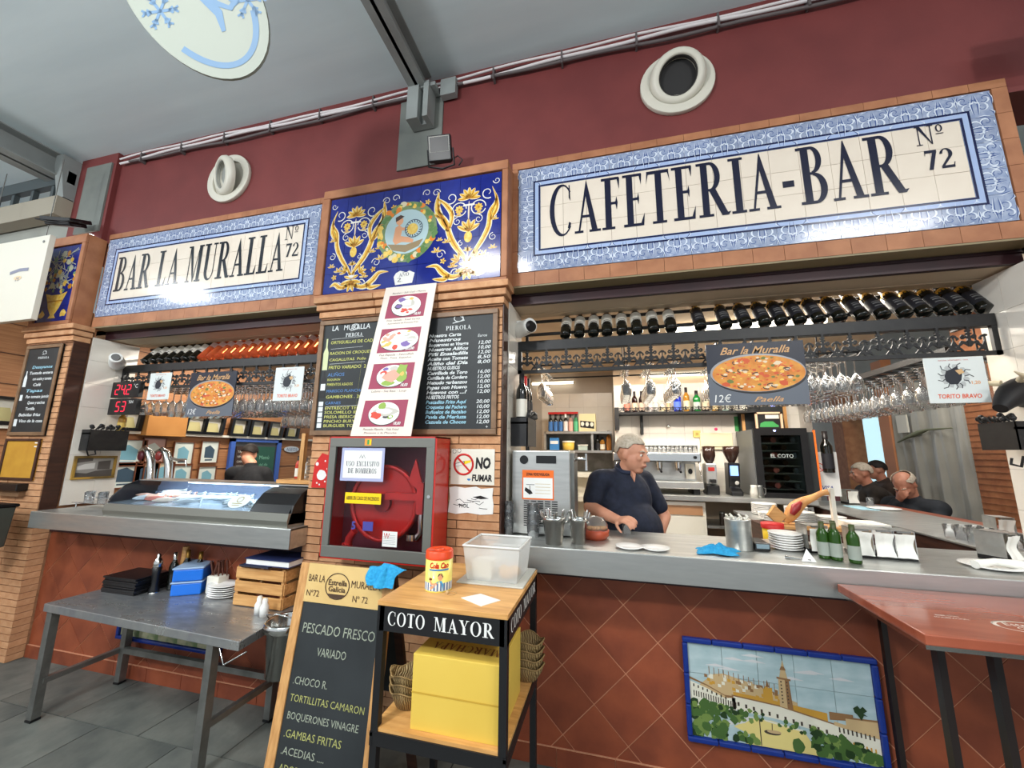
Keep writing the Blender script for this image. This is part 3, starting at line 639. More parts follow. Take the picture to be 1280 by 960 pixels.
# round air nozzles
def vent(label, x, z, dx, dz, dark):
    v = thing('air_vent', label, 'vent', (x, 0, z)); f = front(x, .02, z)
    MB().ring(f, 0, 0, .165, .225, .0, .03, 40).build('outer_ring', M('vent_enamel', (206, 202, 188), .4), v, bevel=.004)
    MB().ell(f, 0, 0, .168, .168, .0, .006, 40).build('dish', MATS['vent_enamel'], v)
    m = MB(); n = 36; prof = []
    ax = Vector((dx, -1, dz)).normalized(); o = Vector((x, -.035, z))
    m.lathe([(.165, -.02), (.168, .0), (.155, .025), (.122, .04), (.114, .03), (.110, -.02)], n, o, ax); m.build('swivel_nozzle', MATS['vent_enamel'], v)
    MB().lathe([(.0001, -.015), (.112, -.015)], n, o, ax).build('throat', M('vent_dark' if dark else 'vent_grey', (26, 24, 24) if dark else (150, 152, 146), .6), v)
    m = MB()
    for k in (.022, .01, .0): m.lathe([(.114, k-.004), (.107, k), (.114, k+.004)], n, o, ax)
    m.build('throat_rib', M('vent_rib', (60, 58, 56), .5) if dark else MATS['vent_grey'], v)
vent('round cream air nozzle on the red wall above the left sign', -2.60, 3.925, -.38, -.22, False)
vent('round cream air nozzle with dark throat on the red wall above the right sign', 1.04, 3.96, -.05, -.42, True)
# floodlights
def flood(label, o, f, wd=.16, ht=.17):
    t = thing('floodlight', label, 'floodlight', o)
    m = MB(); m.obox(f, -wd/2, wd/2, 0, ht, -.035, .0); m.obox(f, -wd/2+.02, wd/2-.02, .01, ht-.03, -.07, -.035); m.build('housing', blackp, t, bevel=.006)
    m = MB(); i = .028
    a = [f(-wd/2+.012, ht-.012, .001), f(wd/2-.012, ht-.012, .001), f(wd/2-.012, ht*.34, .001), f(-wd/2+.012, ht*.34, .001)]
    b = [f(-wd/2+i+.012, ht-i-.006, -.02), f(wd/2-i-.012, ht-i-.006, -.02), f(wd/2-i-.012, ht*.34+i-.004, -.02), f(-wd/2+i+.012, ht*.34+i-.004, -.02)]
    m.add(a+b, [(0, 4, 5, 1), (1, 5, 6, 2), (2, 6, 7, 3), (3, 7, 4, 0), (4, 7, 6, 5)])
    m.build('reflector', M('lamp_reflector', (238, 238, 226), .25, metal=0, emis=.25), t)
    m = MB(); m.tube([f(-wd/2-.008, ht*.5, -.02), f(-wd/2-.01, -.02, -.03), f(0, -.03, -.05), f(wd/2+.01, -.02, -.03), f(wd/2+.008, ht*.5, -.02)], .007, 6); m.build('bracket', blackp, t)
    m = MB(); m.tube([f(wd/2-.02, .02, -.05), f(wd/2+.03, .05, -.06), f(wd/2+.06, .02, -.06), f(wd/2+.03, -.01, -.07)], .005, 6); m.build('cable', blackp, t)
flood('black floodlight with white reflector standing on the middle tile panel', (-.50, -.18, 3.53), Fr((-.50, -.20, 3.53), (1, .1, 0), (.0, -.25, 1)))
flood('black floodlight mounted above the left brick pier', (-4.05, -.20, 3.58), Fr((-4.12, -.30, 3.60), (.9, .35, 0), (-.25, .75, .35)), .24, .2)
flood('black floodlight at the top right corner above the right sign', (2.66, -.20, 3.62), Fr((2.68, -.24, 3.60), (1, .0, 0), (0, -.4, 1)), .22, .2)
m = MB(); m.box(-4.44, -4.10, -.06, -.03, 3.555, 3.575); tag(m.build('strip_lamp', M('strip_lamp', (255, 255, 250), .4, emis=2.5)), 'short white strip lamp over the vase tile panel', 'lamp')
# oval hanging sign above the walkway
ov = thing('oval_sign', 'pale oval hanging sign with blue snowflakes and curved blue stripe near the ceiling', 'sign', (-.9, -1.5, 3.6))
_c = at(238, -12, Y=-1.35); _k = (_c-CAM).dot(FWD)/FPX; _t = math.radians(-52)
f = Fr(_c, RGT*math.cos(_t)+UPV*math.sin(_t), UPV*math.cos(_t)-RGT*math.sin(_t)); RA, RB = 128*_k, 74*_k
m = MB(); m.ell(f, 0, 0, RA, RB, -.012, .0, 48); m.build('panel', M('oval_panel', (132, 138, 128), .6), ov)
m = MB(); m.stroke(f, [(.86*RA*math.cos(t), .80*RB*math.sin(t)) for t in [math.radians(-62+i*6) for i in range(20)]], .06*RA, .001)
for (x, y) in ((-.02*RA, -.62*RB), (.42*RA, .66*RB)):
    for k in range(6):
        q = k*PI/3; c_, s_ = math.cos(q), math.sin(q); z_ = RA*.17; m.stroke(f, [(x, y), (x+z_*c_, y+z_*s_)], .03*RA, .001)
        for e in (.5, .8):
            for w_ in (-.6, .6): m.stroke(f, [(x+e*z_*c_, y+e*z_*s_), (x+e*z_*c_+z_*.32*math.cos(q+w_), y+e*z_*s_+z_*.32*math.sin(q+w_))], .022*RA, .001)
m.stroke(f, [(-.4*RA, .05*RB), (0, .1*RB), (.35*RA, .14*RB), (.52*RA, .02*RB)], .16*RA, .0012, w2=.04*RA); m.stroke(f, [(.0, .6*RB), (.05*RA, .25*RB), (.25*RA, .2*RB), (.38*RA, .35*RB), (.3*RA, .7*RB)], .06*RA, .0013)
m.build('print', M('oval_blue', (84, 116, 146), .6), ov)
m = MB(); m.cyl(f(-.2, .1, -.01), (f(-.2, .1, 0).x, f(-.2, .1, 0).y, 4.45), .003, n=6); m.cyl(f(.2, .1, -.01), (f(.2, .1, 0).x, f(.2, .1, 0).y, 4.45), .003, n=6); m.build('wire', steeld, ov)
# ================================================================== COUNTERS
CZ = 1.13
c = thing('bar_counter', 'long stainless steel bar counter under the right opening', 'counter', (1.3, 0, CZ))
MB().box(-.065, 2.62, -.25, .31, CZ-.012, CZ).build('worktop', steel, c, bevel=.002)
m = MB(); m.box(-.065, 2.62, -.252, -.244, CZ-.124, CZ-.002); m.build('fascia', steel, c, bevel=.002)
MB().box(-.065, 2.62, -.24, .31, CZ-.12, CZ-.014).build('core', darkwood, c)
c = thing('bar_counter', 'side leg of the steel bar counter running back towards the seated customers', 'counter', (2.75, 1.8, CZ))
MB().box(2.43, 3.08, .33, 2.69, CZ-.012, CZ).build('worktop', steel, c, bevel=.002)
MB().box(2.45, 3.06, .34, 2.68, .0, CZ-.014).build('base_panel', darkwood, c)
MB().box(3.06, 3.30, .45, 2.69, CZ-.05, CZ-.02).build('customer_ledge', M('red_wood', (150, 84, 62), .35, c2=(132, 70, 52), scale=4, stretch=(8, 1, 8)), c)
c = thing('bar_counter', 'stainless steel counter of the left opening carrying the display case', 'counter', (-2.5, 0, CZ))
MB().box(-3.70, -1.345, -.25, .31, CZ-.012, CZ).build('worktop', steel, c, bevel=.002)
MB().box(-3.69, -1.40, .31, .52, CZ-.03, CZ).build('rear_ledge', steel, c)
MB().box(-3.70, -1.345, -.252, -.244, CZ-.118, CZ-.002).build('fascia', steel, c, bevel=.002)
MB().box(-1.353, -1.345, -.25, -.11, CZ-.118, CZ-.002).build('end_panel', steel, c)
MB().box(-3.69, -1.355, -.24, .31, CZ-.115, CZ-.014).build('core', darkwood, c)
# ================================================================== WINE RACKS
M('wrought_iron', (20, 20, 22), .5)
def scrollmesh(p):
    """one repeat of the cast-iron frieze, p wide: finial with two scrolls between leaf crowns"""
    m = MB(); f = front(0, 0, 0)
    def st(pts, w_, w2=None):
        L = []; n = len(pts)
        for i in range(n-1):
            (x0, y0), (x1, y1) = pts[i], pts[i+1]; d = math.hypot(x1-x0, y1-y0) or 1; w = (w_+( (w2 or w_)-w_)*i/n)/2; nx_, ny_ = -(y1-y0)/d*w, (x1-x0)/d*w
            m.prism(f, [(x0+nx_, y0+ny_), (x0-nx_, y0-ny_), (x1-nx_, y1-ny_), (x1+nx_, y1+ny_)], 0, .008)
    h = .135
    for s in (1, -1):
        X = lambda x: p/2+s*x
        st([(X(0), .03), (X(.012), .045), (X(.028), .05), (X(.045), .035), (X(.062), .016)], .012, .009)
        st([(X(0), .075), (X(.014), .082), (X(.026), .092), (X(.032), .080), (X(.024), .072), (X(.017), .078)], .010, .006)
        st([(X(0), .06), (X(.018), .05), (X(.034), .058), (X(.04), .046)], .009, .006)
        st([(X(p/2), .085), (X(p/2-.014), .082), (X(p/2-.022), .07), (X(p/2-.014), .066)], .009, .006)
        st([(X(p/2), .055), (X(p/2-.012), .03), (X(p/2-.03), .01)], .009)
        st([(X(.03), .0), (X(.04), .012), (X(.06), .014), (X(p/2), .004)], .008)
    m.prism(f, [(p/2-.008, .03), (p/2+.008, .03), (p/2+.006, .11), (p/2-.006, .11)], 0, .01); m.ell(f, p/2, .115, .012, .009, 0, .012, 8); m.ell(f, p/2, .132, .007, .009, 0, .012, 8)
    m.ell(f, p/2, .098, .014, .006, 0, .012, 8)
    for s in (0, 1): m.ell(f, s*p, .086, .012, .007, 0, .01, 8); m.prism(f, [(s*p-.005, .0), (s*p+.005, .0), (s*p+.003, .08), (s*p-.003, .08)], 0, .008)
    return m
def rack(label, x0, x1, pitch, xs):
    r = thing('wine_rack', label, 'rack', ((x0+x1)/2, .25, 2.3)); Y = .25
    MB().box(x0, x1, Y, Y+.05, 2.300, 2.370).build('beam', iron, r, bevel=.003)
    MB().box(x0, x1, Y, Y+.02, 2.140, 2.163).build('rail', iron, r)
    for z, y in ((2.455, .385), (2.574, .45)): MB().cyl((x0, y, z), (x1, y, z), .012).build('rod', iron, r)
    for x in (x0+.015, x1-.015): MB().box(x-.013, x+.013, Y, Y+.02, 2.14, 2.30).build('end_post', iron, r); MB().box(x-.01, x+.01, Y+.04, .51, 2.34, 2.36).build('arm', iron, r); MB().box(x-.01, x+.01, .49, .51, 2.35, 2.57).build('arm', iron, r)
    first = None; x = xs
    while x < x1-pitch*.9:
        if first is None: first = o = scrollmesh(pitch).build('scroll', MATS['wrought_iron'], r, local=True)
        else: o = first.copy(); COL.objects.link(o)
        o.location = (x-(x0+x1)/2, .006, 2.163-2.3); x += pitch
    return r
rack('black iron wine rack with scrolled frieze across the right opening', -.06, 2.58, .1355, -.06)
rack('black iron wine rack with scrolled frieze across the left opening', -3.88, -1.38, .1355, -3.87)
# bottles
def bottle(name, label, cat, glassm, lab=None, cap=None, H=.30, r=.037, liquor=None, band=None, group=None, shoulder=.62, lz=(.10, .46), sub=None):
    t = thing(name, label, cat, (0, 0, 0), group)
    pr = [(.0001, .002), (r*.9, .0), (r, .008), (r, H*shoulder), (r*.93, H*(shoulder+.05)), (r*.6, H*(shoulder+.13)), (r*.40, H*(shoulder+.19)), (r*.37, H*.97), (r*.44, H*.975), (r*.44, H), (.0001, H)]
    MB().lathe(pr, 14).build('glass_body', glassm, t, local=True)
    if lab: MB().lathe([(r*1.008, H*lz[0]), (r*1.008, H*lz[1])], 14).build('label', lab, t, local=True)
    if sub: 
        m = MB()
        for k, (a, b) in enumerate(((.30, .33), (.36, .38), (.22, .24))):
            vs = [];
            for z in (H*a, H*b): vs += [(r*1.015*math.cos(q), r*1.015*math.sin(q), z) for q in [math.radians(-130+80*i/6+0) for i in range(7)]]
            m.add(vs, [(i, i+1, i+8, i+7) for i in range(6)])
        m.build('label_print', sub, t, local=True)
    if cap: MB().lathe([(r*.47, H*.80), (r*.47, H*1.004), (.0001, H*1.006)], 12).build('capsule', cap, t, local=True)
    if band: MB().lathe([(r*1.01, H*(shoulder+.0)), (r*.95, H*(shoulder+.05)), (r*.64, H*(shoulder+.13))], 12).build('neck_band', band, t, local=True)
    return t
goldcap = M('gold_capsule', (150, 112, 48), .35, .6); capd = M('dark_capsule', (30, 24, 26), .4)
TILT = (math.radians(-38), 0, 0)
protoA = bottle('wine_bottle', 'x', 'bottle', winegl, M('label_white', (226, 222, 210), .6), goldcap, lz=(.30, .62), sub=blackprint)
protoB = bottle('wine_bottle', 'x', 'bottle', winegl, M('label_black', (30, 30, 36), .5), capd, band=M('gold_band', (208, 160, 40), .4, .4), lz=(.14, .5), sub=M('label_grey_print', (120, 120, 120), .5))
def nth(i, n, frm='left'): return ORD[i] if i < n/2 else ('rightmost' if i == n-1 else ORD[n-1-i]+' from the right end, '+ORD[i])
bx = [at(u, v, Y=.27).x for u, v in [(706.5, 428), (724, 427), (742, 425), (759, 424), (778, 423), (797, 421), (818, 420), (840, 418)]]
for i, x in enumerate(bx):
    loc = (x, .276, 2.396); lb = 'dark wine bottle with white label lying in the right rack, %s from the left' % ORD[i]
    if i == 0: protoA.location = loc; protoA.rotation_euler = TILT; protoA['label'] = lb; protoA['group'] = 'white-labelled bottles in the right wine rack'
    else: dup(protoA, loc, TILT, lb)
bx = [at(u, v, Y=.27).x for u, v in [(877, 414), (909, 412), (934, 410), (958, 408), (979, 407), (1002, 405), (1026, 403), (1052, 400), (1080, 398), (1106, 396), (1134, 394), (1158, 392), (1183, 390), (1209, 388), (1234, 386), (1257, 384)]]
for i, x in enumerate(bx):
    loc = (x, .276, 2.396); lb = 'dark bottle with gold neck band in the right rack, %s from the left' % ORD[i]
    if i == 0: protoB.location = loc; protoB.rotation_euler = TILT; protoB['label'] = lb; protoB['group'] = 'dark-labelled bottles in the right wine rack'
    else: dup(protoB, loc, TILT, lb)
rose = M('rose_wine', (232, 122, 72), .05, trans=.55, ior=1.2, c2=(214, 96, 58), scale=12)
protoC = bottle('wine_bottle', 'x', 'bottle', rose, M('label_pink', (216, 186, 178), .5), M('capsule_rose', (150, 128, 96), .4, .3), lz=(.48, .66))
n = 24; k = [0, 0]
for i in range(n):
    x = -3.66+i*.0975; loc = (x, .276, 2.396)
    if i < 7 or i > 21:
        lb = ('dark wine bottle with white label in the left rack, %s from the left' % ORD[i]) if i < 7 else ('dark wine bottle at the right end of the left rack, %s bottle from the pier' % ORD[23-i])
        dup(protoA, loc, TILT, lb, 'dark bottles in the left wine rack')
    else:
        lb = 'rosé wine bottle with pale label in the left rack, %s rosé from the left' % ORD[i-7]
        if i == 7: protoC.location = loc; protoC.rotation_euler = TILT; protoC['label'] = lb; protoC['group'] = 'rosé bottles in the left wine rack'
        else: dup(protoC, loc, TILT, lb)
# ================================================================== LAMPS in the bar
def tube_lamp(label, a, b, e=6, r=.016):
    t = thing('fluorescent_lamp', label, 'lamp', a); a = Vector(a); b = Vector(b)
    MB().cyl(a, b, r).build('tube', M('tube_light%g' % e, (255, 246, 226), .4, emis=e), t)
    d = (b-a).normalized(); m = MB(); m.cyl(a-d*.03, a, r*1.2); m.cyl(b, b+d*.03, r*1.2); m.build('end_cap', offw, t)
    m = MB(); m.cyl(a+Vector((0, .0, .03)), b+Vector((0, .0, .03)), r*.9); m.build('fitting', offw, t)
tube_lamp('fluorescent lamp behind the bottles of the right rack', (1.14, 1.28, 2.70), (2.30, 1.28, 2.70), 9, .022)
tube_lamp('fluorescent lamp on the alcove wall left of the bar', (-.55, 3.22, 2.60), (.05, 3.22, 2.60), 5)
tube_lamp('fluorescent lamp above the spirits shelf on the back wall', (.95, 2.674, 2.56), (1.9, 2.674, 2.56), 3.5, .022)
tube_lamp('fluorescent lamp behind the bottles of the left rack', (-3.2, 1.1, 2.70), (-1.9, 1.1, 2.70), 8)
# ================================================================== POSTERS hanging in the openings
poster_n = M('poster_navy', (26, 32, 48), .4); poster_g = M('poster_slate', (96, 102, 112), .4)
paella = M('paella_rice', (224, 160, 70), .5, c2=(204, 120, 46), scale=14)
def script_font(m, f, t, x, y, size, fit, z=.0014): m.text(f, t, x, y, size, z, shear=.45, bold=.012, fit=fit)
def paella_poster(label, x0, x1, z0, z1, title, price, small):
    t = thing('menu_poster', label, 'poster', ((x0+x1)/2, .215, z0)); f = front(x0, .212, z0); W_, H_ = x1-x0, z1-z0
    m = MB(); m.obox(f, 0, W_, 0, H_, -.006, 0); m.mat(1).prism(f, [(0, 0), (W_, 0), (W_, H_*.5), (W_*.5, H_*.38), (0, H_*.52)], .0004, .0004); m.build('board', [poster_n, poster_g], t)
    cx, cy, rx, ry = W_*.52, H_*.50, W_*.49, H_*.30
    m = MB(); m.ell(f, cx, cy-.004, rx, ry*1.06, .0006, n=40); m.mat(1).ell(f, cx-.004, cy+.004, rx*.99, ry*1.02, .0007, n=40); m.build('pan', [M('pan_black', (26, 24, 26), .3), M('pan_rim', (150, 150, 152), .3)], t)
    m = MB(); m.ell(f, cx, cy, rx*.96, ry*.96, .0008, n=40)
    for k in range(150):
        a = random.uniform(0, 2*PI); q = math.sqrt(random.random())*.88; m.mat(random.choice((1, 1, 2, 3, 4, 1, 5))).blob(f, cx+rx*q*math.cos(a), cy+ry*q*math.sin(a), random.uniform(.004, .012)*(2.2 if random.random() < .15 else 1), .0009+k*.000002, 7, .4, .6)
    for k in range(14):
        a = random.uniform(0, 2*PI); q = math.sqrt(random.random())*.8; x, y = cx+rx*q*math.cos(a), cy+ry*q*math.sin(a); aa = random.uniform(0, PI)
        m.mat(6).stroke(f, [(x+.022*math.cos(aa+e*.5), y+.012*math.sin(aa+e*.5)) for e in range(5)], .006, .00125); m.mat(4).ell(f, x, y, .012, .007, .00122, n=8)
    m.build('rice', [paella, M('rice_red', (206, 88, 48), .5), M('rice_yellow', (238, 190, 90), .5), M('pea_green', (110, 120, 60), .5), M('shell_white', (226, 206, 176), .5), M('rice_orange', (228, 130, 60), .5), M('mussel', (52, 42, 46), .4)], t)
    m = MB(); script_font(m, f, title, W_*.5, H_*.82, H_*.17, W_*.72); script_font(m, f, small, W_*.6, H_*.05, H_*.11, W_*.30); m.build('script_lettering', M('script_gold', (206, 160, 110), .5), t)
    m = MB(); m.text(f, price, W_*.03, H_*.05, H_*.17, .0014, align='L', shear=.15, fit=W_*.2); m.build('price', white, t)
    for x in (.12, .5, .88): MB().box(x0+x*W_-.004, x0+x*W_+.004, .21, .246, z1-.012, z1+.012).build('hanging_tie', blackp, t)
paella_poster('large dark poster of a paella priced 12 € hanging in the right opening', 1.135, 1.655, 1.89, 2.265, 'Bar la Muralla', '12€', 'Paella')
paella_poster('dark poster of a paella hanging in the left opening between two bull posters', -2.97, -2.47, 1.875, 2.255, 'Bar la Muralla', '12€', 'Paella')
def bull_poster(label, x0, x1, z0, z1):
    t = thing('bull_poster', label, 'poster', ((x0+x1)/2, .215, z0)); f = front(x0, .212, z0); W_, H_ = x1-x0, z1-z0; cx, cy = W_*.48, H_*.58; s = min(W_, H_*1.1)
    MB().obox(f, 0, W_, 0, H_, -.005, 0).build('sheet', M('poster_white', (216, 222, 220), .5), t)
    m = MB()
    for k in range(11):
        a = 2*PI*k/11+random.uniform(-.15, .15); r0, r1 = s*.16, s*random.uniform(.26, .34)
        m.mat(1).stroke(f, [(cx+r0*math.cos(a), cy+r0*math.sin(a)), (cx+r1*.8*math.cos(a+.12), cy+r1*.8*math.sin(a+.12)), (cx+r1*math.cos(a-.05), cy+r1*math.sin(a-.05))], s*.018, .0008)
        m.mat(2).blob(f, cx+s*.2*math.cos(a+.25), cy+s*.2*math.sin(a+.25), s*.055, .0006, 6, .2)
    m.mat(0).prism(f, [(cx-s*.17, cy+s*.0), (cx-s*.13, cy+s*.11), (cx-s*.02, cy+s*.16), (cx+s*.06, cy+s*.21), (cx+s*.08, cy+s*.15), (cx+s*.15, cy+s*.14), (cx+s*.13, cy+s*.05), (cx+s*.10, cy-s*.08), (cx+s*.03, cy-s*.17), (cx-s*.09, cy-s*.17), (cx-s*.16, cy-s*.1)], .001, .001)
    m.mat(3).prism(f, [(cx+s*.02, cy+s*.12), (cx+s*.13, cy+s*.15), (cx+s*.17, cy+s*.07), (cx+s*.08, cy+s*.03)], .0012, .0012)
    m.build('bull_drawing', [M('bull_ink', (34, 38, 48), .5), M('bull_line', (70, 72, 76), .5), M('bull_shade', (180, 184, 184), .5), M('bull_tan', (206, 168, 120), .5)], t)
    m = MB(); m.text(f, 'TORITO BRAVO', W_/2, H_*.10, H_*.13, .001, shear=.1, bold=.02, fit=W_*.72); m.mat(1).text(f, '1,20', W_*.80, H_*.40, H_*.10, .001, fit=W_*.16, bold=.01); m.build('lettering', [M('poster_orange', (222, 84, 36), .5), M('poster_tan', (232, 160, 90), .5)], t)
    MB().text(f, 'RACION  MONTADITO  TAPA', W_/2, H_*.92, H_*.04, .001, fit=W_*.5).build('small_print', M('poster_red', (190, 70, 60), .5), t)
bull_poster('white bull poster with orange lettering at the right end of the right opening', 2.205, 2.462, 1.882, 2.127)
bull_poster('white bull poster beside the red digital display, left of the paella', -3.45, -3.20, 2.03, 2.27)
bull_poster('white bull poster in the left opening, nearest the middle pier', -2.075, -1.80, 1.99, 2.262)
# red digital display
t = thing('digital_display', 'black digital display with red figures for temperature and time', 'display', (-3.7, .2, 1.9))
X0 = -3.87; f = front(X0, .19, 1.90)
for z in (0, .155): MB().obox(f, 0, .34, z, z+.145, -.04, 0).build('case', blackp, t, bevel=.004)
SEG = {'0': 'abcdef', '1': 'bc', '2': 'abged', '3': 'abgcd', '4': 'fgbc', '5': 'afgcd'}
def digit(m, f, d, x, y, w_, h, z):
    k = w_*.18; q = {'a': [(0, h), (w_, h)], 'b': [(w_, h), (w_, h/2)], 'c': [(w_, h/2), (w_, 0)], 'd': [(0, 0), (w_, 0)], 'e': [(0, 0), (0, h/2)], 'f': [(0, h/2), (0, h)], 'g': [(0, h/2), (w_, h/2)]}
    for s in SEG[d]:
        (a, b), (c_, d_) = q[s]; L = .86
        mx, my = (a+c_)/2, (b+d_)/2; m.stroke(f, [(x+mx+(a-mx)*L+my*.12, y+my+(b-my)*L), (x+mx+(c_-mx)*L+my*.12, y+my+(d_-my)*L)], k, z)
m = MB()
for i, d in enumerate('242'): digit(m, f, d, .05+i*.07, .185, .042, .085, .001)
for i, d in enumerate('53'): digit(m, f, d, .09+i*.07, .03, .042, .085, .001)
m.ell(f, .176, .186, .006, .006, .001, n=8); m.build('red_digits', M('red_led', (255, 30, 60), .5, emis=1.6), t)
m = MB(); m.text(f, '°C', .27, .24, .05, .001, align='L'); m.text(f, '%H', .245, .1, .04, .001, align='L'); m.build('unit_lettering', white, t)
# ================================================================== HANGING GLASSES
gg = M('stem_glass', (246, 248, 250), .02, trans=.96, ior=1.25, coat=.2)
def hang_glass():
    t = MB().lathe([(.034, 0), (.034, -.002), (.006, -.008), (.0035, -.02), (.0035, -.085), (.012, -.095), (.030, -.115), (.036, -.14), (.034, -.165), (.029, -.185), (.027, -.185), (.032, -.165), (.034, -.14), (.028, -.117), (.008, -.098)], 10).build('wine_glass', gg)
    return t
g0 = hang_glass(); cnt = [0]
def put_glass(x, y, z, label, group):
    o = g0 if cnt[0] == 0 else g0.copy()
    if cnt[0]: COL.objects.link(o)
    cnt[0] += 1; global LASTG; LASTG = o; o.location = (x, y, z); tag(o, label, 'glass', group)
def rails(label, x0, x1, ys, z, along='x', dk=.012, hang=2.75):
    """rails in pairs that carry the feet of the glasses"""
    y0, y1 = (min(ys), max(ys)) if along == 'x' else (x0, x1)
    t = thing('glass_rack', label, 'rack', (x0, y0, z))
    for y in ys:
        for d in (-dk, dk):
            (MB().box(x0, x1, y+d-.004, y+d+.004, z-.003, z+.008) if along == 'x' else MB().box(y+d-.004, y+d+.004, x0, x1, z-.003, z+.008)).build('rail', iron, t)
    a0, a1 = min(ys)-.03, max(ys)+.03
    for x in (x0, (x0+x1)/2, x1-.012): (MB().box(x, x+.012, a0, a1, z+.008, z+.02) if along == 'x' else MB().box(a0, a1, x, x+.012, z+.008, z+.02)).build('cross_bar', iron, t)
    for x in (x0+.05, x1-.05): (MB().cyl((x, (a0+a1)/2, z), (x, (a0+a1)/2, hang), .005) if along == 'x' else MB().cyl(((a0+a1)/2, x, z), ((a0+a1)/2, x, hang), .005)).build('hanger', iron, t)
    return t
ys = [.42+r*.105 for r in range(5)]; rails('flat glass rack behind the left frieze', -3.86, -1.5, ys, 2.17)
for r, y in enumerate(ys):
    for i in range(24):
        put_glass(-3.80+i*.092+r*.03, y, 2.17, 'stemmed glass hanging upside down behind the left frieze, %s row' % ORD[r], 'glasses hanging in the left opening')
        LASTG.scale = (1.1, 1.1, 1.35)
ys = [1.0, 1.11]; rails('small lower glass rack in the left opening', -2.75, -1.95, ys, 2.08)
for r, y in enumerate(ys):
    for i in range(9): put_glass(-2.7+i*.085, y, 2.08, 'stemmed glass in the lower hanging group near the middle pier, %s row' % ('front', 'rear')[r], 'glasses in the lower left hanging rows')
xs_ = (0.02, .68, .855, 1.035, 1.33)
rails('steel rails for the hanging glass rows over the bar', .70, 1.26, xs_, 2.28, 'y')
for k, x in enumerate(xs_):
    for r in range(6): put_glass(x, .75+r*.085, 2.28, 'stemmed glass in the %s hanging row from the left over the bar' % ORD[k], '%s row of glasses hanging over the bar' % ORD[k])
xs_ = [1.72+k*.085 for k in range(6)]; rails('glass rack right of the large paella poster', .62, 1.48, xs_, 2.26, 'y')
for k, x in enumerate(xs_):
    for r in range(8): put_glass(x, .7+r*.1, 2.26, 'stemmed glass right of the large paella poster, %s row from the left' % ORD[k], 'glasses hanging right of the paella poster')
xs_ = [2.60+k*.09 for k in range(4)]; t = rails('long black grid rack of hanging glasses over the side leg of the bar', .55, 2.66, xs_, 2.20, 'y')
for x in (2.52, 2.94): MB().box(x-.012, x+.012, .5, 2.66, 2.21, 2.25).build('side_rail', iron, t)
for i in range(17): MB().box(2.53, 2.93, .56+i*.122, .58+i*.122, 2.22, 2.235).build('cross_bar', iron, t)
for k, x in enumerate(xs_):
    for r in range(15): put_glass(x, .75+r*.125, 2.20, 'stemmed glass over the side leg of the bar, %s row from the left' % ORD[k], 'glasses hanging over the side leg')
# ================================================================== BACK OF THE BAR
BZ = 1.19
c = thing('back_counter', 'steel back counter with open shelves along the white tiled wall', 'counter', (1.5, 2.3, 0))
MB().box(.62, 2.42, 2.05, 2.69, BZ-.05, BZ).build('worktop', steel, c, bevel=.003)
m = MB(); m.box(.64, 1.45, 2.10, 2.6, 0, 1.13); m.build('cabinet', offw, c)
MB().box(1.02, 1.42, 2.085, 2.10, 1.0, 1.09).build('drawer_front', M('tan_laminate', (176, 132, 96), .5), c)
MB().box(1.02, 1.42, 2.085, 2.10, .55, .985).build('door', offw, c)
MB().box(1.46, 2.42, 2.10, 2.69, .88, .90).build('shelf', steel, c); MB().box(1.46, 2.42, 2.6, 2.69, 0, 1.13).build('back_panel', beige, c)
# espresso machine
t = thing('espresso_machine', 'wide chrome three-group espresso machine with cups on top against the back wall', 'coffee machine', (1.0, 2.35, BZ))
MB().box(.56, 1.46, 2.18, 2.60, 1.52, 1.62).build('upper_body', steelv, t, bevel=.012)
MB().box(.58, 1.44, 2.40, 2.58, 1.30, 1.54).build('back_body', steel, t)
MB().box(.56, 1.46, 2.14, 2.60, 1.25, 1.32).build('drip_tray', steel, t, bevel=.006)
for x in (.62, 1.40): MB().box(x-.03, x+.03, 2.2, 2.55, BZ, 1.25).build('foot', blackp, t)
for x in (.86, 1.05, 1.24):
    g = MB(); g.cyl((x, 2.26, 1.46), (x, 2.26, 1.53), .034); g.cyl((x, 2.26, 1.43), (x, 2.26, 1.46), .03); g = g.build('group_head', steelv, t)
    m = MB(); m.tube([(x, 2.23, 1.445), (x, 2.16, 1.43), (x, 2.10, 1.42)], .012, 8); m.build('portafilter_handle', blackp, t)
m = MB(); m.ell(front(1.40, 2.178, 1.57), 0, 0, .016, .016, 0, .02, 14); m.build('knob', blackp, t)
m = MB(); m.box(1.33, 1.42, 2.36, 2.40, 1.34, 1.50); m.build('gauge_panel', offw, t); MB().ell(front(1.375, 2.358, 1.42), 0, 0, .022, .03, 0, .008, 16).build('gauge', blackp, t)
for x in (.60, 1.43): MB().tube([(x, 2.2, 1.52), (x, 2.14, 1.50), (x+.01, 2.12, 1.34)], .006, 6).build('steam_wand', steelv, t)
# glasses and cups on the machine
cupg = MB().lathe([(.026, 0), (.03, .075), (.028, .075), (.024, .004)], 10)
cg = cupg.build('tumbler', gg); first = True
for i in range(15):
    for j in range(2):
        o = cg if first else cg.copy()
        if not first: COL.objects.link(o)
        first = False; o.location = (.80+i*.044, 2.26+j*.09, 1.62+(.0 if i % 3 else 0)); tag(o, 'clear tumbler in the rows on top of the espresso machine', 'glass', 'tumblers on the espresso machine')
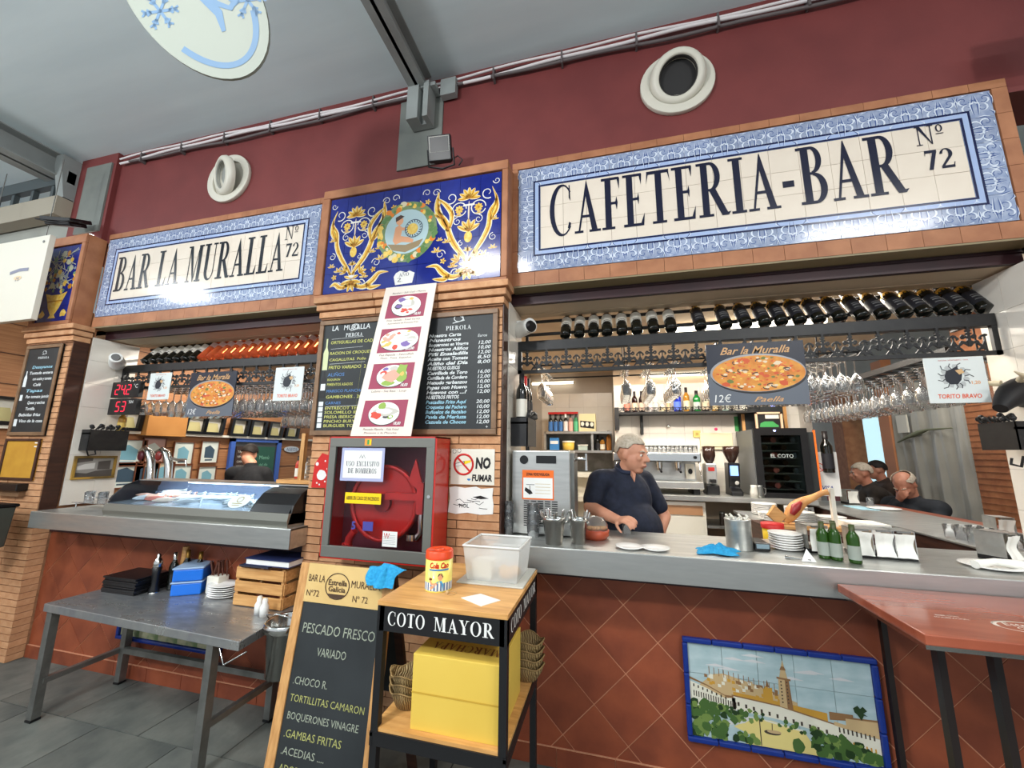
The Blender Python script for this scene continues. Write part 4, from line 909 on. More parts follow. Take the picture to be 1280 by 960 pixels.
# grinders
def grinder(label, x, y, s, style):
    t = thing('coffee_grinder', label, 'grinder', (x, y, BZ))
    if style == 0:
        MB().box(x-.06, x+.06, y-.10, y+.12, BZ, BZ+.10).build('base', blackp, t, bevel=.01); MB().box(x-.055, x+.055, y-.06, y+.1, BZ+.10, BZ+.32).build('body', steel, t, bevel=.012)
        MB().box(x-.03, x+.03, y-.068, y-.058, BZ+.24, BZ+.28).build('badge', M('red_badge', (160, 30, 26), .4), t)
        MB().lathe([(.03, BZ+.32), (.05, BZ+.35), (.065, BZ+.40), (.065, BZ+.50), (.0001, BZ+.505)], 14, (x, y, 0)).build('hopper', M('smoked_hopper', (52, 34, 28), .15), t)
        MB().box(x-.025, x+.025, y-.14, y-.06, BZ+.12, BZ+.16).build('spout', blackp, t, bevel=.006)
    else:
        MB().prism(Fr((x-.055, y, BZ), (0, -1, 0), (0, 0, 1)), [(-.12, 0), (.12, 0), (.12, .04), (.04, .08), (.06, .22), (.08, .33), (-.08, .33), (-.10, .08)], -.11, 0).build('body', blackp, t, bevel=.008)
        MB().box(x-.04, x+.03, y-.094, y-.07, BZ+.20, BZ+.30).build('screen', M('screen_blue', (120, 160, 255), .4, emis=1.5), t)
        MB().lathe([(.03, BZ+.33), (.05, BZ+.37), (.078, BZ+.44), (.082, BZ+.50), (.0001, BZ+.505)], 16, (x, y, 0)).build('hopper', MATS['smoked_hopper'], t)
        MB().cyl((x, y-.07, BZ+.14), (x, y-.13, BZ+.13), .02).build('spout', steelv, t)
grinder('steel coffee grinder with dark hopper beside the espresso machine', 1.57, 2.35, 1, 0)
grinder('black coffee grinder with lit blue screen right of the steel one', 1.78, 2.32, 1, 1)
# drinks fridge / wine cooler
t = thing('wine_cooler', 'tall black glass-door wine cooler at the right end of the back counter', 'cooler', (2.17, 2.3, BZ))
x0, x1, y0 = 1.97, 2.40, 2.12
m = MB(); m.box(x0-.03, x0, y0+.03, 2.66, BZ, 1.86); m.box(x0, x1, 2.62, 2.66, BZ, 1.86); m.mat(0); m.box(x1, x1+.02, y0+.03, 2.66, BZ, 1.86); m.box(x0, x1, y0+.03, 2.66, BZ, 1.22); m.box(x0, x1, y0+.03, 2.66, 1.83, 1.86); m.build('cabinet', M('cooler_side', (96, 98, 98), .4), t)
m = MB(); m.box(x0-.02, x0+.04, y0, y0+.03, BZ, 1.87); m.box(x1-.04, x1+.02, y0, y0+.03, BZ, 1.87); m.box(x0+.04, x1-.04, y0, y0+.03, 1.80, 1.87); m.box(x0+.04, x1-.04, y0, y0+.03, BZ, 1.24); m.build('door_frame', blackp, t)
MB().box(x0+.04, x1-.04, y0+.012, y0+.016, 1.24, 1.80).build('door_glass', M('cooler_glass', (190, 205, 205), .02, trans=1, ior=1.1), t)
for k in range(7): MB().box(x0+.04, x1-.04, y0+.06, 2.6, 1.27+k*.075, 1.275+k*.075).build('shelf', steeld, t)
for k in range(7):
    for j in range(4): 
        if (k+j) % 2: MB().cyl((x0+.09+j*.085, y0+.07, 1.305+k*.075), (x0+.09+j*.085, y0+.32, 1.305+k*.075), .028, n=10).build('stored_bottle', [winegl, M('cooler_red', (120, 50, 40), .3)][(j == 1)], t)
MB().text(front(x0, y0, 0), 'EL COTO', .21, 1.58, .05, .002, fit=.2).build('door_lettering', M('cooler_print', (180, 190, 190), .5), t); MB().ell(front(2.14, y0, 1.845), 0, 0, .012, .009, .001, n=10).build('indicator', M('cooler_led', (150, 160, 255), .4, emis=6), t)
# spirits shelf
t = thing('spirits_shelf', 'black shelf with low gallery rail holding spirit bottles on the tiled wall', 'shelf', (1.3, 2.55, 2.0))
MB().box(.62, 2.12, 2.44, 2.69, 2.06, 2.085).build('board', iron, t)
MB().box(.60, .65, 2.43, 2.69, 1.88, 2.14).build('end_panel', iron, t)
for x in (.90, 1.98): MB().box(x, x+.03, 2.60, 2.69, 1.83, 2.06).build('bracket', iron, t)
sm = None
for i in range(11):
    if sm is None:
        sm = scrollmesh(.1355).build('gallery_scroll', MATS['wrought_iron'], t, local=True); o = sm
    else: o = sm.copy(); COL.objects.link(o)
    o.location = (.64+i*.1355-1.3, 2.44-2.55, 2.085-2.0); o.scale = (1, 1, .42)
MB().cyl((.63, 2.436, 2.13), (2.12, 2.436, 2.13), .004).build('rail', iron, t)
def gl(name, c, tr=.5): return M(name, c, .06, trans=tr, ior=1.3, coat=.3)
kinds = [('dark brandy bottle with pink label', (40, 16, 14), (196, 120, 100), capd, .25, .036), ('dark bottle with cream label', (36, 14, 14), (214, 190, 160), capd, .26, .032), ('dark bottle with beige label', (30, 14, 16), (200, 170, 150), capd, .26, .032),
  ('clear bottle with red stripe', (220, 214, 210), (206, 190, 186), white, .20, .034), ('small clear bottle', (226, 222, 214), None, white, .16, .038), ('clear squat bottle', (226, 220, 208), (210, 190, 150), None, .14, .04), ('slim clear bottle with copper cap', (220, 200, 180), (200, 170, 130), orange, .24, .024),
  ('cobalt blue gin bottle', (30, 60, 210), (90, 120, 230), redprint, .27, .042), ('tall amber whisky bottle', (210, 150, 50), (240, 226, 180), capd, .29, .034), ('green gin bottle', (26, 150, 60), (190, 200, 190), capd, .25, .04), ('dark rum bottle with pale label', (44, 26, 18), (206, 186, 160), redprint, .27, .038),
  ('amber liqueur bottle', (226, 170, 70), (234, 210, 160), white, .24, .036), ('pale green gin bottle', (170, 200, 190), (220, 220, 206), steeld, .22, .036)]
for i, (nm, cc, lc, cap, H, r) in enumerate(kinds):
    x = [.75, .84, .92, 1.02, 1.08, 1.15, 1.22, 1.32, 1.42, 1.53, 1.62, 1.72, 1.83][i]
    b = bottle('spirit_bottle', nm+' on the spirits shelf', 'bottle', gl('sg%d' % i, cc, .1 if sum(cc) < 140 else .4), M('sl%d' % i, lc, .5) if lc else None, cap, H=H, r=r, group='bottles on the spirits shelf')
    b.location = (x, 2.56, 2.085)
t = thing('gift_box', 'white upright boxed bottle on the spirits shelf', 'box', (1.98, 2.55, 2.085)); MB().box(1.92, 2.03, 2.5, 2.6, 2.085, 2.34).build('carton', offw, t, bevel=.003); MB().ell(front(1.975, 2.499, 2.25), 0, 0, .035, .02, .0008, n=20).build('oval_print', M('box_grey', (120, 124, 110), .5), t)
# alcove shelves
t = thing('alcove_shelves', 'steel shelf unit in the alcove left of the espresso machine', 'shelf', (.15, 2.95, 1.7))
for z in (1.64, 1.88): MB().box(-.30, .56, 2.80, 3.2, z-.03, z).build('shelf', steel, t)
MB().box(.30, .33, 2.82, 3.2, 1.64, 1.88).build('upright', steel, t); m = MB(); m.box(-.32, .56, 3.2, 3.24, 1.2, 1.88); m.build('back_panel', steeld, t); MB().box(-.31, -.28, 2.8, 3.2, 0, 1.88).build('side_panel', steel, t)
MB().box(-.28, .6, 2.85, 3.2, 1.30, 1.36).build('lower_shelf', offw, t); MB().box(-.28, .6, 2.85, 3.2, 1.0, 1.06).build('lower_shelf', offw, t); m = MB(); m.box(-.28, .6, 3.0, 3.2, 0, 1.3); m.build('lower_cabinet', offw, t)
t2 = thing('bottle_crate', 'red framed crate of blue and white labelled bottles on the alcove shelf', 'crate', (-.06, 3.0, 1.88))
m = MB(); m.box(-.29, .12, 3.08, 3.10, 1.88, 2.15); m.mat(1).box(-.29, .12, 3.04, 3.10, 2.13, 2.16); m.build('panel', [M('crate_grey', (140, 140, 134), .6), redprint], t2)
for i, (nm, cc) in enumerate((('first blue-labelled', (60, 110, 170)), ('second blue-labelled', (60, 110, 170)), ('third blue-labelled', (60, 110, 170)), ('white-labelled', (230, 220, 215)), ('pink', (226, 176, 160)), ('green', (90, 180, 130)))):
    b = bottle('spirit_bottle', '%s bottle in the red framed crate on the alcove shelf' % nm, 'bottle', winegl if i < 4 else gl('cr%d' % i, cc), M('crl%d' % (i if i > 2 else 0), cc, .5), capd if i != 3 else white, H=.24, r=.030, lz=(.05, .58), group='bottles in the red crate'); b.location = (-.24+i*.068, 2.94, 1.88)
t = thing('carton', 'cream carton with black printed bottles on the alcove shelf', 'box', (.25, 3.0, 1.88)); MB().box(.14, .36, 2.92, 3.12, 1.88, 2.12).build('box', M('carton_cream', (222, 206, 160), .6), t, bevel=.003)
m = MB(); f = front(.14, 2.919, 1.88); m.prism(f, [(.02, .06), (.20, .04), (.20, .13), (.02, .15)], .0006, .0006); m.mat(1)
for k in range(3): m.ell(f, .05+k*.06, .105-k*.004, .022, .03, .001, n=10)
m.build('print', [blackprint, offw], t)
for i, (nm, x, mm, lc, H) in enumerate((('black-capped bottle', .38, winegl, (30, 30, 34), .20), ('squat amber whisky bottle', .44, gl('ws', (200, 140, 60)), (230, 220, 200), .17), ('amber whisky bottle with white label', .52, gl('ws2', (196, 130, 60)), (226, 216, 200), .25))):
    b = bottle('spirit_bottle', nm+' at the right end of the lower alcove shelf', 'bottle', mm, M('ws%d' % i, lc, .5), capd, H=H, r=.034, group='bottles on the lower alcove shelf'); b.location = (x, 2.9, 1.64)
t = thing('carton', 'small blue and white tin box on the lower alcove shelf', 'box', (-.18, 2.9, 1.64)); MB().box(-.24, -.12, 2.86, 2.94, 1.64, 1.80).build('box', blueprint, t); MB().box(-.232, -.128, 2.858, 2.8602, 1.72, 1.76).build('white_panel', white, t)
t = thing('tub', 'round yellow plastic tub on the lower alcove shelf', 'tub', (.0, 2.92, 1.64)); MB().lathe([(.06, 0), (.075, .01), (.08, .10), (.0001, .10)], 16, (0, 2.92, 1.64)).build('body', M('tub_yellow', (226, 190, 80), .4), t); MB().lathe([(.084, .10), (.084, .12), (.0001, .122)], 16, (0, 2.92, 1.64)).build('lid', offw, t)
t = thing('tub', 'flat pale container beside the yellow tub', 'tub', (.18, 2.9, 1.64)); MB().box(.13, .25, 2.86, 2.98, 1.64, 1.70).build('body', M('pale_tub', (176, 190, 180), .4), t, bevel=.006); MB().box(.125, .255, 2.855, 2.985, 1.70, 1.712).build('lid', offw, t)
# things fixed on the back wall
t = thing('wall_panel', 'blank cream electrical cover panel on the tiled wall above the grinders', 'panel', (1.73, 2.69, 1.66)); MB().box(1.56, 1.90, 2.66, 2.69, 1.66, 1.85).build('cover', M('cream_enamel', (226, 216, 182), .4), t, bevel=.004); MB().box(1.57, 1.89, 2.655, 2.66, 1.69, 1.695).build('seam', M('seam_brown', (150, 120, 90), .5), t)
t = thing('sign_plate', 'green notice with a telephone below the spirits shelf', 'notice', (2.0, 2.69, 1.9)); f = front(1.94, 2.688, 1.87); MB().obox(f, 0, .22, 0, .17, 0, .006).build('plate', greenprint, t); m = MB(); m.text(f, 'ATENCION', .11, .14, .022, .007); m.prism(f, [(.14, .02), (.2, .02), (.2, .09), (.14, .09)], .007, .007); m.text(f, 'EMERGENCIA', .075, .04, .014, .007); m.build('print', M('pale_green_print', (150, 214, 150), .5), t)
t = thing('intercom', 'white wall intercom handset under the green notice', 'intercom', (2.10, 2.69, 1.70)); MB().box(2.06, 2.14, 2.65, 2.69, 1.70, 1.84).build('body', offw, t, bevel=.008); MB().box(2.07, 2.13, 2.64, 2.65, 1.76, 1.80).build('grille', steeld, t)
t = thing('wall_switch', 'yellow square switch on the white tiled wall', 'switch', (1.58, 2.69, 1.78)); MB().box(1.49, 1.57, 2.67, 2.69, 1.80, 1.88).build('plate', M('switch_yellow', (232, 208, 120), .5), t, bevel=.004); MB().box(1.515, 1.545, 2.663, 2.67, 1.825, 1.855).build('rocker', M('switch_dark', (200, 170, 90), .5), t)
t = thing('wall_hook', 'small chrome knob on the white tiles above the espresso machine', 'hook', (1.22, 2.69, 1.92)); MB().sph((1.22, 2.67, 1.93), .022).build('knob', steelv, t)
t = thing('ornament', 'small pink bauble hanging from the spirits shelf', 'ornament', (1.72, 2.60, 1.9)); MB().sph((1.72, 2.60, 1.89), .018).build('ball', M('pink_bauble', (230, 60, 110), .4), t); MB().cyl((1.72, 2.6, 1.9), (1.72, 2.6, 2.06), .0015, n=5).build('string', offw, t)
for i, x in enumerate((2.02, 2.12)):
    t = thing('wall_socket', 'white wall socket %s the black grinder' % ('just right of' if i == 0 else 'farther right of'), 'socket', (x-.1, 2.69, 1.45)); MB().box(x-.14, x-.06, 2.67, 2.69, 1.44-i*.1, 1.52-i*.1).build('plate', offw, t, bevel=.004); MB().ell(front(x-.10, 2.67, 1.48-i*.1), 0, 0, .02, .02, 0, .003, 12).build('outlet', M('outlet_grey', (190, 186, 178), .5), t)
t = thing('menu_board', 'brown framed blackboard leaning above the wine cooler', 'board', (2.2, 2.6, 1.9)); m = MB(); f = front(1.99, 2.60, 1.80)
m.obox(f, .0, .03, 0, .46, 0, .02); m.obox(f, .42, .45, 0, .46, 0, .02); m.obox(f, 0, .45, .43, .46, 0, .02); m.build('frame', pinev, t); MB().obox(f, .03, .42, 0, .43, 0, .006).build('slate', chalk, t)
t = thing('picture_frame', 'pale framed picture with a dark vintage car standing on the wine cooler', 'picture', (2.24, 2.5, 1.87)); f = front(2.08, 2.45, 1.872); m = MB(); m.obox(f, 0, .26, .17, .19, 0, .02); m.obox(f, 0, .02, 0, .19, 0, .02); m.obox(f, .24, .26, 0, .19, 0, .02); m.obox(f, 0, .26, 0, .015, 0, .02); m.build('frame', M('frame_peach', (224, 188, 156), .5), t)
m = MB(); m.obox(f, .02, .24, .015, .17, 0, .004); m.mat(1).prism(f, [(.04, .03), (.05, .07), (.09, .09), (.17, .09), (.20, .06), (.22, .05), (.22, .03)], .005, .005); m.mat(2).prism(f, [(.1, .12), (.23, .12), (.23, .16), (.1, .16)], .005, .005); m.build('picture', [blackprint, greenprint, offw], t)
# side wall things near the middle pier
t = thing('security_camera', 'white security camera on the side of the middle pier under the header', 'camera', (-.04, .2, 2.42))
MB().cyl((-.05, .22, 2.44), (.06, .12, 2.44), .055, .05, 18).build('housing', white, t); MB().cyl((.058, .12, 2.43), (.075, .105, 2.425), .042, .03, 16).build('lens_cover', blackp, t); MB().box(-.055, -.02, .18, .26, 2.42, 2.50).build('mount', white, t)
t = thing('security_camera', 'white security camera at the top left corner of the left opening', 'camera', (-3.85, .2, 2.35))
MB().cyl((-3.84, .18, 2.37), (-3.70, .08, 2.40), .06, .045, 18).build('housing', white, t); MB().cyl((-3.702, .082, 2.40), (-3.69, .072, 2.402), .03, .03, 14).build('lens_cover', blackp, t); MB().box(-3.89, -3.84, .15, .22, 2.34, 2.40).build('mount', white, t)
def wall_rack(label, x, sgn, y0, y1, z, hh=.14):
    t = thing('bottle_rack', label, 'rack', (x, (y0+y1)/2, z)); a, b = sorted((x, x+sgn*.11))
    MB().box(a, b, y0, y1, z, z+.012).build('tray', iron, t)
    MB().box(x+sgn*.105-.004, x+sgn*.105+.004, y0, y1, z-hh, z+.04).build('front_panel', iron, t); MB().box(a, b, y0, y0+.006, z-hh, z+.04).build('end_panel', iron, t)
    m = MB()
    for k in range(16):
        q = random.uniform(y0, y1); m.sph((x+sgn*(.10+random.uniform(-.01, .02)), q, z+.05+random.uniform(0, .035)), .014, n=6, m=4)
    for k in range(8): q = y0+(y1-y0)*k/8; m.tube([(x+sgn*.105, q, z+.04), (x+sgn*.12, q+.01, z+.07), (x+sgn*.105, q+.025, z+.06), (x+sgn*.10, q+.015, z+.045)], .005, 5)
    m.build('iron_scrolls', iron, t, stuff=True)
    m = MB(); m.tube([(x+sgn*.1, y0, z-.13), (x+sgn*.1, y0+.02, z-.18), (x+sgn*.1, y0+.07, z-.17), (x+sgn*.1, y0+.06, z-.14)], .006, 6); m.build('curl', iron, t)
wall_rack('black iron bottle rack on the side of the middle pier', -.055, 1, .06, .34, 1.78)
for i, (y, cap) in enumerate(((.10, capd), (.19, redprint), (.28, capd))):
    b = bottle('wine_bottle', 'dark wine bottle in the iron rack by the middle pier, %s from the front' % ORD[i], 'bottle', winegl, MATS['label_black'] if i else MATS['label_white'], cap, H=.31, r=.036, group='bottles in the middle pier rack'); b.location = (.005, y, 1.795)
wall_rack('black iron bottle rack on the white side wall of the left opening', -3.89, 1, .05, .33, 1.72)
b = bottle('wine_bottle', 'amber bottle standing in the iron rack of the left opening', 'bottle', gl('amberb', (200, 150, 60)), M('lbl_gold', (214, 180, 90), .5), goldcap, H=.22, r=.03); b.location = (-3.83, .29, 1.735)
wall_rack('black iron flower rack at the right edge over the bar', 2.585, -1, .14, .34, 1.74, .10)
t = thing('bull_head_ornament', 'black bull head mounted on the white wall at the right edge', 'ornament', (2.55, .2, 2.0)); m = MB(); m.tube([(2.60, .20, 1.93), (2.53, .17, 1.93), (2.46, .14, 1.88), (2.42, .12, 1.84)], .06, 12, rs=[.085, .07, .045, .028]); m.build('head', M('bull_black', (22, 20, 22), .6), t, sub=1)
m = MB(); m.tube([(2.52, .12, 1.98), (2.49, .06, 1.99), (2.44, .04, 2.01)], .012, 8, rs=[.016, .012, .003]); m.tube([(2.52, .22, 1.98), (2.49, .27, 1.99), (2.44, .29, 2.01)], .012, 8, rs=[.016, .012, .003]); m.build('horn', M('horn_cream', (214, 200, 170), .4), t)
# framed photo on the left white wall
t = thing('picture_frame', 'black and gold framed photograph of an old street on the left white wall', 'picture', (-3.88, .18, 1.33)); f = Fr((-3.885, .335, 1.335), (0, -1, 0), (0, 0, 1)); f = Fr((-3.885, .03, 1.335), (0, 1, 0), (0, 0, 1))
m = MB(); 
for a, b, c_, d in ((0, .30, 0, .02), (0, .30, .18, .20), (0, .02, .02, .18), (.28, .30, .02, .18)): m.obox(f, a, b, c_, d, 0, .018)
m.build('frame', M('gold_black_frame', (60, 48, 26), .35, c2=(180, 140, 60), scale=3), t, bevel=.003)
m = MB(); m.obox(f, .02, .28, .02, .18, 0, .004); m.mat(1).prism(f, [(.02, .02), (.28, .02), (.28, .08), (.16, .07), (.1, .05), (.02, .06)], .005, .005); m.mat(2).prism(f, [(.03, .08), (.15, .09), (.15, .14), (.08, .13), (.03, .11)], .005, .005); m.mat(1).prism(f, [(.17, .08), (.26, .08), (.26, .16), (.17, .15)], .005, .005); m.mat(1).prism(f, [(.02, .14), (.13, .155), (.13, .18), (.02, .18)], .005, .005); m.build('photo', [M('photo_grey', (150, 146, 140), .4), M('photo_dark', (82, 76, 72), .4), M('photo_light', (210, 206, 200), .4)], t)
# framed notes and pictures on the timber wall
def wpic(label, u, v, w_, h, mats, frame=blackprint, X=-5.8, cat='picture', name='picture_frame', border=.02):
    p = at(u, v, X=X+.02); t = thing(name, label, cat, (X+.01, p.y, p.z)); f = Fr((X+.012, p.y-w_/2, p.z-h/2), (0, 1, 0), (0, 0, 1))
    m = MB(); e = border
    for a, b, c_, d in ((0, w_, 0, e), (0, w_, h-e, h), (0, e, e, h-e), (w_-e, w_, e, h-e)): m.obox(f, a, b, c_, d, 0, .02)
    m.build('frame', frame, t)
    m = MB(); m.obox(f, e, w_-e, e, h-e, 0, .004); m.mat(1).prism(f, [(w_*.25, h*.25), (w_*.75, h*.22), (w_*.78, h*.6), (w_*.5, h*.8), (w_*.24, h*.7)], .005, .005); m.mat(min(2, len(mats)-1)).prism(f, [(w_*.3, h*.12), (w_*.7, h*.12), (w_*.7, h*.18), (w_*.3, h*.18)], .005, .005); m.build('print', mats, t)
pt = M('note_teal', (120, 170, 186), .4); pw_ = M('note_paper', (212, 220, 212), .4); pk = M('note_ink', (60, 80, 96), .4)
woodf = M('thin_frame', (116, 66, 40), .4)
for i, (u, v, lab, ms) in enumerate(((160, 566, 'tall pale sheet of blue notes on the timber wall, first of the upper row', [pw_, pt, pt]), (192, 563, 'framed print behind the beer taps with a pink border', [M('note_pink', (200, 160, 150), .4), pw_, redprint]), (229, 567, 'framed teal note on the timber wall right of the beer taps', [pw_, pt, pk]), (262, 565, 'framed blue-grey note on the timber wall left of the blue doorway', [pw_, pk, pk]),
    (157, 594, 'pale sheet with dark bird drawing in the lower row of the timber wall', [pw_, pk, pk]), (183, 592, 'framed sketch low behind the beer taps, left one', [M('note_sand', (206, 190, 160), .4), pk, pk]), (203, 592, 'framed sketch low behind the beer taps, right one', [MATS['note_sand'], pt, pk]), (226, 594, 'framed teal note in the lower row right of the beer taps', [pw_, pt, pt]), (258, 596, 'framed blue note in the lower row left of the blue doorway', [pw_, pt, pk]))):
    wpic(lab, u, v, .30 if i not in (0, 4) else .42, .36 if i < 4 else .34, ms, woodf, border=.012)
fy = M('frame_glow', (206, 196, 140), .5)
for i, u in enumerate((8, 160, 245, 268, 300, 323, 345, 366)):
    v = 511 if u < 20 else 521+(u-160)*.04
    p = at(u, v, X=-5.72); t = thing('picture_frame', 'black tilted box frame on the timber wall ledge, %s' % ('beyond the left pier' if u < 20 else ORD[i-1]+' inside the left opening'), 'picture', (-5.72, p.y, p.z), 'box frames on the timber wall ledge')
    f = Fr((-5.74, p.y-.17, 1.84), (0, 1, 0), (.12, 0, 1)); m = MB(); W_, H_ = .34 if u > 20 else .30, .30
    for a, b, c_, d in ((0, W_, 0, .04), (0, W_, H_-.03, H_), (0, .05, .04, H_-.03), (W_-.05, W_, .04, H_-.03)): m.obox(f, a, b, c_, d, -.02, .04)
    m.build('frame', blackp, t); m = MB(); m.obox(f, .05, W_-.05, .04, H_-.03, -.02, -.01); m.mat(1).prism(f, [(.05, H_-.12), (W_-.1, H_-.12), (W_-.05, .04), (W_-.05, H_-.03), (.05, H_-.03)], -.009, -.009); m.build('card', [fy, offw], t)
# wooden cover box and blue framed mirror / doorway on the timber wall
p = at(204, 519, X=-5.75); t = thing('wooden_cover', 'plain orange-brown wooden box on the timber wall above the beer taps', 'box', (-5.7, p.y, 1.75)); MB().box(-5.8, -5.62, p.y-.26, p.y+.26, 1.78, 2.14).build('box', M('cover_wood', (196, 138, 74), .45, c2=(180, 122, 62), scale=2), t, bevel=.004)
dr = struct(MB().box(-5.80, -5.77, 3.05, 4.05, 0, 1.80).build('door_1', M('door_dark', (60, 62, 64), .3)))
m = MB(); m.box(-5.79, -5.74, 3.02, 3.10, 0, 1.80); m.box(-5.79, -5.74, 4.0, 4.08, 0, 1.80); m.box(-5.79, -5.74, 3.02, 4.08, 1.74, 1.80); m.build('door_frame', M('door_blue', (62, 98, 180), .4), dr)
t = thing('menu_board', 'green menu board in the blue-framed doorway', 'board', (-5.76, 3.75, 1.2)); MB().box(-5.77, -5.755, 3.52, 3.95, 1.05, 1.66).build('board', M('menu_green', (34, 84, 66), .4), t); m = MB(); f = Fr((-5.755, 3.52, 1.05), (0, 1, 0), (0, 0, 1)); m.text(f, 'Menú', .2, .38, .1, .001); m.text(f, 'del día', .2, .26, .07, .001); m.build('lettering', M('menu_teal', (130, 190, 160), .5), t)
t = thing('menu_board', 'dark menu board left of the green one in the blue-framed doorway', 'board', (-5.76, 3.3, 1.2)); MB().box(-5.77, -5.755, 3.14, 3.46, 1.05, 1.66).build('board', M('menu_brown', (58, 40, 34), .4), t); m = MB(); f = Fr((-5.755, 3.14, 1.05), (0, 1, 0), (0, 0, 1))
for k in range(6): m.text(f, ['TAPAS', 'VINOS', 'CARNES', 'PESCADO', 'POSTRES', 'CAFE'][k], .03, .50-k*.085, .05, .001, align='L')
m.build('lettering', offw, t)
t = thing('sign_plate', 'oval white sign reading ASEOS right of the blue doorway', 'sign', (-5.78, 4.3, 1.6)); f = Fr((-5.785, 4.38, 1.62), (0, 1, 0), (0, 0, 1)); MB().ell(f, 0, 0, .19, .06, 0, .01, 24).build('plate', M('sign_pale', (196, 206, 214), .4), t); MB().text(f, 'ASEOS', 0, -.03, .085, .011, fit=.28).build('lettering', M('sign_blue', (60, 90, 140), .5), t)
# ================================================================== LEFT COUNTER: display case, taps
t = thing('display_case', 'refrigerated glass display case of fish and seafood on the left counter', 'display case', (-2.18, .0, CZ))
a0, a1 = -2.97, -1.385
fr = Fr((a0, 0, CZ), (0, 1, 0), (0, 0, 1))
prof = [(-.235, 0), (.14, 0), (.14, .06), (-.235, .085), (-.245, .04)]
MB().prism(Fr((a1, 0, CZ), (0, 1, 0), (0, 0, 1)), prof, -(a1-a0), 0).build('base', M('case_base', (130, 130, 122), .35, .5), t)
endp = [(-.235, .02), (.14, 0), (.14, .235), (-.06, .235), (-.14, .20), (-.20, .13)]
for x, w_ in ((a0, .012), (a1-.012, .012)): MB().prism(Fr((x+w_, 0, CZ), (0, 1, 0), (0, 0, 1)), endp, -w_, 0).build('end_panel', blackp, t)
MB().prism(Fr((a1-.012, 0, CZ), (0, 1, 0), (0, 0, 1)), [(-.225, .085), (.13, .06), (.13, .225), (-.06, .225), (-.135, .192), (-.195, .13)], -.30, 0).build('machine_box', blackp, t)
m = MB(); cv = [(-.235, .085), (-.215, .13), (-.175, .175), (-.12, .21), (-.05, .235)]
for i in range(4):
    (y0_, z0_), (y1_, z1_) = cv[i], cv[i+1]; m.add([(a0+.012, y0_, CZ+z0_), (a1-.32, y0_, CZ+z0_), (a1-.32, y1_, CZ+z1_), (a0+.012, y1_, CZ+z1_)], [(0, 1, 2, 3)], True)
m.build('curved_glass', M('case_glass', (235, 245, 255), .02, trans=1, ior=1.08), t)
MB().box(a0+.01, a1-.02, -.05, .14, CZ+.232, CZ+.24).build('top', steel, t); MB().box(a0+.5, a1-.3, -.05, -.03, CZ+.222, CZ+.232).build('light_strip', M('case_led', (215, 240, 255), .4, emis=7), t)
MB().box(a0+.012, a1-.32, -.22, .13, CZ+.07, CZ+.085).build('tray', M('case_tray', (170, 184, 196), .25, .6), t)
MB().box(a0+.012, a1-.32, .125, .135, CZ+.06, CZ+.232).build('back_panel', M('case_back', (120, 134, 160), .3), t)
area('case_lamp_light', ((a0+a1)/2-.1, -.02, CZ+.215), 1.0, .04, 2.2, (.85, .95, 1))
for i in range(26):
    x = a0+.14+i*.044; y = random.uniform(-.15, .06); c2 = random.choice([(206, 120, 104), (226, 180, 160), (200, 206, 210), (180, 190, 196), (232, 214, 196)]) if i < 12 else random.choice([(190, 202, 206), (210, 220, 222), (160, 172, 178)])
    mm = M('fish_%d_%d' % (c2[0], c2[1]), c2, .25)
    a = random.uniform(.2, .9); o = MB(); d = Vector((math.cos(a), math.sin(a), 0)); p = Vector((x, y, CZ+.10+random.uniform(0, .012)))
    o.tube([p-d*.085, p-d*.05, p, p+d*.05, p+d*.07, p+d*.095], .01, 8, rs=[.003, .012, .016, .007, .004, .016]); o = o.build('fish', mm); tag(o, ('pink prawn or squid piece at the left end of the display case' if i < 12 else 'silver fish lying in the right part of the display case'), 'fish', 'seafood at the left of the case' if i < 12 else 'silver fish in the case')
t = thing('sign_plate', 'round white logo sticker inside the display case glass', 'sticker', (-1.78, -.18, 1.28)); f = Fr((-1.80, -.212, 1.27), (1, 0, 0), (0, .72, .69)); m = MB(); m.ell(f, 0, 0, .08, .055, .004, n=24); m.mat(1).ring(f, 0, .012, .018, .024, .0045, .005, 20); m.stroke(f, [(-.04, -.02), (.04, -.02)], .006, .005); m.stroke(f, [(-.03, -.034), (.03, -.034)], .005, .005); m.build('disc', [M('logo_white', (214, 226, 226), .4), M('logo_gold', (160, 150, 100), .4)], t)
# beer taps
t = thing('beer_tap', 'pair of curved chrome beer tap columns behind the display case', 'beer tap', (-2.9, .45, CZ))
def P3(u, v, Y=.42): return at(u, v, Y=Y)
for k, pts in enumerate((((188, 600), (189, 578), (187, 566), (181, 560), (175, 566)), ((210, 600), (211, 580), (209, 568), (203, 562), (196, 566)))):
    q = [P3(*p) for p in pts]; MB().tube([(q[0].x, q[0].y, CZ)]+q, .03, 12, rs=[.032, .032, .032, .032, .026, .02]).build('column', steelv, t)
    b = P3(176+k*22, 570, .40); MB().sph(b, .035, .02, .045).build('handle', [M('tap_maroon', (86, 30, 36), .3), M('tap_red', (120, 36, 30), .3)][k], t)
MB().tube([P3(212, 572), P3(222, 575), P3(232, 575)], .012, 8).build('spout', steelv, t); MB().tube([P3(232, 575), P3(233, 583)], .006, 6).build('lever', steelv, t)
for (nm, x, y) in (('bar_support', -3.35, .44),): pass
m = MB(); MB().box(-3.2, -1.4, .40, .56, 1.0, CZ).build('_', steel) if False else None
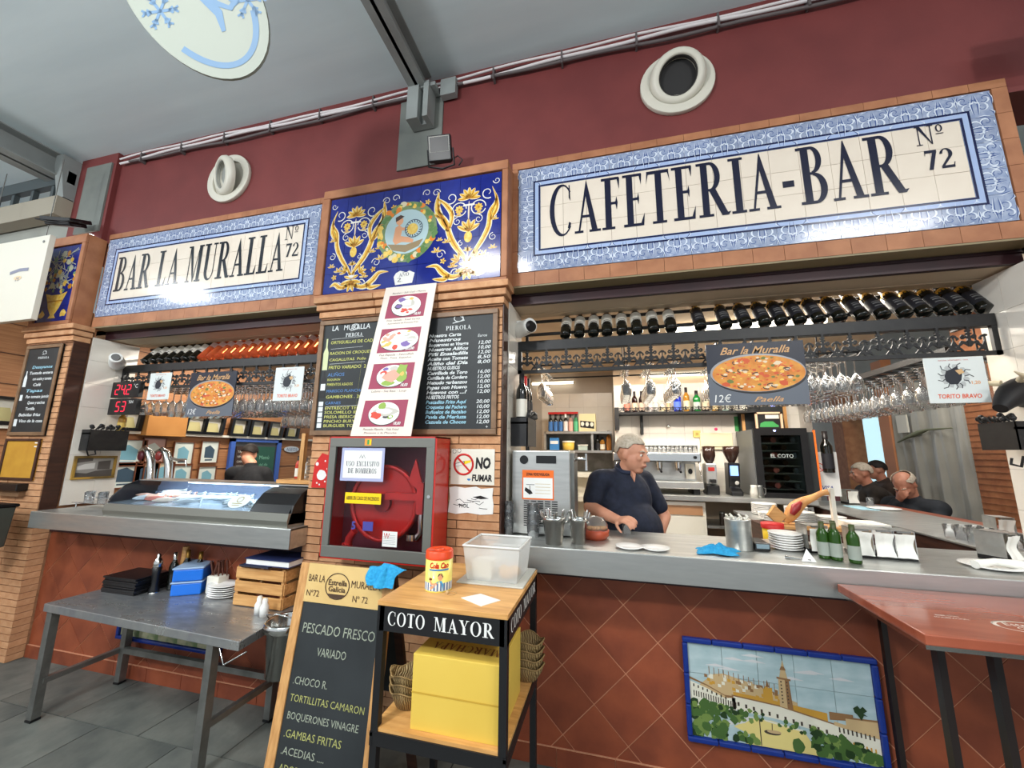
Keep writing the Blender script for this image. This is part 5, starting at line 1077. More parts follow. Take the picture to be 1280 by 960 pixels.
# glass shelf stand at the far left of the left counter
t = thing('glass_stand', 'small clear glass stand at the left end of the left counter', 'stand', (-3.5, -.02, CZ))
MB().box(-3.42, -3.10, -.08, .12, CZ+.09, CZ+.096).build('upper_plate', gg, t); MB().box(-3.60, -3.24, -.08, .12, CZ+.045, CZ+.05).build('lower_plate', gg, t)
for x in (-3.58, -3.27): MB().cyl((x, -.06, CZ), (x, -.06, CZ+.045), .004).build('leg', steelv, t)
for x in (-3.38, -3.14): MB().cyl((x, .06, CZ), (x, .06, CZ+.09), .004).build('leg', steelv, t)
for i in range(5):
    o = cg.copy(); COL.objects.link(o); o.location = (-3.58+i*.075, .02-.05*(i % 2), CZ+(.05 if i < 4 else 0)); tag(o, 'clear tumbler on the glass stand at the left end of the left counter', 'glass', 'tumblers on the left glass stand')
# things at the right end of the left opening
t = thing('shelf', 'small wooden shelf board above the display case by the middle pier', 'shelf', (-1.55, .2, 1.37)); MB().box(-1.72, -1.40, -.02, .2, 1.375, 1.40).build('board', pine, t)
t = thing('menu_stack', 'stack of brown paper menus beside the middle pier', 'menus', (-1.45, .15, 1.40))
for k in range(7): MB().box(-1.50, -1.40, .0+random.uniform(-.01, .01), .2, 1.402+k*.024, 1.42+k*.024).build('menu', frameb, t)
for i, (x, c_, H) in enumerate(((-1.66, (190, 60, 40), .16), (-1.62, (220, 190, 60), .14), (-1.58, (200, 196, 190), .15))):
    b = bottle('sauce_bottle', '%s sauce bottle on the wooden shelf by the middle pier' % ['red', 'yellow', 'white'][i], 'bottle', M('sauce%d' % i, c_, .3), offw, capd, H=H, r=.018); b.location = (x, .1, 1.40)
MB2 = MB(); MB2.box(-1.565, -1.535, .0, .03, 1.13, 1.72); tag(MB2.build('wooden_post', pinev), 'thin wooden post rising from the left counter by the middle pier', 'post')
# ================================================================== ON THE RIGHT COUNTER
t = thing('beer_cooler', 'steel under-counter style beer cooler box with orange surveillance notice on the bar', 'cooler', (.15, .15, CZ))
x0, x1, y0 = -.035, .315, .02; z1 = 1.615
MB().box(x0, x1, y0, .38, CZ+.005, z1).build('cabinet', steel, t, bevel=.006)
f = front(x0, y0-.0005, CZ)
MB().ell(f, .075, .43, .026, .026, 0, .004, 20).build('round_vent', blackp, t)
m = MB(); m.obox(f, .15, .27, .41, .455, 0, .004); m.build('handle_recess', blackp, t)
m = MB()
for i in range(5):
    for k in range(12): m.obox(f, .075+i*.042, .108+i*.042, .05+k*.0125, .056+k*.0125, 0, .001)
m.build('grille_slots', blackp, t, stuff=True)
m = MB(); m.obox(f, .065, .255, .20, .37, 0, .0015); m.build('notice', orange, t)
m = MB(); m.obox(f, .072, .248, .208, .325, .0015, .0022); m.mat(1).text(f, 'ZONA VIDEOVIGILADA', .16, .338, .022, .0026, bold=.03, fit=.14); m.prism(f, [(.085, .27), (.12, .25), (.13, .235), (.11, .228), (.08, .25)], .003, .003); m.stroke(f, [(.112, .25), (.112, .28)], .004, .003); m.stroke(f, [(.09, .285), (.14, .285)], .003, .003)
for k in range(4): m.mat(2).stroke(f, [(.145, .29-k*.018), (.235, .29-k*.018)], .0025, .003)
m.build('notice_print', [white, blackprint, M('tan_print', (200, 180, 130), .5)], t)
m = MB(); m.tube([(x1, .12, 1.56), (x1+.05, .10, 1.57), (x1+.09, .10, 1.565)], .012, 8); m.cyl((x1-.005, .12, 1.56), (x1+.02, .12, 1.56), .03, n=12); m.build('spout', steelv, t)
m = MB(); m.cyl((x1+.09, .10, 1.50), (x1+.09, .10, 1.60), .012, .008); m.build('tap_lever', steelv, t)
MB().box(x1, x1+.02, .06, .30, CZ+.02, 1.60).build('side_cover', steeld, t)
# stacked glasses
for i in range(3):
    o = cg.copy(); COL.objects.link(o); o.location = (-.035, -.04, CZ+.058*i); o.scale = (.9, .9, 1); tag(o, 'clear tumbler in the stack against the middle pier, %s' % ('bottom', 'middle', 'top')[i], 'glass', 'tumblers stacked by the middle pier')
for i in range(3):
    o = cg.copy(); COL.objects.link(o); o.location = (.11, -.05, CZ+.055*i); o.scale = (1.25, 1.25, 1); tag(o, 'green-tinted clear tumbler in the stack before the beer cooler, %s' % ('bottom', 'middle', 'top')[i], 'glass', 'tumblers stacked before the beer cooler')
# cutlery pails
def pail(label, x, y, h, r, n):
    t = thing('cutlery_pail', label, 'pail', (x, y, CZ))
    MB().lathe([(.0001, .002), (r*.72, 0), (r, h*.9), (r*1.05, h*.9), (r*1.07, h), (r*1.0, h), (r*.95, h*.88), (r*.68, .006), (.0001, .006)], 20, (x, y, CZ)).build('bucket', steelv, t)
    for s in (1, -1): MB().sph((x+s*r*1.05, y, CZ+h*.82), .008).build('ear', steelv, t)
    for k in range(n):
        a = random.uniform(0, 2*PI); q = random.uniform(.1, .6)*r; tx, ty = x+q*math.cos(a), y+q*math.sin(a); dx, dy = .35*math.cos(a), .35*math.sin(a); L = h*.55+random.uniform(.0, .05)
        p0 = Vector((tx*.7+x*.3, ty*.7+y*.3, CZ+.01)); p1 = Vector((tx+dx*.12, ty+dy*.12, CZ+h+L*.35)); o = MB(); d = (p1-p0)
        o.tube([p0, p0+d*.7, p1-d*.08, p1], .004, 6, rs=[.003, .003, .006, .005]); o = o.build('fork' if k % 2 else 'spoon', steelv); tag(o, 'steel %s handle standing in the %s' % ('fork' if k % 2 else 'spoon', label.split(' full')[0]), 'cutlery', 'cutlery in the '+label.split(' full')[0])
pail('larger steel pail full of cutlery at the left end of the bar', .245, -.165, .135, .060, 14)
pail('smaller steel pail full of cutlery right of the larger one', .368, -.115, .13, .050, 8)
t = thing('clay_dish', 'terracotta clay dish under a clear plastic dome behind the cutlery pails', 'dish', (.45, .04, CZ)); MB().lathe([(.0001, .003), (.06, 0), (.075, .02), (.078, .05), (.072, .05), (.068, .02), (.0001, .01)], 24, (.45, .03, CZ)).build('dish', M('clay', (168, 72, 44), .4), t)
MB().lathe([(.072, .05), (.07, .08), (.05, .115), (.0001, .125)], 24, (.45, .03, CZ)).build('dome', gg, t)
for k in range(5): MB().sph((.43+.015*k, .03+random.uniform(-.02, .02), CZ+.055), .018, .015, .012).build('tapa', M('tapa_tan', (196, 150, 100), .6), t)
def plate(label, x, y, z, r=.068, grp=None, name='plate'):
    o = MB().lathe([(.0001, .004), (r*.55, .003), (r*.6, .0), (r*.65, .002), (r, .012), (r*.98, .015), (r*.62, .006), (.0001, .006)], 28).build(name, M('porcelain', (240, 238, 234), .2), None); o.location = (x, y, z); return tag(o, label, 'plate', grp)
plate('round white saucer on the bar in front of the barman, left one', .627, -.155, CZ); plate('round white saucer on the bar in front of the barman, right one', .752, -.15, CZ)
o = cg.copy(); COL.objects.link(o); o.location = (.629, .205, CZ); o.scale = (.95, .95, 1.05); tag(o, 'small clear glass held in the barman\'s right hand', 'glass')
for o_ in (o,): o_['group'] = 'x'; del o_['group']
# blue cloths: crumpled sheets
def cloth(label, cx, cy, cz, w_, d, h, seed, n=18, edge=None):
    random.seed(seed); ph = [random.uniform(0, 6) for _ in range(6)]; vs = []
    for i in range(n+1):
        for j in range(n+1):
            u, v = i/n-.5, j/n-.5; r = math.hypot(u, v)*2; a = math.atan2(v, u)
            e = 1-.22*math.cos(4*a+ph[0])-.12*math.cos(7*a+ph[1])
            z = h*max(0, (1-r**1.4))*(.55+.45*math.sin(5*a+ph[2]+r*3))+h*.35*abs(math.sin(9*u+ph[3])*math.sin(8*v+ph[4]))*(1-.5*r)
            p = [cx+u*w_*e, cy+v*d*e, cz+.004+max(0, z)]
            if edge: p = edge(p, u, v)
            vs.append(p)
    m = MB(); m.add(vs, [(i*(n+1)+j, (i+1)*(n+1)+j, (i+1)*(n+1)+j+1, i*(n+1)+j+1) for i in range(n) for j in range(n)], True)
    o = m.build('cloth', bluecl); s = o.modifiers.new('thick', 'SOLIDIFY'); s.thickness = .003; s.offset = 1; q = o.modifiers.new('sub', 'SUBSURF'); q.levels = 1; q.render_levels = 1; random.seed(seed+3)
    return tag(o, label, 'cloth')
cloth('crumpled blue cloth lying on the bar left of the steel pot', 1.035, -.14, CZ, .17, .10, .05, 4)
# steel pot with lid box etc.
t = thing('steel_canister', 'round brushed steel canister on the bar right of the blue cloth', 'canister', (1.173, .0, CZ)); MB().lathe([(.0001, 0), (.058, 0), (.060, .004), (.060, .14), (.063, .145), (.059, .15), (.054, .142), (.054, .01), (.0001, .01)], 32, (1.173, .0, CZ)).build('body', steel, t)
m = MB()
for k in range(7): a = k*.9; m.tube([(1.173+.03*math.cos(a), .03*math.sin(a), CZ+.05), (1.173+.045*math.cos(a), .04*math.sin(a), CZ+.15), (1.173+.05*math.cos(a+.3), .05*math.sin(a+.3), CZ+.165)], .006, 6)
m.build('contents', offw, t, stuff=True)
t = thing('card_reader', 'small black card reader with grey screen beside the steel canister', 'card reader', (1.27, .02, CZ)); MB().box(1.235, 1.305, -.03, .11, CZ, CZ+.04).build('body', blackp, t, bevel=.008); MB().box(1.242, 1.298, -.032, -.029, CZ+.014, CZ+.034).build('screen', M('reader_screen', (120, 140, 150), .3), t)
for i in range(7): plate('white plate in the stack between card reader and napkin dispensers, %s from the bottom' % ORD[i], 1.405+random.uniform(-.003, .003), .06, CZ+i*.0115, .075, 'plates stacked beside the card reader')
t = thing('spoon', 'steel spoon lying on a folded white napkin on the bar', 'spoon', (1.37, -.17, CZ)); MB().tube([(1.32, -.15, CZ+.006), (1.38, -.175, CZ+.007), (1.41, -.185, CZ+.008)], .004, 6, rs=[.008, .003, .004]).build('spoon', steelv, t); 
m = MB(); m.add([(1.37, -.19, CZ+.002), (1.43, -.19, CZ+.002), (1.42, -.13, CZ+.002), (1.41, -.15, CZ+.05)], [(0, 1, 2), (0, 1, 3), (1, 2, 3)]); tag(m.build('napkin', white), 'folded white paper napkin under the spoon on the bar', 'napkin')
napm = M('napkin_paper', (236, 234, 226), .8)
def dispenser(label, x, y, rz, z=CZ, w_=.085, d=.10, h=.130, back=False):
    t = thing('napkin_dispenser', label, 'dispenser', (x, y, z), None, rz)
    m = MB(); m.box(-w_/2, -w_/2+.003, -d/2, d/2, .02, h); m.box(w_/2-.003, w_/2, -d/2, d/2, .02, h); m.box(-w_/2, w_/2, -d/2, d/2, h-.003, h); m.build('housing', steel, t, local=True)
    m = MB(); m.box(-w_/2-.001, w_/2+.001, -d/2-.001, d/2+.001, 0, .022); m.build('base', blackp, t, local=True, bevel=.004)
    for s in ((1, -1) if back else (-1,)):
        f = Fr((0, s*d/2, 0), (-s, 0, 0), (0, 0, 1)); n = 8; vs = []
        for i in range(n+1):
            for j in range(n+1):
                u, v = (i/n-.5)*w_*.86, .012+(h*.9-.012)*j/n; wv = .008*math.cos((j/n)*PI*2)+.004
                pinch = 1-.16*math.sin(PI*j/n); vs.append(f(u*pinch, v, wv+.004*math.sin(i)))
        m = MB(); m.add(vs, [(i*(n+1)+j, (i+1)*(n+1)+j, (i+1)*(n+1)+j+1, i*(n+1)+j+1) for i in range(n) for j in range(n)], True); m.build('napkins', napm, t, local=True)
    MB().box(-w_*.3, w_*.3, -d/2-.012, -d/2-.002, h-.008, h).build('clip', steeld, t, local=True)
    return t
dispenser('steel napkin dispenser seen from its blank side, left of the green oil bottles', 1.525, .06, .15, w_=.10, d=.09)
for i, (u, v) in enumerate(((1079, 697), (1106, 699), (1132, 701))): p = at(u, v, Z=CZ); dispenser('napkin dispenser with white napkins on the bar, %s of the three in a row' % ['left', 'middle', 'right'][i], p.x+.012, p.y+.05, -.12)
p = at(1235, 668, Z=CZ); dispenser('napkin dispenser with white napkins on the side leg of the bar near the right edge', 2.76, .72, -.1)
dispenser('napkin dispenser with crumpled napkins at the right edge of the bar', 2.30, .12, .5, w_=.09)
dispenser('tall grey napkin dispenser on the side leg before the seated customers', 2.86, 2.45, .1, h=.14, w_=.11)
oilm = gl('oil_green', (44, 82, 22), .25)
for i, (x, y) in enumerate(((1.505, -.09), (1.545, -.11), (1.60, -.145), (1.57, -.05))):
    b = bottle('oil_bottle', 'green olive oil bottle with silver label on the bar, %s of the cluster' % ('leftmost', 'second', 'nearest right', 'hindmost')[i], 'bottle', oilm, M('oil_label', (150, 158, 148), .4), M('oil_cap', (60, 70, 30), .4), H=.165, r=.024, group='oil bottles on the bar', shoulder=.66, lz=(.10, .46)); b.location = (x, y, CZ)
# napkins plate at right edge
plate('white plate with a folded napkin at the right edge of the bar', 2.14, -.06, CZ, .10)
m = MB(); m.tube([(2.05, -.11, CZ+.02), (2.14, -.08, CZ+.03), (2.24, -.07, CZ+.02)], .02, 8, rs=[.018, .014, .02]); tag(m.build('napkin', napm), 'rolled white napkin on the plate at the right edge of the bar', 'napkin')
# tub, ham on its stand
t = thing('tub', 'yellow tub with red lid behind the bar before the ham', 'tub', (1.50, .42, 1.02)); MB().box(1.35, 1.60, .36, .56, 0, 1.02).build('stand', darkwood, t); MB().lathe([(.0001, 0), (.05, 0), (.055, .15), (.0001, .15)], 20, (1.48, .45, 1.02)).build('body', M('tub_yellow2', (236, 196, 50), .4), t); MB().lathe([(.06, .15), (.06, .18), (.0001, .182)], 20, (1.48, .45, 1.02)).build('lid', redprint, t)
hy = .95
t = thing('ham_stand', 'wooden ham stand behind the bar', 'stand', (1.9, hy, CZ))
MB().box(1.66, 2.08, hy-.08, hy+.08, 1.10, 1.125).build('board', pine, t, bevel=.004); MB().box(2.02, 2.045, hy-.015, hy+.015, 1.125, 1.38).build('post', offw, t); MB().box(1.60, 2.30, hy-.25, hy+.3, .0, 1.10).build('side_table', darkwood, t); m = MB(); m.prism(Fr((1.62, hy, 1.12), (1, 0, 0), (0, 0, 1)), [(0, .06), (.06, 0), (.12, .06), (.05, .13)], -.02, .02); m.build('clamp', pine, t)
t = thing('cured_ham', 'cured ham leg with cut red flesh clamped on the wooden stand', 'ham', (1.9, hy, 1.2))
m = MB(); m.tube([at(982, 652, Y=hy), at(988, 645, Y=hy), at(994, 634, Y=hy), at(1004, 626, Y=hy), at(1018, 622, Y=hy), at(1026, 616, Y=hy), at(1034, 615, Y=hy)], .05, 12, rs=[.02, .045, .05, .032, .022, .018, .022]); m.build('leg', M('ham_fat', (220, 166, 100), .4, c2=(190, 120, 70), scale=12), t, sub=1)
m = MB(); q = [at(990, 643, Y=hy-.06), at(995, 634, Y=hy-.065), at(1001, 628, Y=hy-.05)]; m.tube(q, .03, 10, rs=[.016, .03, .012]); m.build('cut_flesh', M('ham_red', (150, 40, 40), .35), t)
MB().box(2.08, 2.30, hy-.1, hy+.1, 1.10, 1.16).build('paper', napm, t)
# racks of plates & cups between the counters (seen behind the oil bottles)
t = thing('crockery_trolley', 'low steel table of white plates and cups behind the bar', 'table', (1.95, 1.6, 0)); MB().box(1.66, 2.36, 1.30, 1.95, 1.06, 1.08).build('top', steel, t)
for x in (1.69, 2.33):
    for y in (1.33, 1.92): MB().box(x-.015, x+.015, y-.015, y+.015, 0, 1.06).build('leg', steel, t)
for i, (x, y, n, r) in enumerate(((1.80, 1.42, 5, .09), (2.02, 1.45, 6, .10), (2.22, 1.42, 4, .10), (1.86, 1.75, 8, .10), (2.12, 1.78, 6, .09))):
    for k in range(n): plate('white plate in the %s stack on the low table behind the bar' % ['front left', 'front middle', 'front right', 'rear left', 'rear right'][i], x, y, 1.08+k*.012, r, 'plates on the low table, %s stack' % ['front left', 'front middle', 'front right', 'rear left', 'rear right'][i])
for i in range(12):
    o = cg.copy(); COL.objects.link(o); o.location = (2.52+.0+(i % 3)*.07-.28*0-.12, .45+(i//3)*.08, CZ); o.location.x = 2.50+(i % 3)*.06; tag(o, 'clear tumbler in the group on the side leg of the bar near the corner', 'glass', 'tumblers on the side leg corner')
plate('white plate on the side leg in front of the bald man', 2.92, 2.05, CZ, .12); o = cg.copy(); COL.objects.link(o); o.location = (2.98, 2.35, CZ); tag(o, 'clear tumbler on the side leg between napkins and bald man', 'glass')
m = MB(); m.box(2.70, 2.84, 1.95, 2.25, CZ, CZ+.004); tag(m.build('paper_mat', M('pale_blue_paper', (150, 190, 206), .5)), 'pale blue paper mat on the side leg before the napkin dispenser', 'paper')
# cups and jars under the back counter and on it
for i, (x, h, c_) in enumerate(((1.62, .13, (60, 50, 44)), (1.70, .10, (230, 226, 220)), (1.76, .12, (60, 60, 60)), (1.83, .12, (232, 228, 222)), (1.89, .12, (226, 222, 214)), (1.97, .15, (170, 90, 70)), (2.05, .16, (50, 46, 44)), (2.13, .12, (210, 208, 200)))):
    t = thing('jar', '%s jar on the shelf under the back counter, %s from the left' % (['dark', 'white', 'grey', 'white', 'white', 'brown', 'dark', 'pale'][i], ORD[i]), 'jar', (x, 2.15, .90)); MB().lathe([(.0001, 0), (.026, 0), (.028, .01), (.028, h*.8), (.02, h*.9), (.0001, h*.9)], 12, (x, 2.2, .90)).build('body', M('jar%d' % i, c_, .35), t); MB().lathe([(.024, h*.88), (.024, h), (.0001, h)], 12, (x, 2.2, .90)).build('lid', blackp if i % 2 else steeld, t)
t = thing('price_sheet', 'white printed sheet standing on the shelf under the back counter', 'sheet', (2.3, 2.2, .9)); f = front(2.20, 2.12, .90); MB().obox(f, 0, .2, 0, .22, -.003, 0).build('sheet', white, t); m = MB()
for k in range(7): m.stroke(f, [(.02, .19-k*.026), (.18, .19-k*.026)], .010, .001)
m.build('print', blackprint, t)
for i, (x, c_) in enumerate(((1.90, (200, 198, 190)), (1.95, (120, 122, 120)))):
    t = thing('milk_jug', '%s milk jug on the back counter before the wine cooler' % ['pale', 'steel'][i], 'jug', (x, 2.1, BZ)); MB().lathe([(.0001, 0), (.035, 0), (.036, .05), (.026, .10), (.028, .12), (.0001, .118)], 16, (x, 2.10, BZ)).build('body', M('jug%d' % i, c_, .3, .6*i), t); MB().tube([(x+.03, 2.1, BZ+.1), (x+.055, 2.1, BZ+.09), (x+.05, 2.1, BZ+.04), (x+.033, 2.1, BZ+.03)], .004, 6).build('handle', steelv, t)
t = thing('notice', 'white and blue payment sign beside the wine cooler', 'notice', (2.5, 2.5, 1.3)); f = front(2.46, 2.2, 1.22); MB().obox(f, 0, .22, 0, .42, -.004, 0).build('sheet', M('notice_grey', (206, 206, 206), .4), t); m = MB(); m.text(f, 'VISA', .11, .06, .05, .001, bold=.02, shear=.2); m.mat(1).ring(f, .06, .27, .035, .042, .001, .0015, 24); m.stroke(f, [(.035, .295), (.085, .245)], .006, .001); m.build('print', [M('notice_blue', (50, 60, 130), .5), redprint], t)
m = MB(); f = front(2.42, 2.14, 1.25); t = thing('blackboard', 'narrow blackboard with orange edge right of the wine cooler', 'board', (2.44, 2.15, 1.25)); MB().obox(f, .0, .06, 0, .58, -.01, 0).build('slate', chalk, t); MB().obox(f, .06, .075, -.02, .60, -.015, .004).build('edge', orange, t)
b = bottle('wine_bottle', 'dark wine bottle hanging in the holder right of the wine cooler', 'bottle', winegl, MATS['label_black'], capd, H=.40, r=.05); b.location = (2.60, 2.2, 1.44)
# ================================================================== MURAL
t = thing('tile_mural', 'blue-bordered painted tile mural of a city square with tall tower below the bar', 'tile panel', (1.25, 0, .2))
MX0, MX1, MZ0, MZ1 = .893, 1.665, .262, .672
nx, nz = 5, 3; TX = (MX1-MX0)/nx; TZ = (MZ1-MZ0)/nz
tilegrid(t, MX0, MZ0, nx, nz, TX, TZ, -.006, M('mural_sky', (186, 204, 206), .15, c2=(160, 184, 188), scale=7, stretch=(1, 1, 3)), t=.006)
bm = M('mural_blue', (24, 50, 130), .15)
for k in range(6):
    w_ = (MX1-MX0+.05)/6
    for z0_, z1_ in ((MZ1+.001, MZ1+.025), (MZ0-.025, MZ0-.001)): MB().box(MX0-.025+k*w_+.001, MX0-.025+(k+1)*w_-.001, -.028, -.002, z0_, z1_).build('border_tile', bm, t, bevel=.006)
for k in range(3):
    for a, b in ((MX0-.025, MX0-.001), (MX1+.001, MX1+.025)): MB().box(a, b, -.028, -.002, MZ0+k*(MZ1-MZ0)/3+.001, MZ0+(k+1)*(MZ1-MZ0)/3-.001).build('border_tile', bm, t, bevel=.006)
f = front(MX0, -.0126, MZ0)
# paint coordinates measured on the panel in a unit frame
def Q(x, y): return (x*(MX1-MX0), y*(MZ1-MZ0))
m = MB()
names = [('m_white', (222, 218, 200)), ('m_tan', (196, 168, 124)), ('m_brown', (140, 104, 70)), ('m_green', (70, 100, 50)), ('m_lgreen', (112, 136, 70)), ('m_yell', (222, 204, 130)), ('m_ochre', (196, 148, 60)), ('m_dk', (72, 62, 54)), ('m_cloud', (206, 206, 206)), ('m_dgreen', (40, 62, 34))]
mm = [M(a, b, .18) for a, b in names]
def pg(i, pts, z): m.mat(i).prism(f, [Q(*p) for p in pts], z, z)
for k in range(9): x, y = random.uniform(.05, .9), random.uniform(.72, .97); m.mat(8).stroke(f, [Q(x, y), Q(x+.06, y+.01), Q(x+.13, y)], .012, .0002+k*.00001, prof=lambda t: math.sin(PI*t)+.1)
pg(1, [(0, .40), (.06, .55), (.14, .68), (.2, .70), (.3, .66), (.4, .62), (.5, .56), (.6, .50), (.6, .38), (0, .35)], .0004)
for k in range(60): x = random.uniform(.08, .5); y = .70-(x-.1)*.28-random.uniform(0, .14); m.mat(random.choice((1, 2, 0, 6))).prism(f, [Q(x, y), Q(x+.018, y), Q(x+.018, y+.03), Q(x, y+.035)], .0005+k*.000002, .0005+k*.000002)
for k in range(14): x = .12+k*.028; y = .715-(x-.1)*.26; m.mat(2).stroke(f, [Q(x, y-.03), Q(x, y+.05)], .003, .0007)
pg(6, [(.25, .52), (.42, .50), (.75, .44), (.75, .36), (.4, .42), (.25, .46)], .0008); pg(6, [(.42, .60), (.47, .62), (.47, .44), (.42, .44)], .0009); pg(2, [(.435, .62), (.455, .62), (.445, .70)], .0009)
for k in range(16): x = .48+k*.017; pg(6, [(x, .47-.004*k), (x+.008, .47-.004*k), (x+.008, .44-.004*k), (x, .44-.004*k)], .0009)
pg(0, [(0, .58), (.10, .52), (.20, .44), (.26, .46), (.26, .30), (0, .30)], .001); pg(2, [(0, .60), (.10, .545), (.22, .45), (.25, .455), (.25, .475), (.20, .475), (.10, .56), (0, .625)], .0011)
pg(0, [(.24, .48), (.5, .44), (.78, .34), (.78, .22), (.5, .30), (.24, .34)], .001); pg(2, [(.24, .49), (.5, .45), (.78, .35), (.78, .335), (.5, .435), (.24, .475)], .0011)
for k in range(18): x = .02+k*.014; y = .42-k*.004; pg(7, [(x, y), (x+.006, y), (x+.006, y+.06), (x, y+.06)], .0012)
for k in range(8): x = .02+k*.026; y = .52-k*.013; pg(7, [(x, y), (x+.008, y), (x+.008, y+.03), (x, y+.03)], .0012)
for k in range(12): x = .27+k*.042; y = .38-k*.013; pg(7, [(x, y), (x+.012, y), (x+.012, y+.04), (x, y+.04)], .0012)
# right building
pg(0, [(.78, .33), (.98, .26), (.999, .26), (.999, .08), (.9, .16), (.78, .22)], .0013); pg(1, [(.78, .37), (.84, .35), (.84, .42), (.999, .42), (.999, .26), (.78, .33)], .0013); pg(2, [(.83, .43), (.999, .44), (.999, .42), (.83, .415)], .0014); pg(2, [(.76, .46), (.88, .46), (.88, .40), (.76, .38)], .0012)
for k in range(9): x = .80+k*.021; pg(7, [(x, .27-k*.004), (x+.008, .27-k*.004), (x+.008, .32-k*.004), (x, .32-k*.004)], .0015); pg(6, [(x, .16-k*.006), (x+.008, .16-k*.006), (x+.008, .21-k*.006), (x, .21-k*.006)], .0015)
# tower
pg(1, [(.505, .44), (.575, .42), (.565, .72), (.508, .73)], .0015); pg(2, [(.545, .43), (.575, .42), (.565, .72), (.543, .725)], .0016); pg(2, [(.50, .725), (.575, .715), (.575, .735), (.50, .745)], .0017); pg(1, [(.515, .74), (.56, .735), (.55, .82), (.525, .82)], .0016); pg(2, [(.52, .82), (.555, .82), (.545, .86), (.53, .86)], .0017); pg(1, [(.53, .86), (.546, .86), (.54, .93)], .0016); m.mat(7).stroke(f, [Q(.539, .92), Q(.538, .985)], .003, .0017)
for k in range(7): pg(7, [(.518, .48+k*.035), (.526, .48+k*.035), (.526, .495+k*.035), (.518, .495+k*.035)], .0018); pg(7, [(.55, .48+k*.035), (.556, .48+k*.035), (.556, .495+k*.035), (.55, .495+k*.035)], .0018)
# square and trees
pg(5, [(.24, .16), (.34, .27), (.45, .28), (.62, .22), (.68, .04), (.68, .005), (.30, .005), (.36, .08)], .0015); pg(8, [(.20, .20), (.30, .285), (.36, .29), (.30, .21), (.22, .17)], .0016); pg(0, [(.40, .285), (.62, .235), (.62, .215), (.42, .265)], .0017)
m.mat(7).ell(f, *Q(.45, .16), .035, .010, .0018, n=16); m.mat(1).ell(f, *Q(.46, .17), .03, .007, .0019, n=16); m.mat(7).stroke(f, [Q(.385, .01), Q(.385, .29)], .004, .0019); m.mat(7).stroke(f, [Q(.45, .18), Q(.452, .25)], .003, .0019)
for (xa, xb, ya, yb, n, sz) in ((0, .2, .04, .36, 60, .024), (.12, .40, .02, .2, 36, .02), (.2, .36, .22, .36, 30, .016), (.66, .999, .0, .24, 110, .022), (.36, .42, .26, .34, 8, .012), (.44, .7, .2, .32, 16, .012)):
    for k in range(n):
        x, y = random.uniform(xa, xb), random.uniform(ya, yb)
        if xb > .99 and y > .30-(x-.66)*.55: continue
        if xa == .12 and y > .22-(x-.12)*.6: continue
        m.mat(random.choice((3, 3, 4, 9))).blob(f, min(max(x, .02), .98)*(MX1-MX0), max(y, .04)*(MZ1-MZ0), sz*random.uniform(.5, 1), .002+k*.000003, 8, .35)
m.mat(9).blob(f, *Q(.92, .49), .022, .0021, 12, .6); m.mat(3).blob(f, *Q(.58, .07), .026, .0026, 9, .3); m.build('painting', mm, t)
t = thing('tile_mural', 'second blue-bordered tile mural low on the wall behind the steel table', 'tile panel', (-2.6, 0, .25)); tilegrid(t, -2.95, .27, 5, 2, .18, .19, -.006, M('mural2', (200, 190, 160), .2, c2=(110, 130, 90), scale=9), t=.006)
for a, b, c_, d in ((-2.98, -2.02, .245, .268), (-2.98, -2.02, .652, .675), (-2.98, -2.952, .268, .652), (-2.048, -2.02, .268, .652)): MB().box(a, b, -.026, -.002, c_, d).build('border_tile', bm, t, bevel=.005)
# ================================================================== FOLD-DOWN TABLE at the right
t = thing('leaf_table', 'dark red wooden leaf table with metal edge hung on the bar at the right', 'table', (1.9, -.5, 1.07))
rw = MATS['red_wood']; f = Fr((1.465, -.262, 1.068), (1, 0, 0), (0, 1, 0))
pts = [(0, 0), (0, -.487), (.85, -.487), (.95, -.35), (.95, 0)]
MB().prism(f, pts, -.03, .0).build('top', M('table_red', (164, 88, 64), .22, c2=(140, 70, 50), scale=3, stretch=(1, 6, 1), coat=.3), t, bevel=.003)
m = MB(); m.prism(Fr((1.46, -.262, 1.068), (1, 0, 0), (0, 1, 0)), [(0, 0), (0, -.492), (.86, -.492), (.86, -.488), (.004, -.488), (.004, 0)], -.04, -.028); m.build('metal_edge', steelv, t)
m = MB()
c0, c1 = .36, -.34
for a0, a1, w_, sc in ((0, 360, .004, 1), (20, 190, .010, .93)): m.stroke(f, [(c0+.085*sc*math.cos(math.radians(a0+(a1-a0)*i/24)), c1+.048*sc*math.sin(math.radians(a0+(a1-a0)*i/24))) for i in range(25)], w_, .001)
m.text(f, 'Estrella', c0+.0, c1+.003, .040, .0012, shear=.2, fit=.11); m.text(f, 'Galicia', c0+.005, c1-.024, .032, .0012, shear=.2, fit=.09)
for k in range(2): m.text(f, ['BEBE CON', 'MODERACION'][k], .18, -.30-.02*k, .014, .001)
m.build('logo_print', M('faded_white', (220, 208, 196), .5), t)
for x in (1.60, 1.75, 2.10, 2.28): MB().box(x, x+.022, -.56, -.53, 0, 1.03).build('leg', M('stand_black', (34, 26, 24), .4), t)
MB().box(1.58, 2.32, -.58, -.50, .0, .02).build('foot', MATS['stand_black'], t)
MB().box(1.705, 1.727, -.06, -.035, 0, 1.0).build('support_post', M('stand_black'), t)
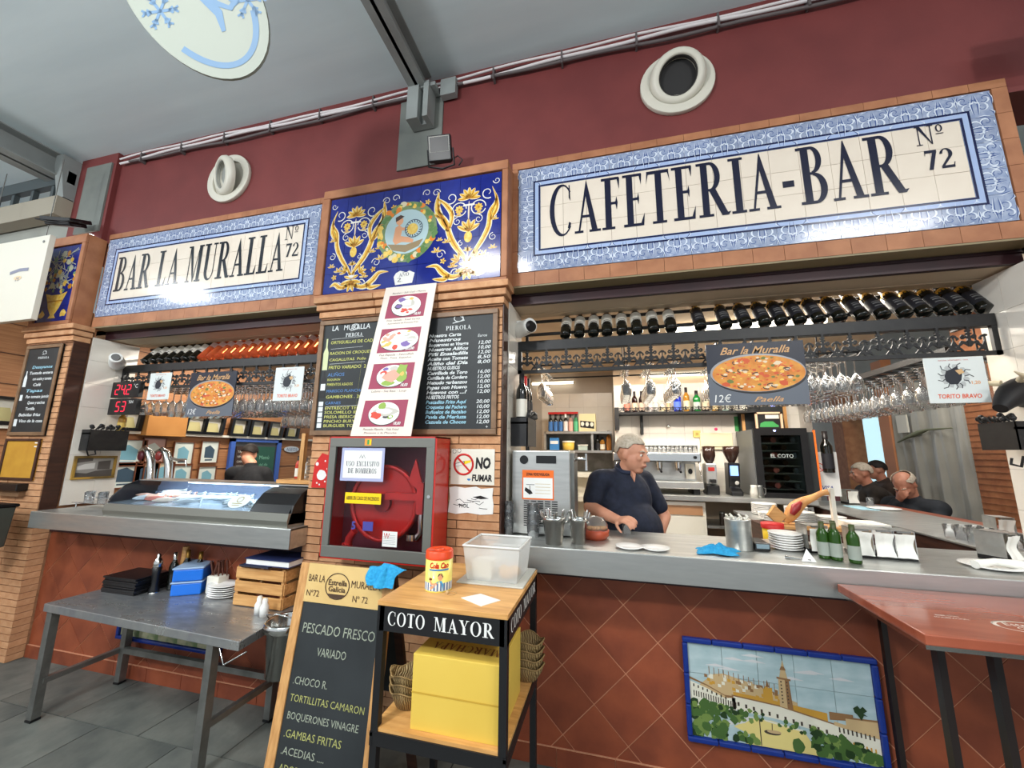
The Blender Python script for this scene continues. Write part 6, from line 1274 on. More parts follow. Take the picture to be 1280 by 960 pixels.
# ================================================================== MIDDLE PIER
def frame4(f, w_, h, e, d, mat, parent, z=0):
    m = MB()
    for a, b, c_, d_ in ((0, w_, 0, e), (0, w_, h-e, h), (0, e, e, h-e), (w_-e, w_, e, h-e)): m.obox(f, a, b, c_, d_, z, z+d)
    return m.build('frame', mat, parent, bevel=.003)
cw = M('chalk_white', (216, 220, 220), .8); cy = M('chalk_yellow', (196, 196, 110), .8); cb_ = M('chalk_blue', (86, 126, 176), .8); clb = M('chalk_pale_blue', (150, 196, 214), .8)
def logo(m, f, x, y, s):
    m.ring(f, x, y+.06*s, .028*s, .034*s, .001, .0014, 14, .7); m.stroke(f, [(x-.04*s, y+.03*s), (x+.04*s, y+.045*s)], .005*s, .001); m.stroke(f, [(x, y+.08*s), (x+.03*s, y+.06*s), (x+.035*s, y+.045*s)], .005*s, .001)
t = thing('menu_board', 'framed chalkboard menu left of the photo strip, yellow and blue writing', 'menu board', (-1.07, -.13, 1.70)); f = front(-1.385, -.112, 1.70); W_, H_ = .60, .79
MB().obox(f, 0, W_, 0, H_, 0, .012).build('slate', chalk, t); frame4(f, W_, H_, .032, .022, frameb, t)
m = MB(); g = Fr(f(0, 0, .0125)); 
L = [('LA   MURALLA', .715, 0, .05, .30), ('ORTIGUILLAS DE CADIZ', .62, 1, .030, .36), ('RACION DE CROQUETAS', .545, 1, .028, .36), ('CAGALLITAS  Pollo  10', .50, 1, .026, .34), ('FRITO VARIADO  2 pers', .445, 1, .032, .36), ('ALIÑOS', .395, 2, .032, .13), ('BOQUERON', .365, 1, .02, .10), ('PIMIENTOS ASADOS', .33, 1, .026, .20), ('MARISCO PLANCHA', .285, 2, .028, .28), ('GAMBONES . 20€', .245, 1, .028, .30), ('CARNES', .205, 2, .026, .12), ('ENTRECOT TERNERA', .170, 1, .027, .36), ('SOLOMILLO IBERICO', .142, 1, .027, .36), ('PRESA IBERICA  14', .112, 1, .027, .30), ('PINCHO BURY  2,80', .083, 1, .027, .32), ('BURGUER TORO  15', .054, 1, .027, .34)]
for s, y, c_, sz, w_ in L: m.mat(c_).text(g, s, .095, y, sz, .001, align='L', fit=w_, bold=.01, shear=.05)
for x, y, a in ((.2, .655, .3), (.2, .585, .3), (.2, .48, .35), (.2, .19, .3)): m.mat(0).stroke(g, [(x-.1, y), (x+a*.5, y+.006)], .0016, .001)
m.mat(0); logo(m, g, .28, .68, .9); m.serif(g, 'PIEROLA', .21, .665, .026, .0014, wd=.13)
m.mat(3).prism(g, [(.045, .44), (.085, .44), (.085, .56), (.072, .60), (.072, .66), (.060, .66), (.060, .60), (.045, .56)], .001, .001)
m.mat(4).prism(g, [(.045, .25), (.085, .25), (.085, .37), (.072, .40), (.072, .43), (.060, .43), (.060, .40), (.045, .37)], .001, .001); m.mat(0).prism(g, [(.047, .30), (.083, .30), (.083, .345), (.047, .345)], .0012, .0012)
for k in range(5): m.mat(0).prism(g, [(.045, .05+k*.036), (.08, .05+k*.036), (.08, .08+k*.036), (.045, .08+k*.036)], .001, .001)
m.build('chalk_writing', [cw, cy, cb_, M('bottle_sticker', (200, 206, 160), .6), blackprint], t)
t = thing('menu_board', 'framed chalkboard menu right of the photo strip with prices in euros', 'menu board', (-.39, -.13, 1.70)); f = front(-.695, -.112, 1.705); W_, H_ = .60, .775
MB().obox(f, 0, W_, 0, H_, 0, .012).build('slate', chalk, t); frame4(f, W_, H_, .032, .022, frameb, t); g = Fr(f(0, 0, .0125)); m = MB()
L = [('Nuestra Carta', '', 0), ('Nuestros', '', 0), ('Boquerones en Vinagre', '12,00', 0), ('Nuestros Aliños', '10,00', 0), ('Piñi Ensaladilla', '12,00', 0), ('Aceite con Tomate', '8,50', 0), ('Aliño del Día', '8,00', 0), ('NUESTROS GUISOS', '', 0), ('Carrillada de Toro', '16,00', 0), ('Carrillada de Cordero', '12,00', 0), ('Menudo garbanzos', '10,00', 0), ('Papas con Huevo', '12,00', 0), ('Huevos con ...?', '12,00', 0), ('NUESTROS FRITOS', '', 0), ('Pescadito Frito Aquí', '20,00', 1), ('Croquetas del Puchero', '10,00', 1), ('Buñuelos de Bacalao', '12,00', 1), ('Pavía de Merluza', '12,00', 1), ('Cazuela de Chocos', '12,00', 1)]
for k, (s, p, c_) in enumerate(L):
    y = .615-k*.0305; m.mat(c_).text(g, s, .14, y, .030, .001, align='L', bold=.03, shear=.22, fit=.27 if k not in (0, 1, 7, 13) else .22); 
    if p: m.mat(0).text(g, p, .555, y, .030, .001, align='R', bold=.015, shear=.2, fit=.085)
m.mat(0); logo(m, g, .34, .67, 1); m.serif(g, 'PIEROLA', .255, .655, .028, .0014, wd=.17); m.text(g, 'Euros', .50, .60, .026, .001, shear=.2); m.text(g, '+', .54, .035, .03, .001); m.build('chalk_writing', [cw, clb], t)
# photo strip leaning on the cabinet
pz = M('strip_paper', (226, 214, 202), .5); B = Vector((-.975, -.262, 1.690)); Tt = Vector((-.885, -.165, 2.672))
t = thing('photo_menu', 'tall pale panel with four photographed dishes between the two chalkboards', 'poster', B); up = (Tt-B); H_ = up.length; f = Fr(B, (1, 0, 0), up); f.x = Vector((1, 0, 0)); f.n = f.x.cross(f.y).normalized(); W_ = .405
def trap(x, y): return ((x-.5)*(W_*(1-.10*y))+W_*.5-.0*y, y*H_)
m = MB(); m.prism(f, [trap(0, 0), trap(1, 0), trap(1, 1), trap(0, 1)], -.006, 0); m.build('panel', pz, t)
fr_ = M('dish_magenta', (150, 52, 80), .5)
dm = [M('dish_plate', (238, 236, 230), .3), M('dish_red', (206, 70, 50), .5), M('dish_purple', (120, 96, 160), .5), M('dish_green', (140, 170, 70), .5), M('dish_pink', (222, 160, 140), .5), M('dish_gold', (220, 180, 90), .5), M('dish_grey', (190, 186, 176), .5), M('dish_dark', (60, 56, 54), .5)]
for k in range(4):
    y1 = .935-k*.238; y0 = y1-.165; m = MB(); m.prism(f, [trap(.12, y0), trap(.86, y0), trap(.86, y1), trap(.12, y1)], .0006, .0006); m.build('photo', fr_, t)
    cx, cy_ = trap(.49, (y0+y1)/2); m = MB(); m.mat(7).ell(f, cx, cy_-.004, .105 if k != 1 else .135, .072, .001, n=30); m.mat(0).ell(f, cx, cy_, .103 if k != 1 else .133, .070, .0012, n=30)
    def bl(i, x, y, r, z=.0014, sq=.6): m.mat(i).blob(f, cx+x, cy_+y, r, z+random.uniform(0, .0004), 9, .25, sq)
    if k == 0:
        bl(0, .0, .02, .04); bl(6, .01, .02, .05); bl(2, -.04, .045, .025, sq=.7); bl(7, -.055, .0, .03); bl(2, -.055, .0, .02, .0018); bl(5, .03, .05, .015)
        for q in range(10): bl(1, -.02+.01*q % .07, -.02-random.uniform(0, .03), .012)
    elif k == 1:
        for q in range(12): bl(6, random.uniform(.02, .11), random.uniform(-.02, .04), .016, sq=.3)
        for q in range(10): bl(4, random.uniform(-.11, -.04), random.uniform(-.0, .04), .016); bl(5, random.uniform(-.11, -.05), random.uniform(-.04, 0), .013)
        bl(0, -.01, .01, .035, .0019); bl(1, -.02, -.045, .018, .002, 1); bl(2, .05, -.03, .03, .0019); bl(1, -.01, .045, .014); bl(5, .06, .055, .014); bl(0, .03, .05, .025)
    elif k == 2:
        bl(3, .065, .04, .035, sq=1); bl(3, .07, -.01, .035, sq=.9); bl(3, -.02, -.045, .045, sq=.4); bl(4, .0, .0, .06); bl(4, .0, -.01, .045, .002); bl(1, -.06, .02, .022, .002); bl(0, -.06, .015, .012, .0024); bl(2, -.05, .045, .02); bl(6, .01, .045, .03); bl(5, .07, .01, .014, .0024, 1)
    else:
        bl(6, .01, .01, .075, .0019, .35); bl(0, .0, .012, .05, .0024, .35); bl(3, -.02, .045, .028, .0024, .8); bl(1, -.045, -.015, .035, .0024); bl(1, -.065, .0, .02, .0026); bl(7, .015, -.022, .018); bl(3, .045, -.022, .022); bl(0, .05, -.022, .012, .0026)
    m.build('dish', dm, t)
    m = MB(); px, py = trap(.80, y0+.012); m.text(f, ['18,00', '12 - 20,00', '18,00', '18,00'][k], px, py, .026, .003, align='R', shear=.2, bold=.02, fit=.05 if k != 1 else .11); m.mat(1)
    a, b = trap(.49, y0-.022); m.text(f, ['Frito Variado - Fried Variety', 'Pez Espada - Swordfish', 'Lubina - Sea Bass - Loup', 'Pescado Plancha - Fish Fried'][k], a, b, .020, .001, fit=.24, shear=.15); a, b = trap(.49, y0-.042); m.text(f, ['Assortiment de Poissons Frits', 'Thon  Tuna  Espadon', '', 'Poisson a la Plancha'][k], a, b, .016, .001, fit=.22 if k != 2 else None, shear=.15)
    if k == 0: a, b = trap(.49, .945); m.text(f, 'Bacalao - Salt Cod - Morue', a, b, .018, .001, fit=.24, shear=.15)
    m.build('caption', [white, M('caption_grey', (110, 96, 92), .5)], t)
# fire hose cabinet
t = thing('fire_hose_cabinet', 'red fire hose cabinet with grey framed glass door on the middle pier', 'fire cabinet', (-.73, -.2, 1.0))
x0, x1, y0, y1, z0, z1 = -1.085, -.385, -.30, -.115, 1.0, 1.685
m = MB(); m.box(x0, x1, y1-.006, y1, z0, z1); m.box(x0, x0+.008, y0+.01, y1, z0, z1); m.box(x1-.008, x1, y0+.01, y1, z0, z1); m.box(x0, x1, y0+.01, y1, z0, z0+.008); m.box(x0, x1, y0+.01, y1, z1-.008, z1); m.build('box', red, t)
f = front(x0, y0, z0); W_, H_ = x1-x0, z1-z0; g2 = M('door_grey', (118, 118, 112), .4, .3)
m = MB()
for a, b, c_, d in ((0, W_, 0, .008), (0, W_, H_-.008, H_), (0, .008, 0, H_), (W_-.010, W_, 0, H_)): m.obox(f, a, b, c_, d, -.016, .002)
m.build('red_edge', red, t)
m = MB()
for a, b, c_, d in ((.008, W_-.01, .008, .07), (.008, W_-.01, H_-.06, H_-.008), (.008, .052, .07, H_-.06), (W_-.06, W_-.01, .07, H_-.06)): m.obox(f, a, b, c_, d, -.012, .006)
m.build('door_frame', g2, t, bevel=.002)
MB().obox(f, .05, W_-.058, .068, H_-.058, -.008, -.005).build('door_pane', M('cab_glass', (246, 236, 240), .02, trans=1, ior=1.2), t)
MB().box(x0+.01, x1-.01, y1-.012, y1-.006, z0+.01, z1-.01).build('inner_back', M('cab_inside', (120, 62, 74), .5), t)
cx, cz = x0+.36, z0+.31; g = front(cx, y0, cz)
MB().ell(g, 0, 0, .215, .215, -.075, -.055, 48).build('hose_reel', red, t); MB().ring(g, 0, 0, .195, .215, -.055, -.040, 48).build('reel_rim', red, t); MB().ell(g, 0, 0, .05, .05, -.055, -.03, 24).build('hub', M('cab_red_dark', (130, 26, 24), .4), t)
m = MB(); m.obox(g, .02, .26, .02, .06, -.04, -.025); m.obox(g, .22, .26, -.05, .12, -.05, -.02); m.prism(g, [(.16, .13), (.20, .25), (.25, .10), (.25, .05)], -.045, -.03); m.build('swing_arm', red, t)
m = MB(); m.tube([g(-.17, -.16, -.04), g(-.20, -.20, -.04), g(-.21, -.25, -.04)], .022, 10); m.cyl(g(-.21, -.235, -.04), g(-.215, -.26, -.04), .03, n=12); m.build('nozzle', M('cab_red_mid', (170, 34, 30), .4), t)
m = MB(); m.tube([g(.24, -.05, -.05), g(.245, -.15, -.05), g(.22, -.18, -.05), g(.18, -.18, -.05)], .02, 10); m.cyl(g(.19, -.16, -.04), g(.19, -.19, -.04), .03, n=12); m.build('valve_pipe', steelv, t)
m = MB(); m.obox(f, .07, .385, .44, .67-.05, .0066-.012, .0072-.010); f3 = f
lilac = M('sticker_lilac', (168, 172, 206), .5)
m = MB(); m.obox(f, .09, .375, .43, .62, -.004, -.003); m.build('notice', lilac, t); m = MB(); m.obox(f, .107, .358, .447, .603, -.003, -.0025); m.mat(1); m.serif(f, 'USO', .125, .515, .028, -.0015, wd=.055); m.serif(f, 'EXCLUSIVO', .195, .515, .028, -.0015, wd=.15); m.serif(f, 'DE', .14, .475, .028, -.0015, wd=.038); m.serif(f, 'BOMBEROS', .19, .475, .028, -.0015, wd=.14)
for dx in (0, .018): m.stroke(f, [(.212+dx, .56), (.222+dx, .58), (.232+dx, .56)], .003, -.0015)
m.build('notice_text', [white, M('ink_grey', (70, 74, 90), .5)], t)
m = MB(); m.obox(f, .135, .37, .305, .365, -.004, -.0025); m.build('fire_sticker', yellow, t); m = MB(); m.text(f, 'ABRIR EN CASO DE INCENDIO', .2525, .325, .03, -.0015, bold=.012, fit=.215); m.build('fire_sticker_text', blackprint, t)
m = MB(); m.obox(f, .395, .485, .085, .165, -.004, -.0025); m.mat(1); 
for k in (0, .016): m.stroke(f, [(.405+k, .155), (.413+k, .128), (.421+k, .155)], .005, -.0018)
m.mat(2)
for k in range(6): m.stroke(f, [(.40 if k else .44, .145-k*.009), (.475, .145-k*.009)], .0018, -.0018)
m.build('inspection_label', [white, redprint, M('ink_light', (150, 150, 156), .5)], t)
m = MB(); m.text(f, '5', .205, .165, .06, -.002, bold=.03); m.build('number_sticker', M('sticker_blue', (70, 70, 150), .5), t); m = MB(); m.obox(f, .265, .33, .16, .21, -.004, -.003); m.build('blue_sticker', M('sticker_blue', (70, 70, 150), .5), t)
m = MB(); m.obox(f, .245, .29, H_-.052, H_-.012, .006, .007); m.mat(1).obox(f, .262, .275, H_-.046, H_-.018, .007, .0075); m.mat(2).obox(f, .276, .288, H_-.046, H_-.018, .007, .0075); m.build('small_sticker', [M('sticker_orange', (230, 150, 60), .5), greenprint, yellow], t)
m = MB(); m.ell(f, W_-.032, .36, .010, .010, .006, .012, 14); m.build('lock', steelv, t)
# NO FUMAR and torn sticker, red sticker
t = thing('no_smoking_sign', 'white no smoking sign NO FUMAR right of the fire cabinet', 'sign', (-.24, -.115, 1.40)); p0 = at(568, 602, Y=-.114); f = front(-.375, -.112, 1.415); MB().obox(f, 0, .27, 0, .205, 0, .004).build('plate', offw, t)
m = MB(); m.ring(f, .08, .115, .052, .064, .004, .0055, 40); m.stroke(f, [(.04, .155), (.12, .075)], .011, .0056); m.mat(1); m.text(f, 'NO', .20, .095, .085, .005, bold=.05, shear=.1, fit=.095); m.text(f, 'FUMAR', .195, .022, .050, .005, bold=.04, shear=.1, fit=.125); m.prism(f, [(.025, .10), (.085, .115), (.085, .135), (.025, .12)], .0048, .0048) ; m.mat(2).prism(f, [(.03, .103), (.08, .115), (.08, .13), (.03, .118)], .005, .005); m.mat(3).prism(f, [(.085, .115), (.125, .128), (.125, .14), (.085, .135)], .005, .005); m.mat(4).blob(f, .115, .03, .013, .005, 8, .4, .5); m.mat(5).stroke(f, [(.02+.012*math.cos(a), .19+.012*math.sin(a)) for a in range(7)], .003, .005); m.mat(5).stroke(f, [(.05+.012*math.cos(a), .195+.012*math.sin(a)) for a in range(7)], .003, .005)
m.build('print', [redprint, blackprint, white, yellow, blueprint, M('pen_grey', (120, 116, 110), .6)], t)
t = thing('torn_sticker', 'torn white sticker below the no smoking sign', 'sticker', (-.24, -.115, 1.25)); f = front(-.385, -.112, 1.255); m = MB(); m.prism(f, [(0, .0), (.05, -.008), (.12, .002), (.2, -.006), (.275, .0), (.278, .05), (.27, .10), (.275, .145), (.2, .138), (.17, .15), (.1, .14), (.04, .148), (.004, .14), (.01, .08)], 0, .003); m.build('paper', white, t)
m = MB()
for k in range(9): x, y = random.uniform(.01, .2), random.uniform(.03, .12); m.stroke(f, [(x, y), (x+.025, y+random.uniform(-.01, .01)), (x+.05, y+random.uniform(-.01, .01))], .003, .0035)
m.text(f, 'HOL', .10, .03, .03, .0035, bold=.02); m.prism(f, [(.15, .09), (.2, .1), (.25, .085), (.2, .08)], .0035, .0035); m.build('marks', blackprint, t)
t = thing('red_sticker', 'red festive sticker with white dots at the left edge of the fire cabinet', 'sticker', (-1.25, -.115, 1.40)); f = front(-1.345, -.112, 1.365); m = MB(); m.prism(f, [(0, 0), (.13, .0), (.14, .2), (.06, .22), (.01, .15)], 0, .003); m.build('sheet', redprint, t); m = MB(); m.blob(f, .07, .08, .035, .0035, 12, .1); m.ell(f, .03, .15, .012, .012, .0035, n=10)
for x, y in ((.1, .04), (.04, .03), (.11, .12), (.09, .17), (.06, .02)): m.ell(f, x, y, .006, .006, .0035, n=8)
m.build('dots', white, t)
# ================================================================== LEFT PIER
t = thing('menu_board', 'narrow framed chalkboard menu on the left brick pier', 'menu board', (-4.2, -.13, 1.70)); f = front(-4.46, -.112, 1.70); W_, H_ = .46, .79; MB().obox(f, 0, W_, 0, H_, 0, .012).build('slate', chalk, t); frame4(f, W_, H_, .03, .022, frameb, t); g = Fr(f(0, 0, .0125)); m = MB(); logo(m, g, .24, .68, .7); m.serif(g, 'PIEROLA', .17, .665, .02, .0014, wd=.14)
for k, (s, c_, x, w_) in enumerate((('Desayunos', 1, .12, .26), ('Tostada entera', 0, .10, .30), ('con aceite y tomate', 0, .16, .24), ('Café', 0, .18, .1), ('Tapas', 1, .10, .22), ('Pan tomate jamón', 0, .12, .30), ('Queso y anchoa', 0, .16, .22), ('Tortilla', 0, .15, .12), ('Bebidas frías', 0, .08, .28), ('Vino de la casa', 0, .10, .30))): m.mat(c_).text(g, s, x, .58-k*.052, .036, .001, align='L', fit=w_, bold=.02, shear=.15)
m.mat(0).prism(g, [(.045, .42), (.085, .42), (.085, .50), (.072, .53), (.072, .56), (.06, .56), (.06, .53), (.045, .50)], .001, .001); m.prism(g, [(.045, .3), (.08, .3), (.08, .35), (.045, .35)], .001, .001); m.prism(g, [(.04, .08), (.08, .08), (.08, .14), (.04, .14)], .001, .001); m.build('chalk_writing', [cw, clb], t)
t = thing('notice_board', 'small mustard yellow notice board in a dark frame on the left pier', 'board', (-4.25, -.12, 1.3)); f = front(-4.47, -.112, 1.335); W_, H_ = .44, .34; MB().obox(f, 0, W_, 0, H_, 0, .008).build('board', M('mustard', (196, 146, 50), .6, c2=(184, 132, 42), scale=8), t); frame4(f, W_, H_, .02, .018, darkwood, t); m = MB(); m.obox(f, .37, .41, .30, .31, .008, .009); m.obox(f, .37, .41, .27, .28, .008, .009); m.build('labels', white, t)
t = thing('wall_shelf', 'narrow black ledge under the mustard notice board', 'shelf', (-4.25, -.14, 1.27)); MB().box(-4.46, -4.08, -.18, -.112, 1.255, 1.31).build('ledge', blackp, t, bevel=.004); MB().box(-4.40, -4.10, -.15, -.112, 1.21, 1.25).build('bracket', frameb, t)
t = thing('bin', 'grey metal bin hanging at the far left of the picture', 'bin', (-3.9, -.45, .85)); f = Fr((-3.72, -.62, .86), (1, .0, 0), (0, 0, 1)); m = MB(); m.prism(Fr((-4.25, -.45, .86), (1, 0, 0), (0, 0, 1)), [(0, .02), (.34, .0), (.38, .30), (-.02, .30)], -.2, .02); m.build('body', M('bin_grey', (92, 96, 88), .4, .5), t, bevel=.01); m = MB(); m.tube([(-4.27, -.47, 1.165), (-3.87, -.47, 1.165), (-3.87, -.25, 1.165), (-4.27, -.25, 1.165)], .014, 8); m.build('bag_rim', blackp, t)
# suspended white panel at far left
t = thing('hanging_panel', 'blank white hanging sign panel with a small logo at the upper left', 'sign', (-5.3, -.3, 2.7)); a = at(63, 293, Y=-.3); b = at(43, 398, Y=-.3); MB().box(a.x-1.0, a.x, -.30, -.26, b.z, a.z).build('panel', M('panel_white', (216, 212, 198), .5), t, bevel=.003)
f = front(a.x-.42, -.301, (a.z+b.z)/2-.06); m = MB(); m.stroke(f, [(0, .125), (.12, .145), (.24, .14)], .03, .001); m.mat(1).ell(f, .12, .07, .05, .02, .001, n=16); m.mat(0).text(f, 'M', .12, .04, .06, .0015, shear=.3); m.build('logo', [M('logo_grey', (130, 132, 150), .5), M('logo_peach', (228, 200, 160), .5)], t)
for x, z in ((a.x-.06, a.z-.06),): MB().ell(front(x, -.301, z), 0, 0, .012, .012, 0, .004, 10).build('screw', steeld, t)
for x in (a.x-.1, a.x-.9): MB().cyl((x, -.28, a.z), (x, -.28, 4.2), .004, n=6).build('hanger', steeld, t)
# ================================================================== LEFT STEEL TABLE
TZ_ = .65; TXa, TXb = -2.885, -1.29
t = thing('steel_table', 'stainless steel work table standing before the left counter', 'table', (-2.1, -.3, 0), None)
def TT(x, y): k = (x-TXa)/(TXb-TXa); return (x, y-.07*k)
m = MB(); f = Fr((0, 0, TZ_), (1, 0, 0), (0, 1, 0)); m.prism(f, [TT(TXa, -.50), TT(TXb, -.50), TT(TXb-.06, -.02), TT(TXa+.02, -.03)], -.045, 0); m.build('top', M('table_steel', (176, 176, 174), .26, .72, c2=(146, 148, 152), scale=4, stretch=(2, 5, 1), rough2=.42), t, bevel=.003)
legs = [(-2.84, -.47), (-1.49, -.535), (-2.81, -.06), (-1.50, -.10)]
for x, y in legs: MB().box(x-.022, x+.022, y-.022, y+.022, .012, TZ_-.045).build('leg', steeld, t, bevel=.002); MB().box(x-.024, x+.024, y-.024, y+.024, 0, .012).build('foot', blackp, t)
MB().box(-2.81, -1.50, -.09, -.06, .20, .235).build('stretcher', steeld, t); MB().box(-2.84, -2.81, -.47, -.06, .20, .23).build('side_rail', steeld, t); MB().box(-1.51, -1.48, -.53, -.10, .20, .23).build('side_rail', steeld, t)
m = MB(); m.tube([(-1.42, -.56, .60), (-1.36, -.58, .54), (-1.26, -.55, .60)], .004, 6); m.build('hook', steelv, t)
z = TZ_
for i in range(9):
    o = MB().box(-2.80, -2.50, -.27, -.06, 0, .0105).build('menu_folder', blackp, None, bevel=.002); o.location = (random.uniform(-.008, .008), random.uniform(-.006, .006), z+i*.0115); tag(o, 'black menu folder in the pile on the steel table, %s from the bottom' % ORD[i], 'menu', 'black menu folders on the steel table')
t = thing('pepper_mill', 'tall pepper mill with chrome cap beside the blue boxes on the steel table', 'mill', (-2.44, -.2, z)); MB().lathe([(.0001, 0), (.03, 0), (.03, .02), (.02, .05), (.022, .12), (.028, .16), (.0001, .17)], 16, (-2.46, -.18, z)).build('body', blackp, t); MB().lathe([(.024, .165), (.028, .19), (.018, .215), (.012, .22), (.013, .24), (.0001, .25)], 14, (-2.46, -.18, z)).build('cap', steelv, t); MB().lathe([(.0305, .0), (.031, .008), (.0001, .008)], 16, (-2.46, -.18, z)).build('foot_ring', steelv, t)
for i, (x, y, H) in enumerate(((-2.42, -.10, .24), (-2.36, -.06, .25), (-2.27, -.04, .24))):
    b = bottle('oil_bottle', 'dark oil or vinegar bottle behind the blue boxes, %s from the left' % ORD[i], 'bottle', winegl, None, goldcap if i else steelv, H=H, r=.028, group='bottles behind the blue boxes'); b.location = (x, y, z)
tag(MB().cyl((-2.40, -.05, z), (-2.40, -.05, z+.27), .03, .02).build('wooden_mill', pine), 'wooden pepper mill behind the blue boxes', 'mill')
bb = M('blue_plastic', (24, 110, 214), .35); ang = .16
for k in range(2):
    t = thing('storage_box', 'blue plastic cutlery box with grey lid, %s of the two' % ['lower', 'upper'][k], 'box', (-2.25, -.09, z+k*.088), 'blue boxes on the steel table', 0.55)
    m = MB(); m.box(-.085, .085, -.09, .17, 0, .076); m.build('body', bb, t, local=True, bevel=.008); MB().box(-.090, .090, -.095, .175, .076, .086).build('lid', M('lid_pale', (150, 176, 206), .4), t, local=True, bevel=.004)
t = thing('cutlery_jar', 'white square jar of wooden-handled knives beside the blue boxes', 'jar', (-2.08, -.07, z)); MB().box(-2.12, -2.02, -.10, -.02, z, z+.11).build('jar', offw, t, bevel=.006)
for k in range(9): x, y = -2.11+k*.010, -.08+.02*(k % 3); o = MB().tube([(x, y, z+.01), (x+random.uniform(-.01, .01), y, z+.13), (x+random.uniform(-.02, .02), y, z+.20)], .006, 6, rs=[.004, .004, .008]).build('knife', M('knife_wood', (92, 52, 38), .5)); tag(o, 'wooden-handled knife standing in the white jar', 'knife', 'knives in the white jar')
for i in range(6): o = plate('oval white plate in the stack on the steel table, %s from the bottom' % ORD[i], -1.965+random.uniform(-.003, .003), -.10, z+i*.0125, .105, 'oval plates on the steel table'); o.scale = (1, .75, 1)
t = thing('wooden_crate', 'slatted wooden crate near the right end of the steel table', 'crate', (-1.55, -.15, z))
cx0, cx1, cy0, cy1 = -1.76, -1.40, -.20, .0
for k in range(3):
    za = z+.005+k*.078; MB().box(cx0, cx1, cy0-.008, cy0, za, za+.062).build('slat', pine, t, bevel=.002); MB().box(cx0, cx1, cy1, cy1+.008, za, za+.062).build('slat', pine, t); MB().box(cx1, cx1+.008, cy0, cy1, za, za+.062).build('slat', pine, t, bevel=.002); MB().box(cx0-.008, cx0, cy0, cy1, za, za+.062).build('slat', pine, t)
for x in (cx0+.01, cx1-.01):
    for y in (cy0+.01, cy1-.01): MB().box(x-.01, x+.01, y-.01, y+.01, z, z+.23).build('corner_post', pinev, t)
t = thing('binder', 'white-edged dark blue binder lying on the wooden crate', 'binder', (-1.5, -.1, z+.235)); MB().box(-1.68, -1.36, -.22, .0, z+.252, z+.282).build('pages', white, t); m = MB(); m.box(-1.69, -1.355, -.225, .005, z+.282, z+.287); m.box(-1.69, -1.355, -.225, .005, z+.247, z+.252); m.build('cover', M('binder_blue', (34, 44, 84), .5), t)
tag(MB().box(-1.72, -1.50, -.23, -.04, z+.236, z+.246).build('folder', M('folder_navy', (44, 46, 60), .5), None), 'dark folder between binder and wooden crate', 'folder')
for i, (x, y) in enumerate(((-1.50, -.265), (-1.44, -.285))):
    t = thing('salt_shaker', 'white salt shaker at the right end of the steel table, %s one' % ['left', 'right'][i], 'shaker', (x, y, z)); MB().lathe([(.0001, 0), (.022, 0), (.024, .05), (.014, .07), (.015, .085), (.0001, .09)], 14, (x, y, z)).build('body', white, t); MB().lathe([(.015, .082), (.012, .095), (.0001, .098)], 12, (x, y, z)).build('cap', offw, t)
t = thing('steel_bucket', 'steel bucket with wire handle hanging at the right end of the steel table', 'bucket', (-1.17, -.45, .42)); MB().lathe([(.0001, 0), (.085, 0), (.10, .22), (.115, .225), (.115, .26), (.105, .27), (.10, .26), (.08, .01), (.0001, .01)], 28, (-1.20, -.36, .42)).build('pail', steelv, t); MB().tube([(-1.31, -.36, .66), (-1.29, -.42, .72), (-1.20, -.44, .74), (-1.11, -.42, .72), (-1.09, -.36, .66)], .004, 6).build('handle', steelv, t)
# ================================================================== A-BOARD
t = thing('a_board', 'wooden A-frame chalkboard listing fried fish beside the serving cart', 'menu board', (-.72, -.75, 0))
up = Vector((-.045, .15, .729)); f = Fr((-.832, -.869, 0), (1, 0, 0), up); f.n = f.x.cross(f.y).normalized(); W_ = .49; H_ = 1.10
for a in (0, W_-.045): m = MB(); m.obox(f, a, a+.045, 0, H_, -.02, .0); m.build('stile', pinev, t, bevel=.003)
MB().obox(f, .045, W_-.045, .12, H_-.16, -.014, -.006).build('slate', chalk, t); MB().obox(f, .045, W_-.045, H_-.16, H_, -.018, -.001).build('header', M('header_wood', (212, 180, 118), .5, c2=(200, 166, 104), scale=4), t); MB().obox(f, .045, W_-.045, .06, .12, -.018, 0).build('lower_rail', pine, t)
m = MB(); b0 = Vector((f.o.x-.02, -.34, 0)); g = Fr(b0, (1, 0, 0), Vector((0, -.60-.0+.22, H_))); g.y = Vector((-.04, -.26, 1.06)).normalized(); g.n = g.x.cross(g.y)
for a in (0.02, W_-.06): m = MB(); m.obox(g, a, a+.04, 0, H_-.02, -.01, .01); m.build('rear_leg', darkwood, t)
MB().obox(g, .06, W_-.06, .5, H_-.05, -.004, .004).build('rear_slate', chalk, t)
h = Fr(f(0, 0, -.0055)); h.x, h.y, h.n = f.x, f.y, f.n
m = MB(); hy_ = H_-.16
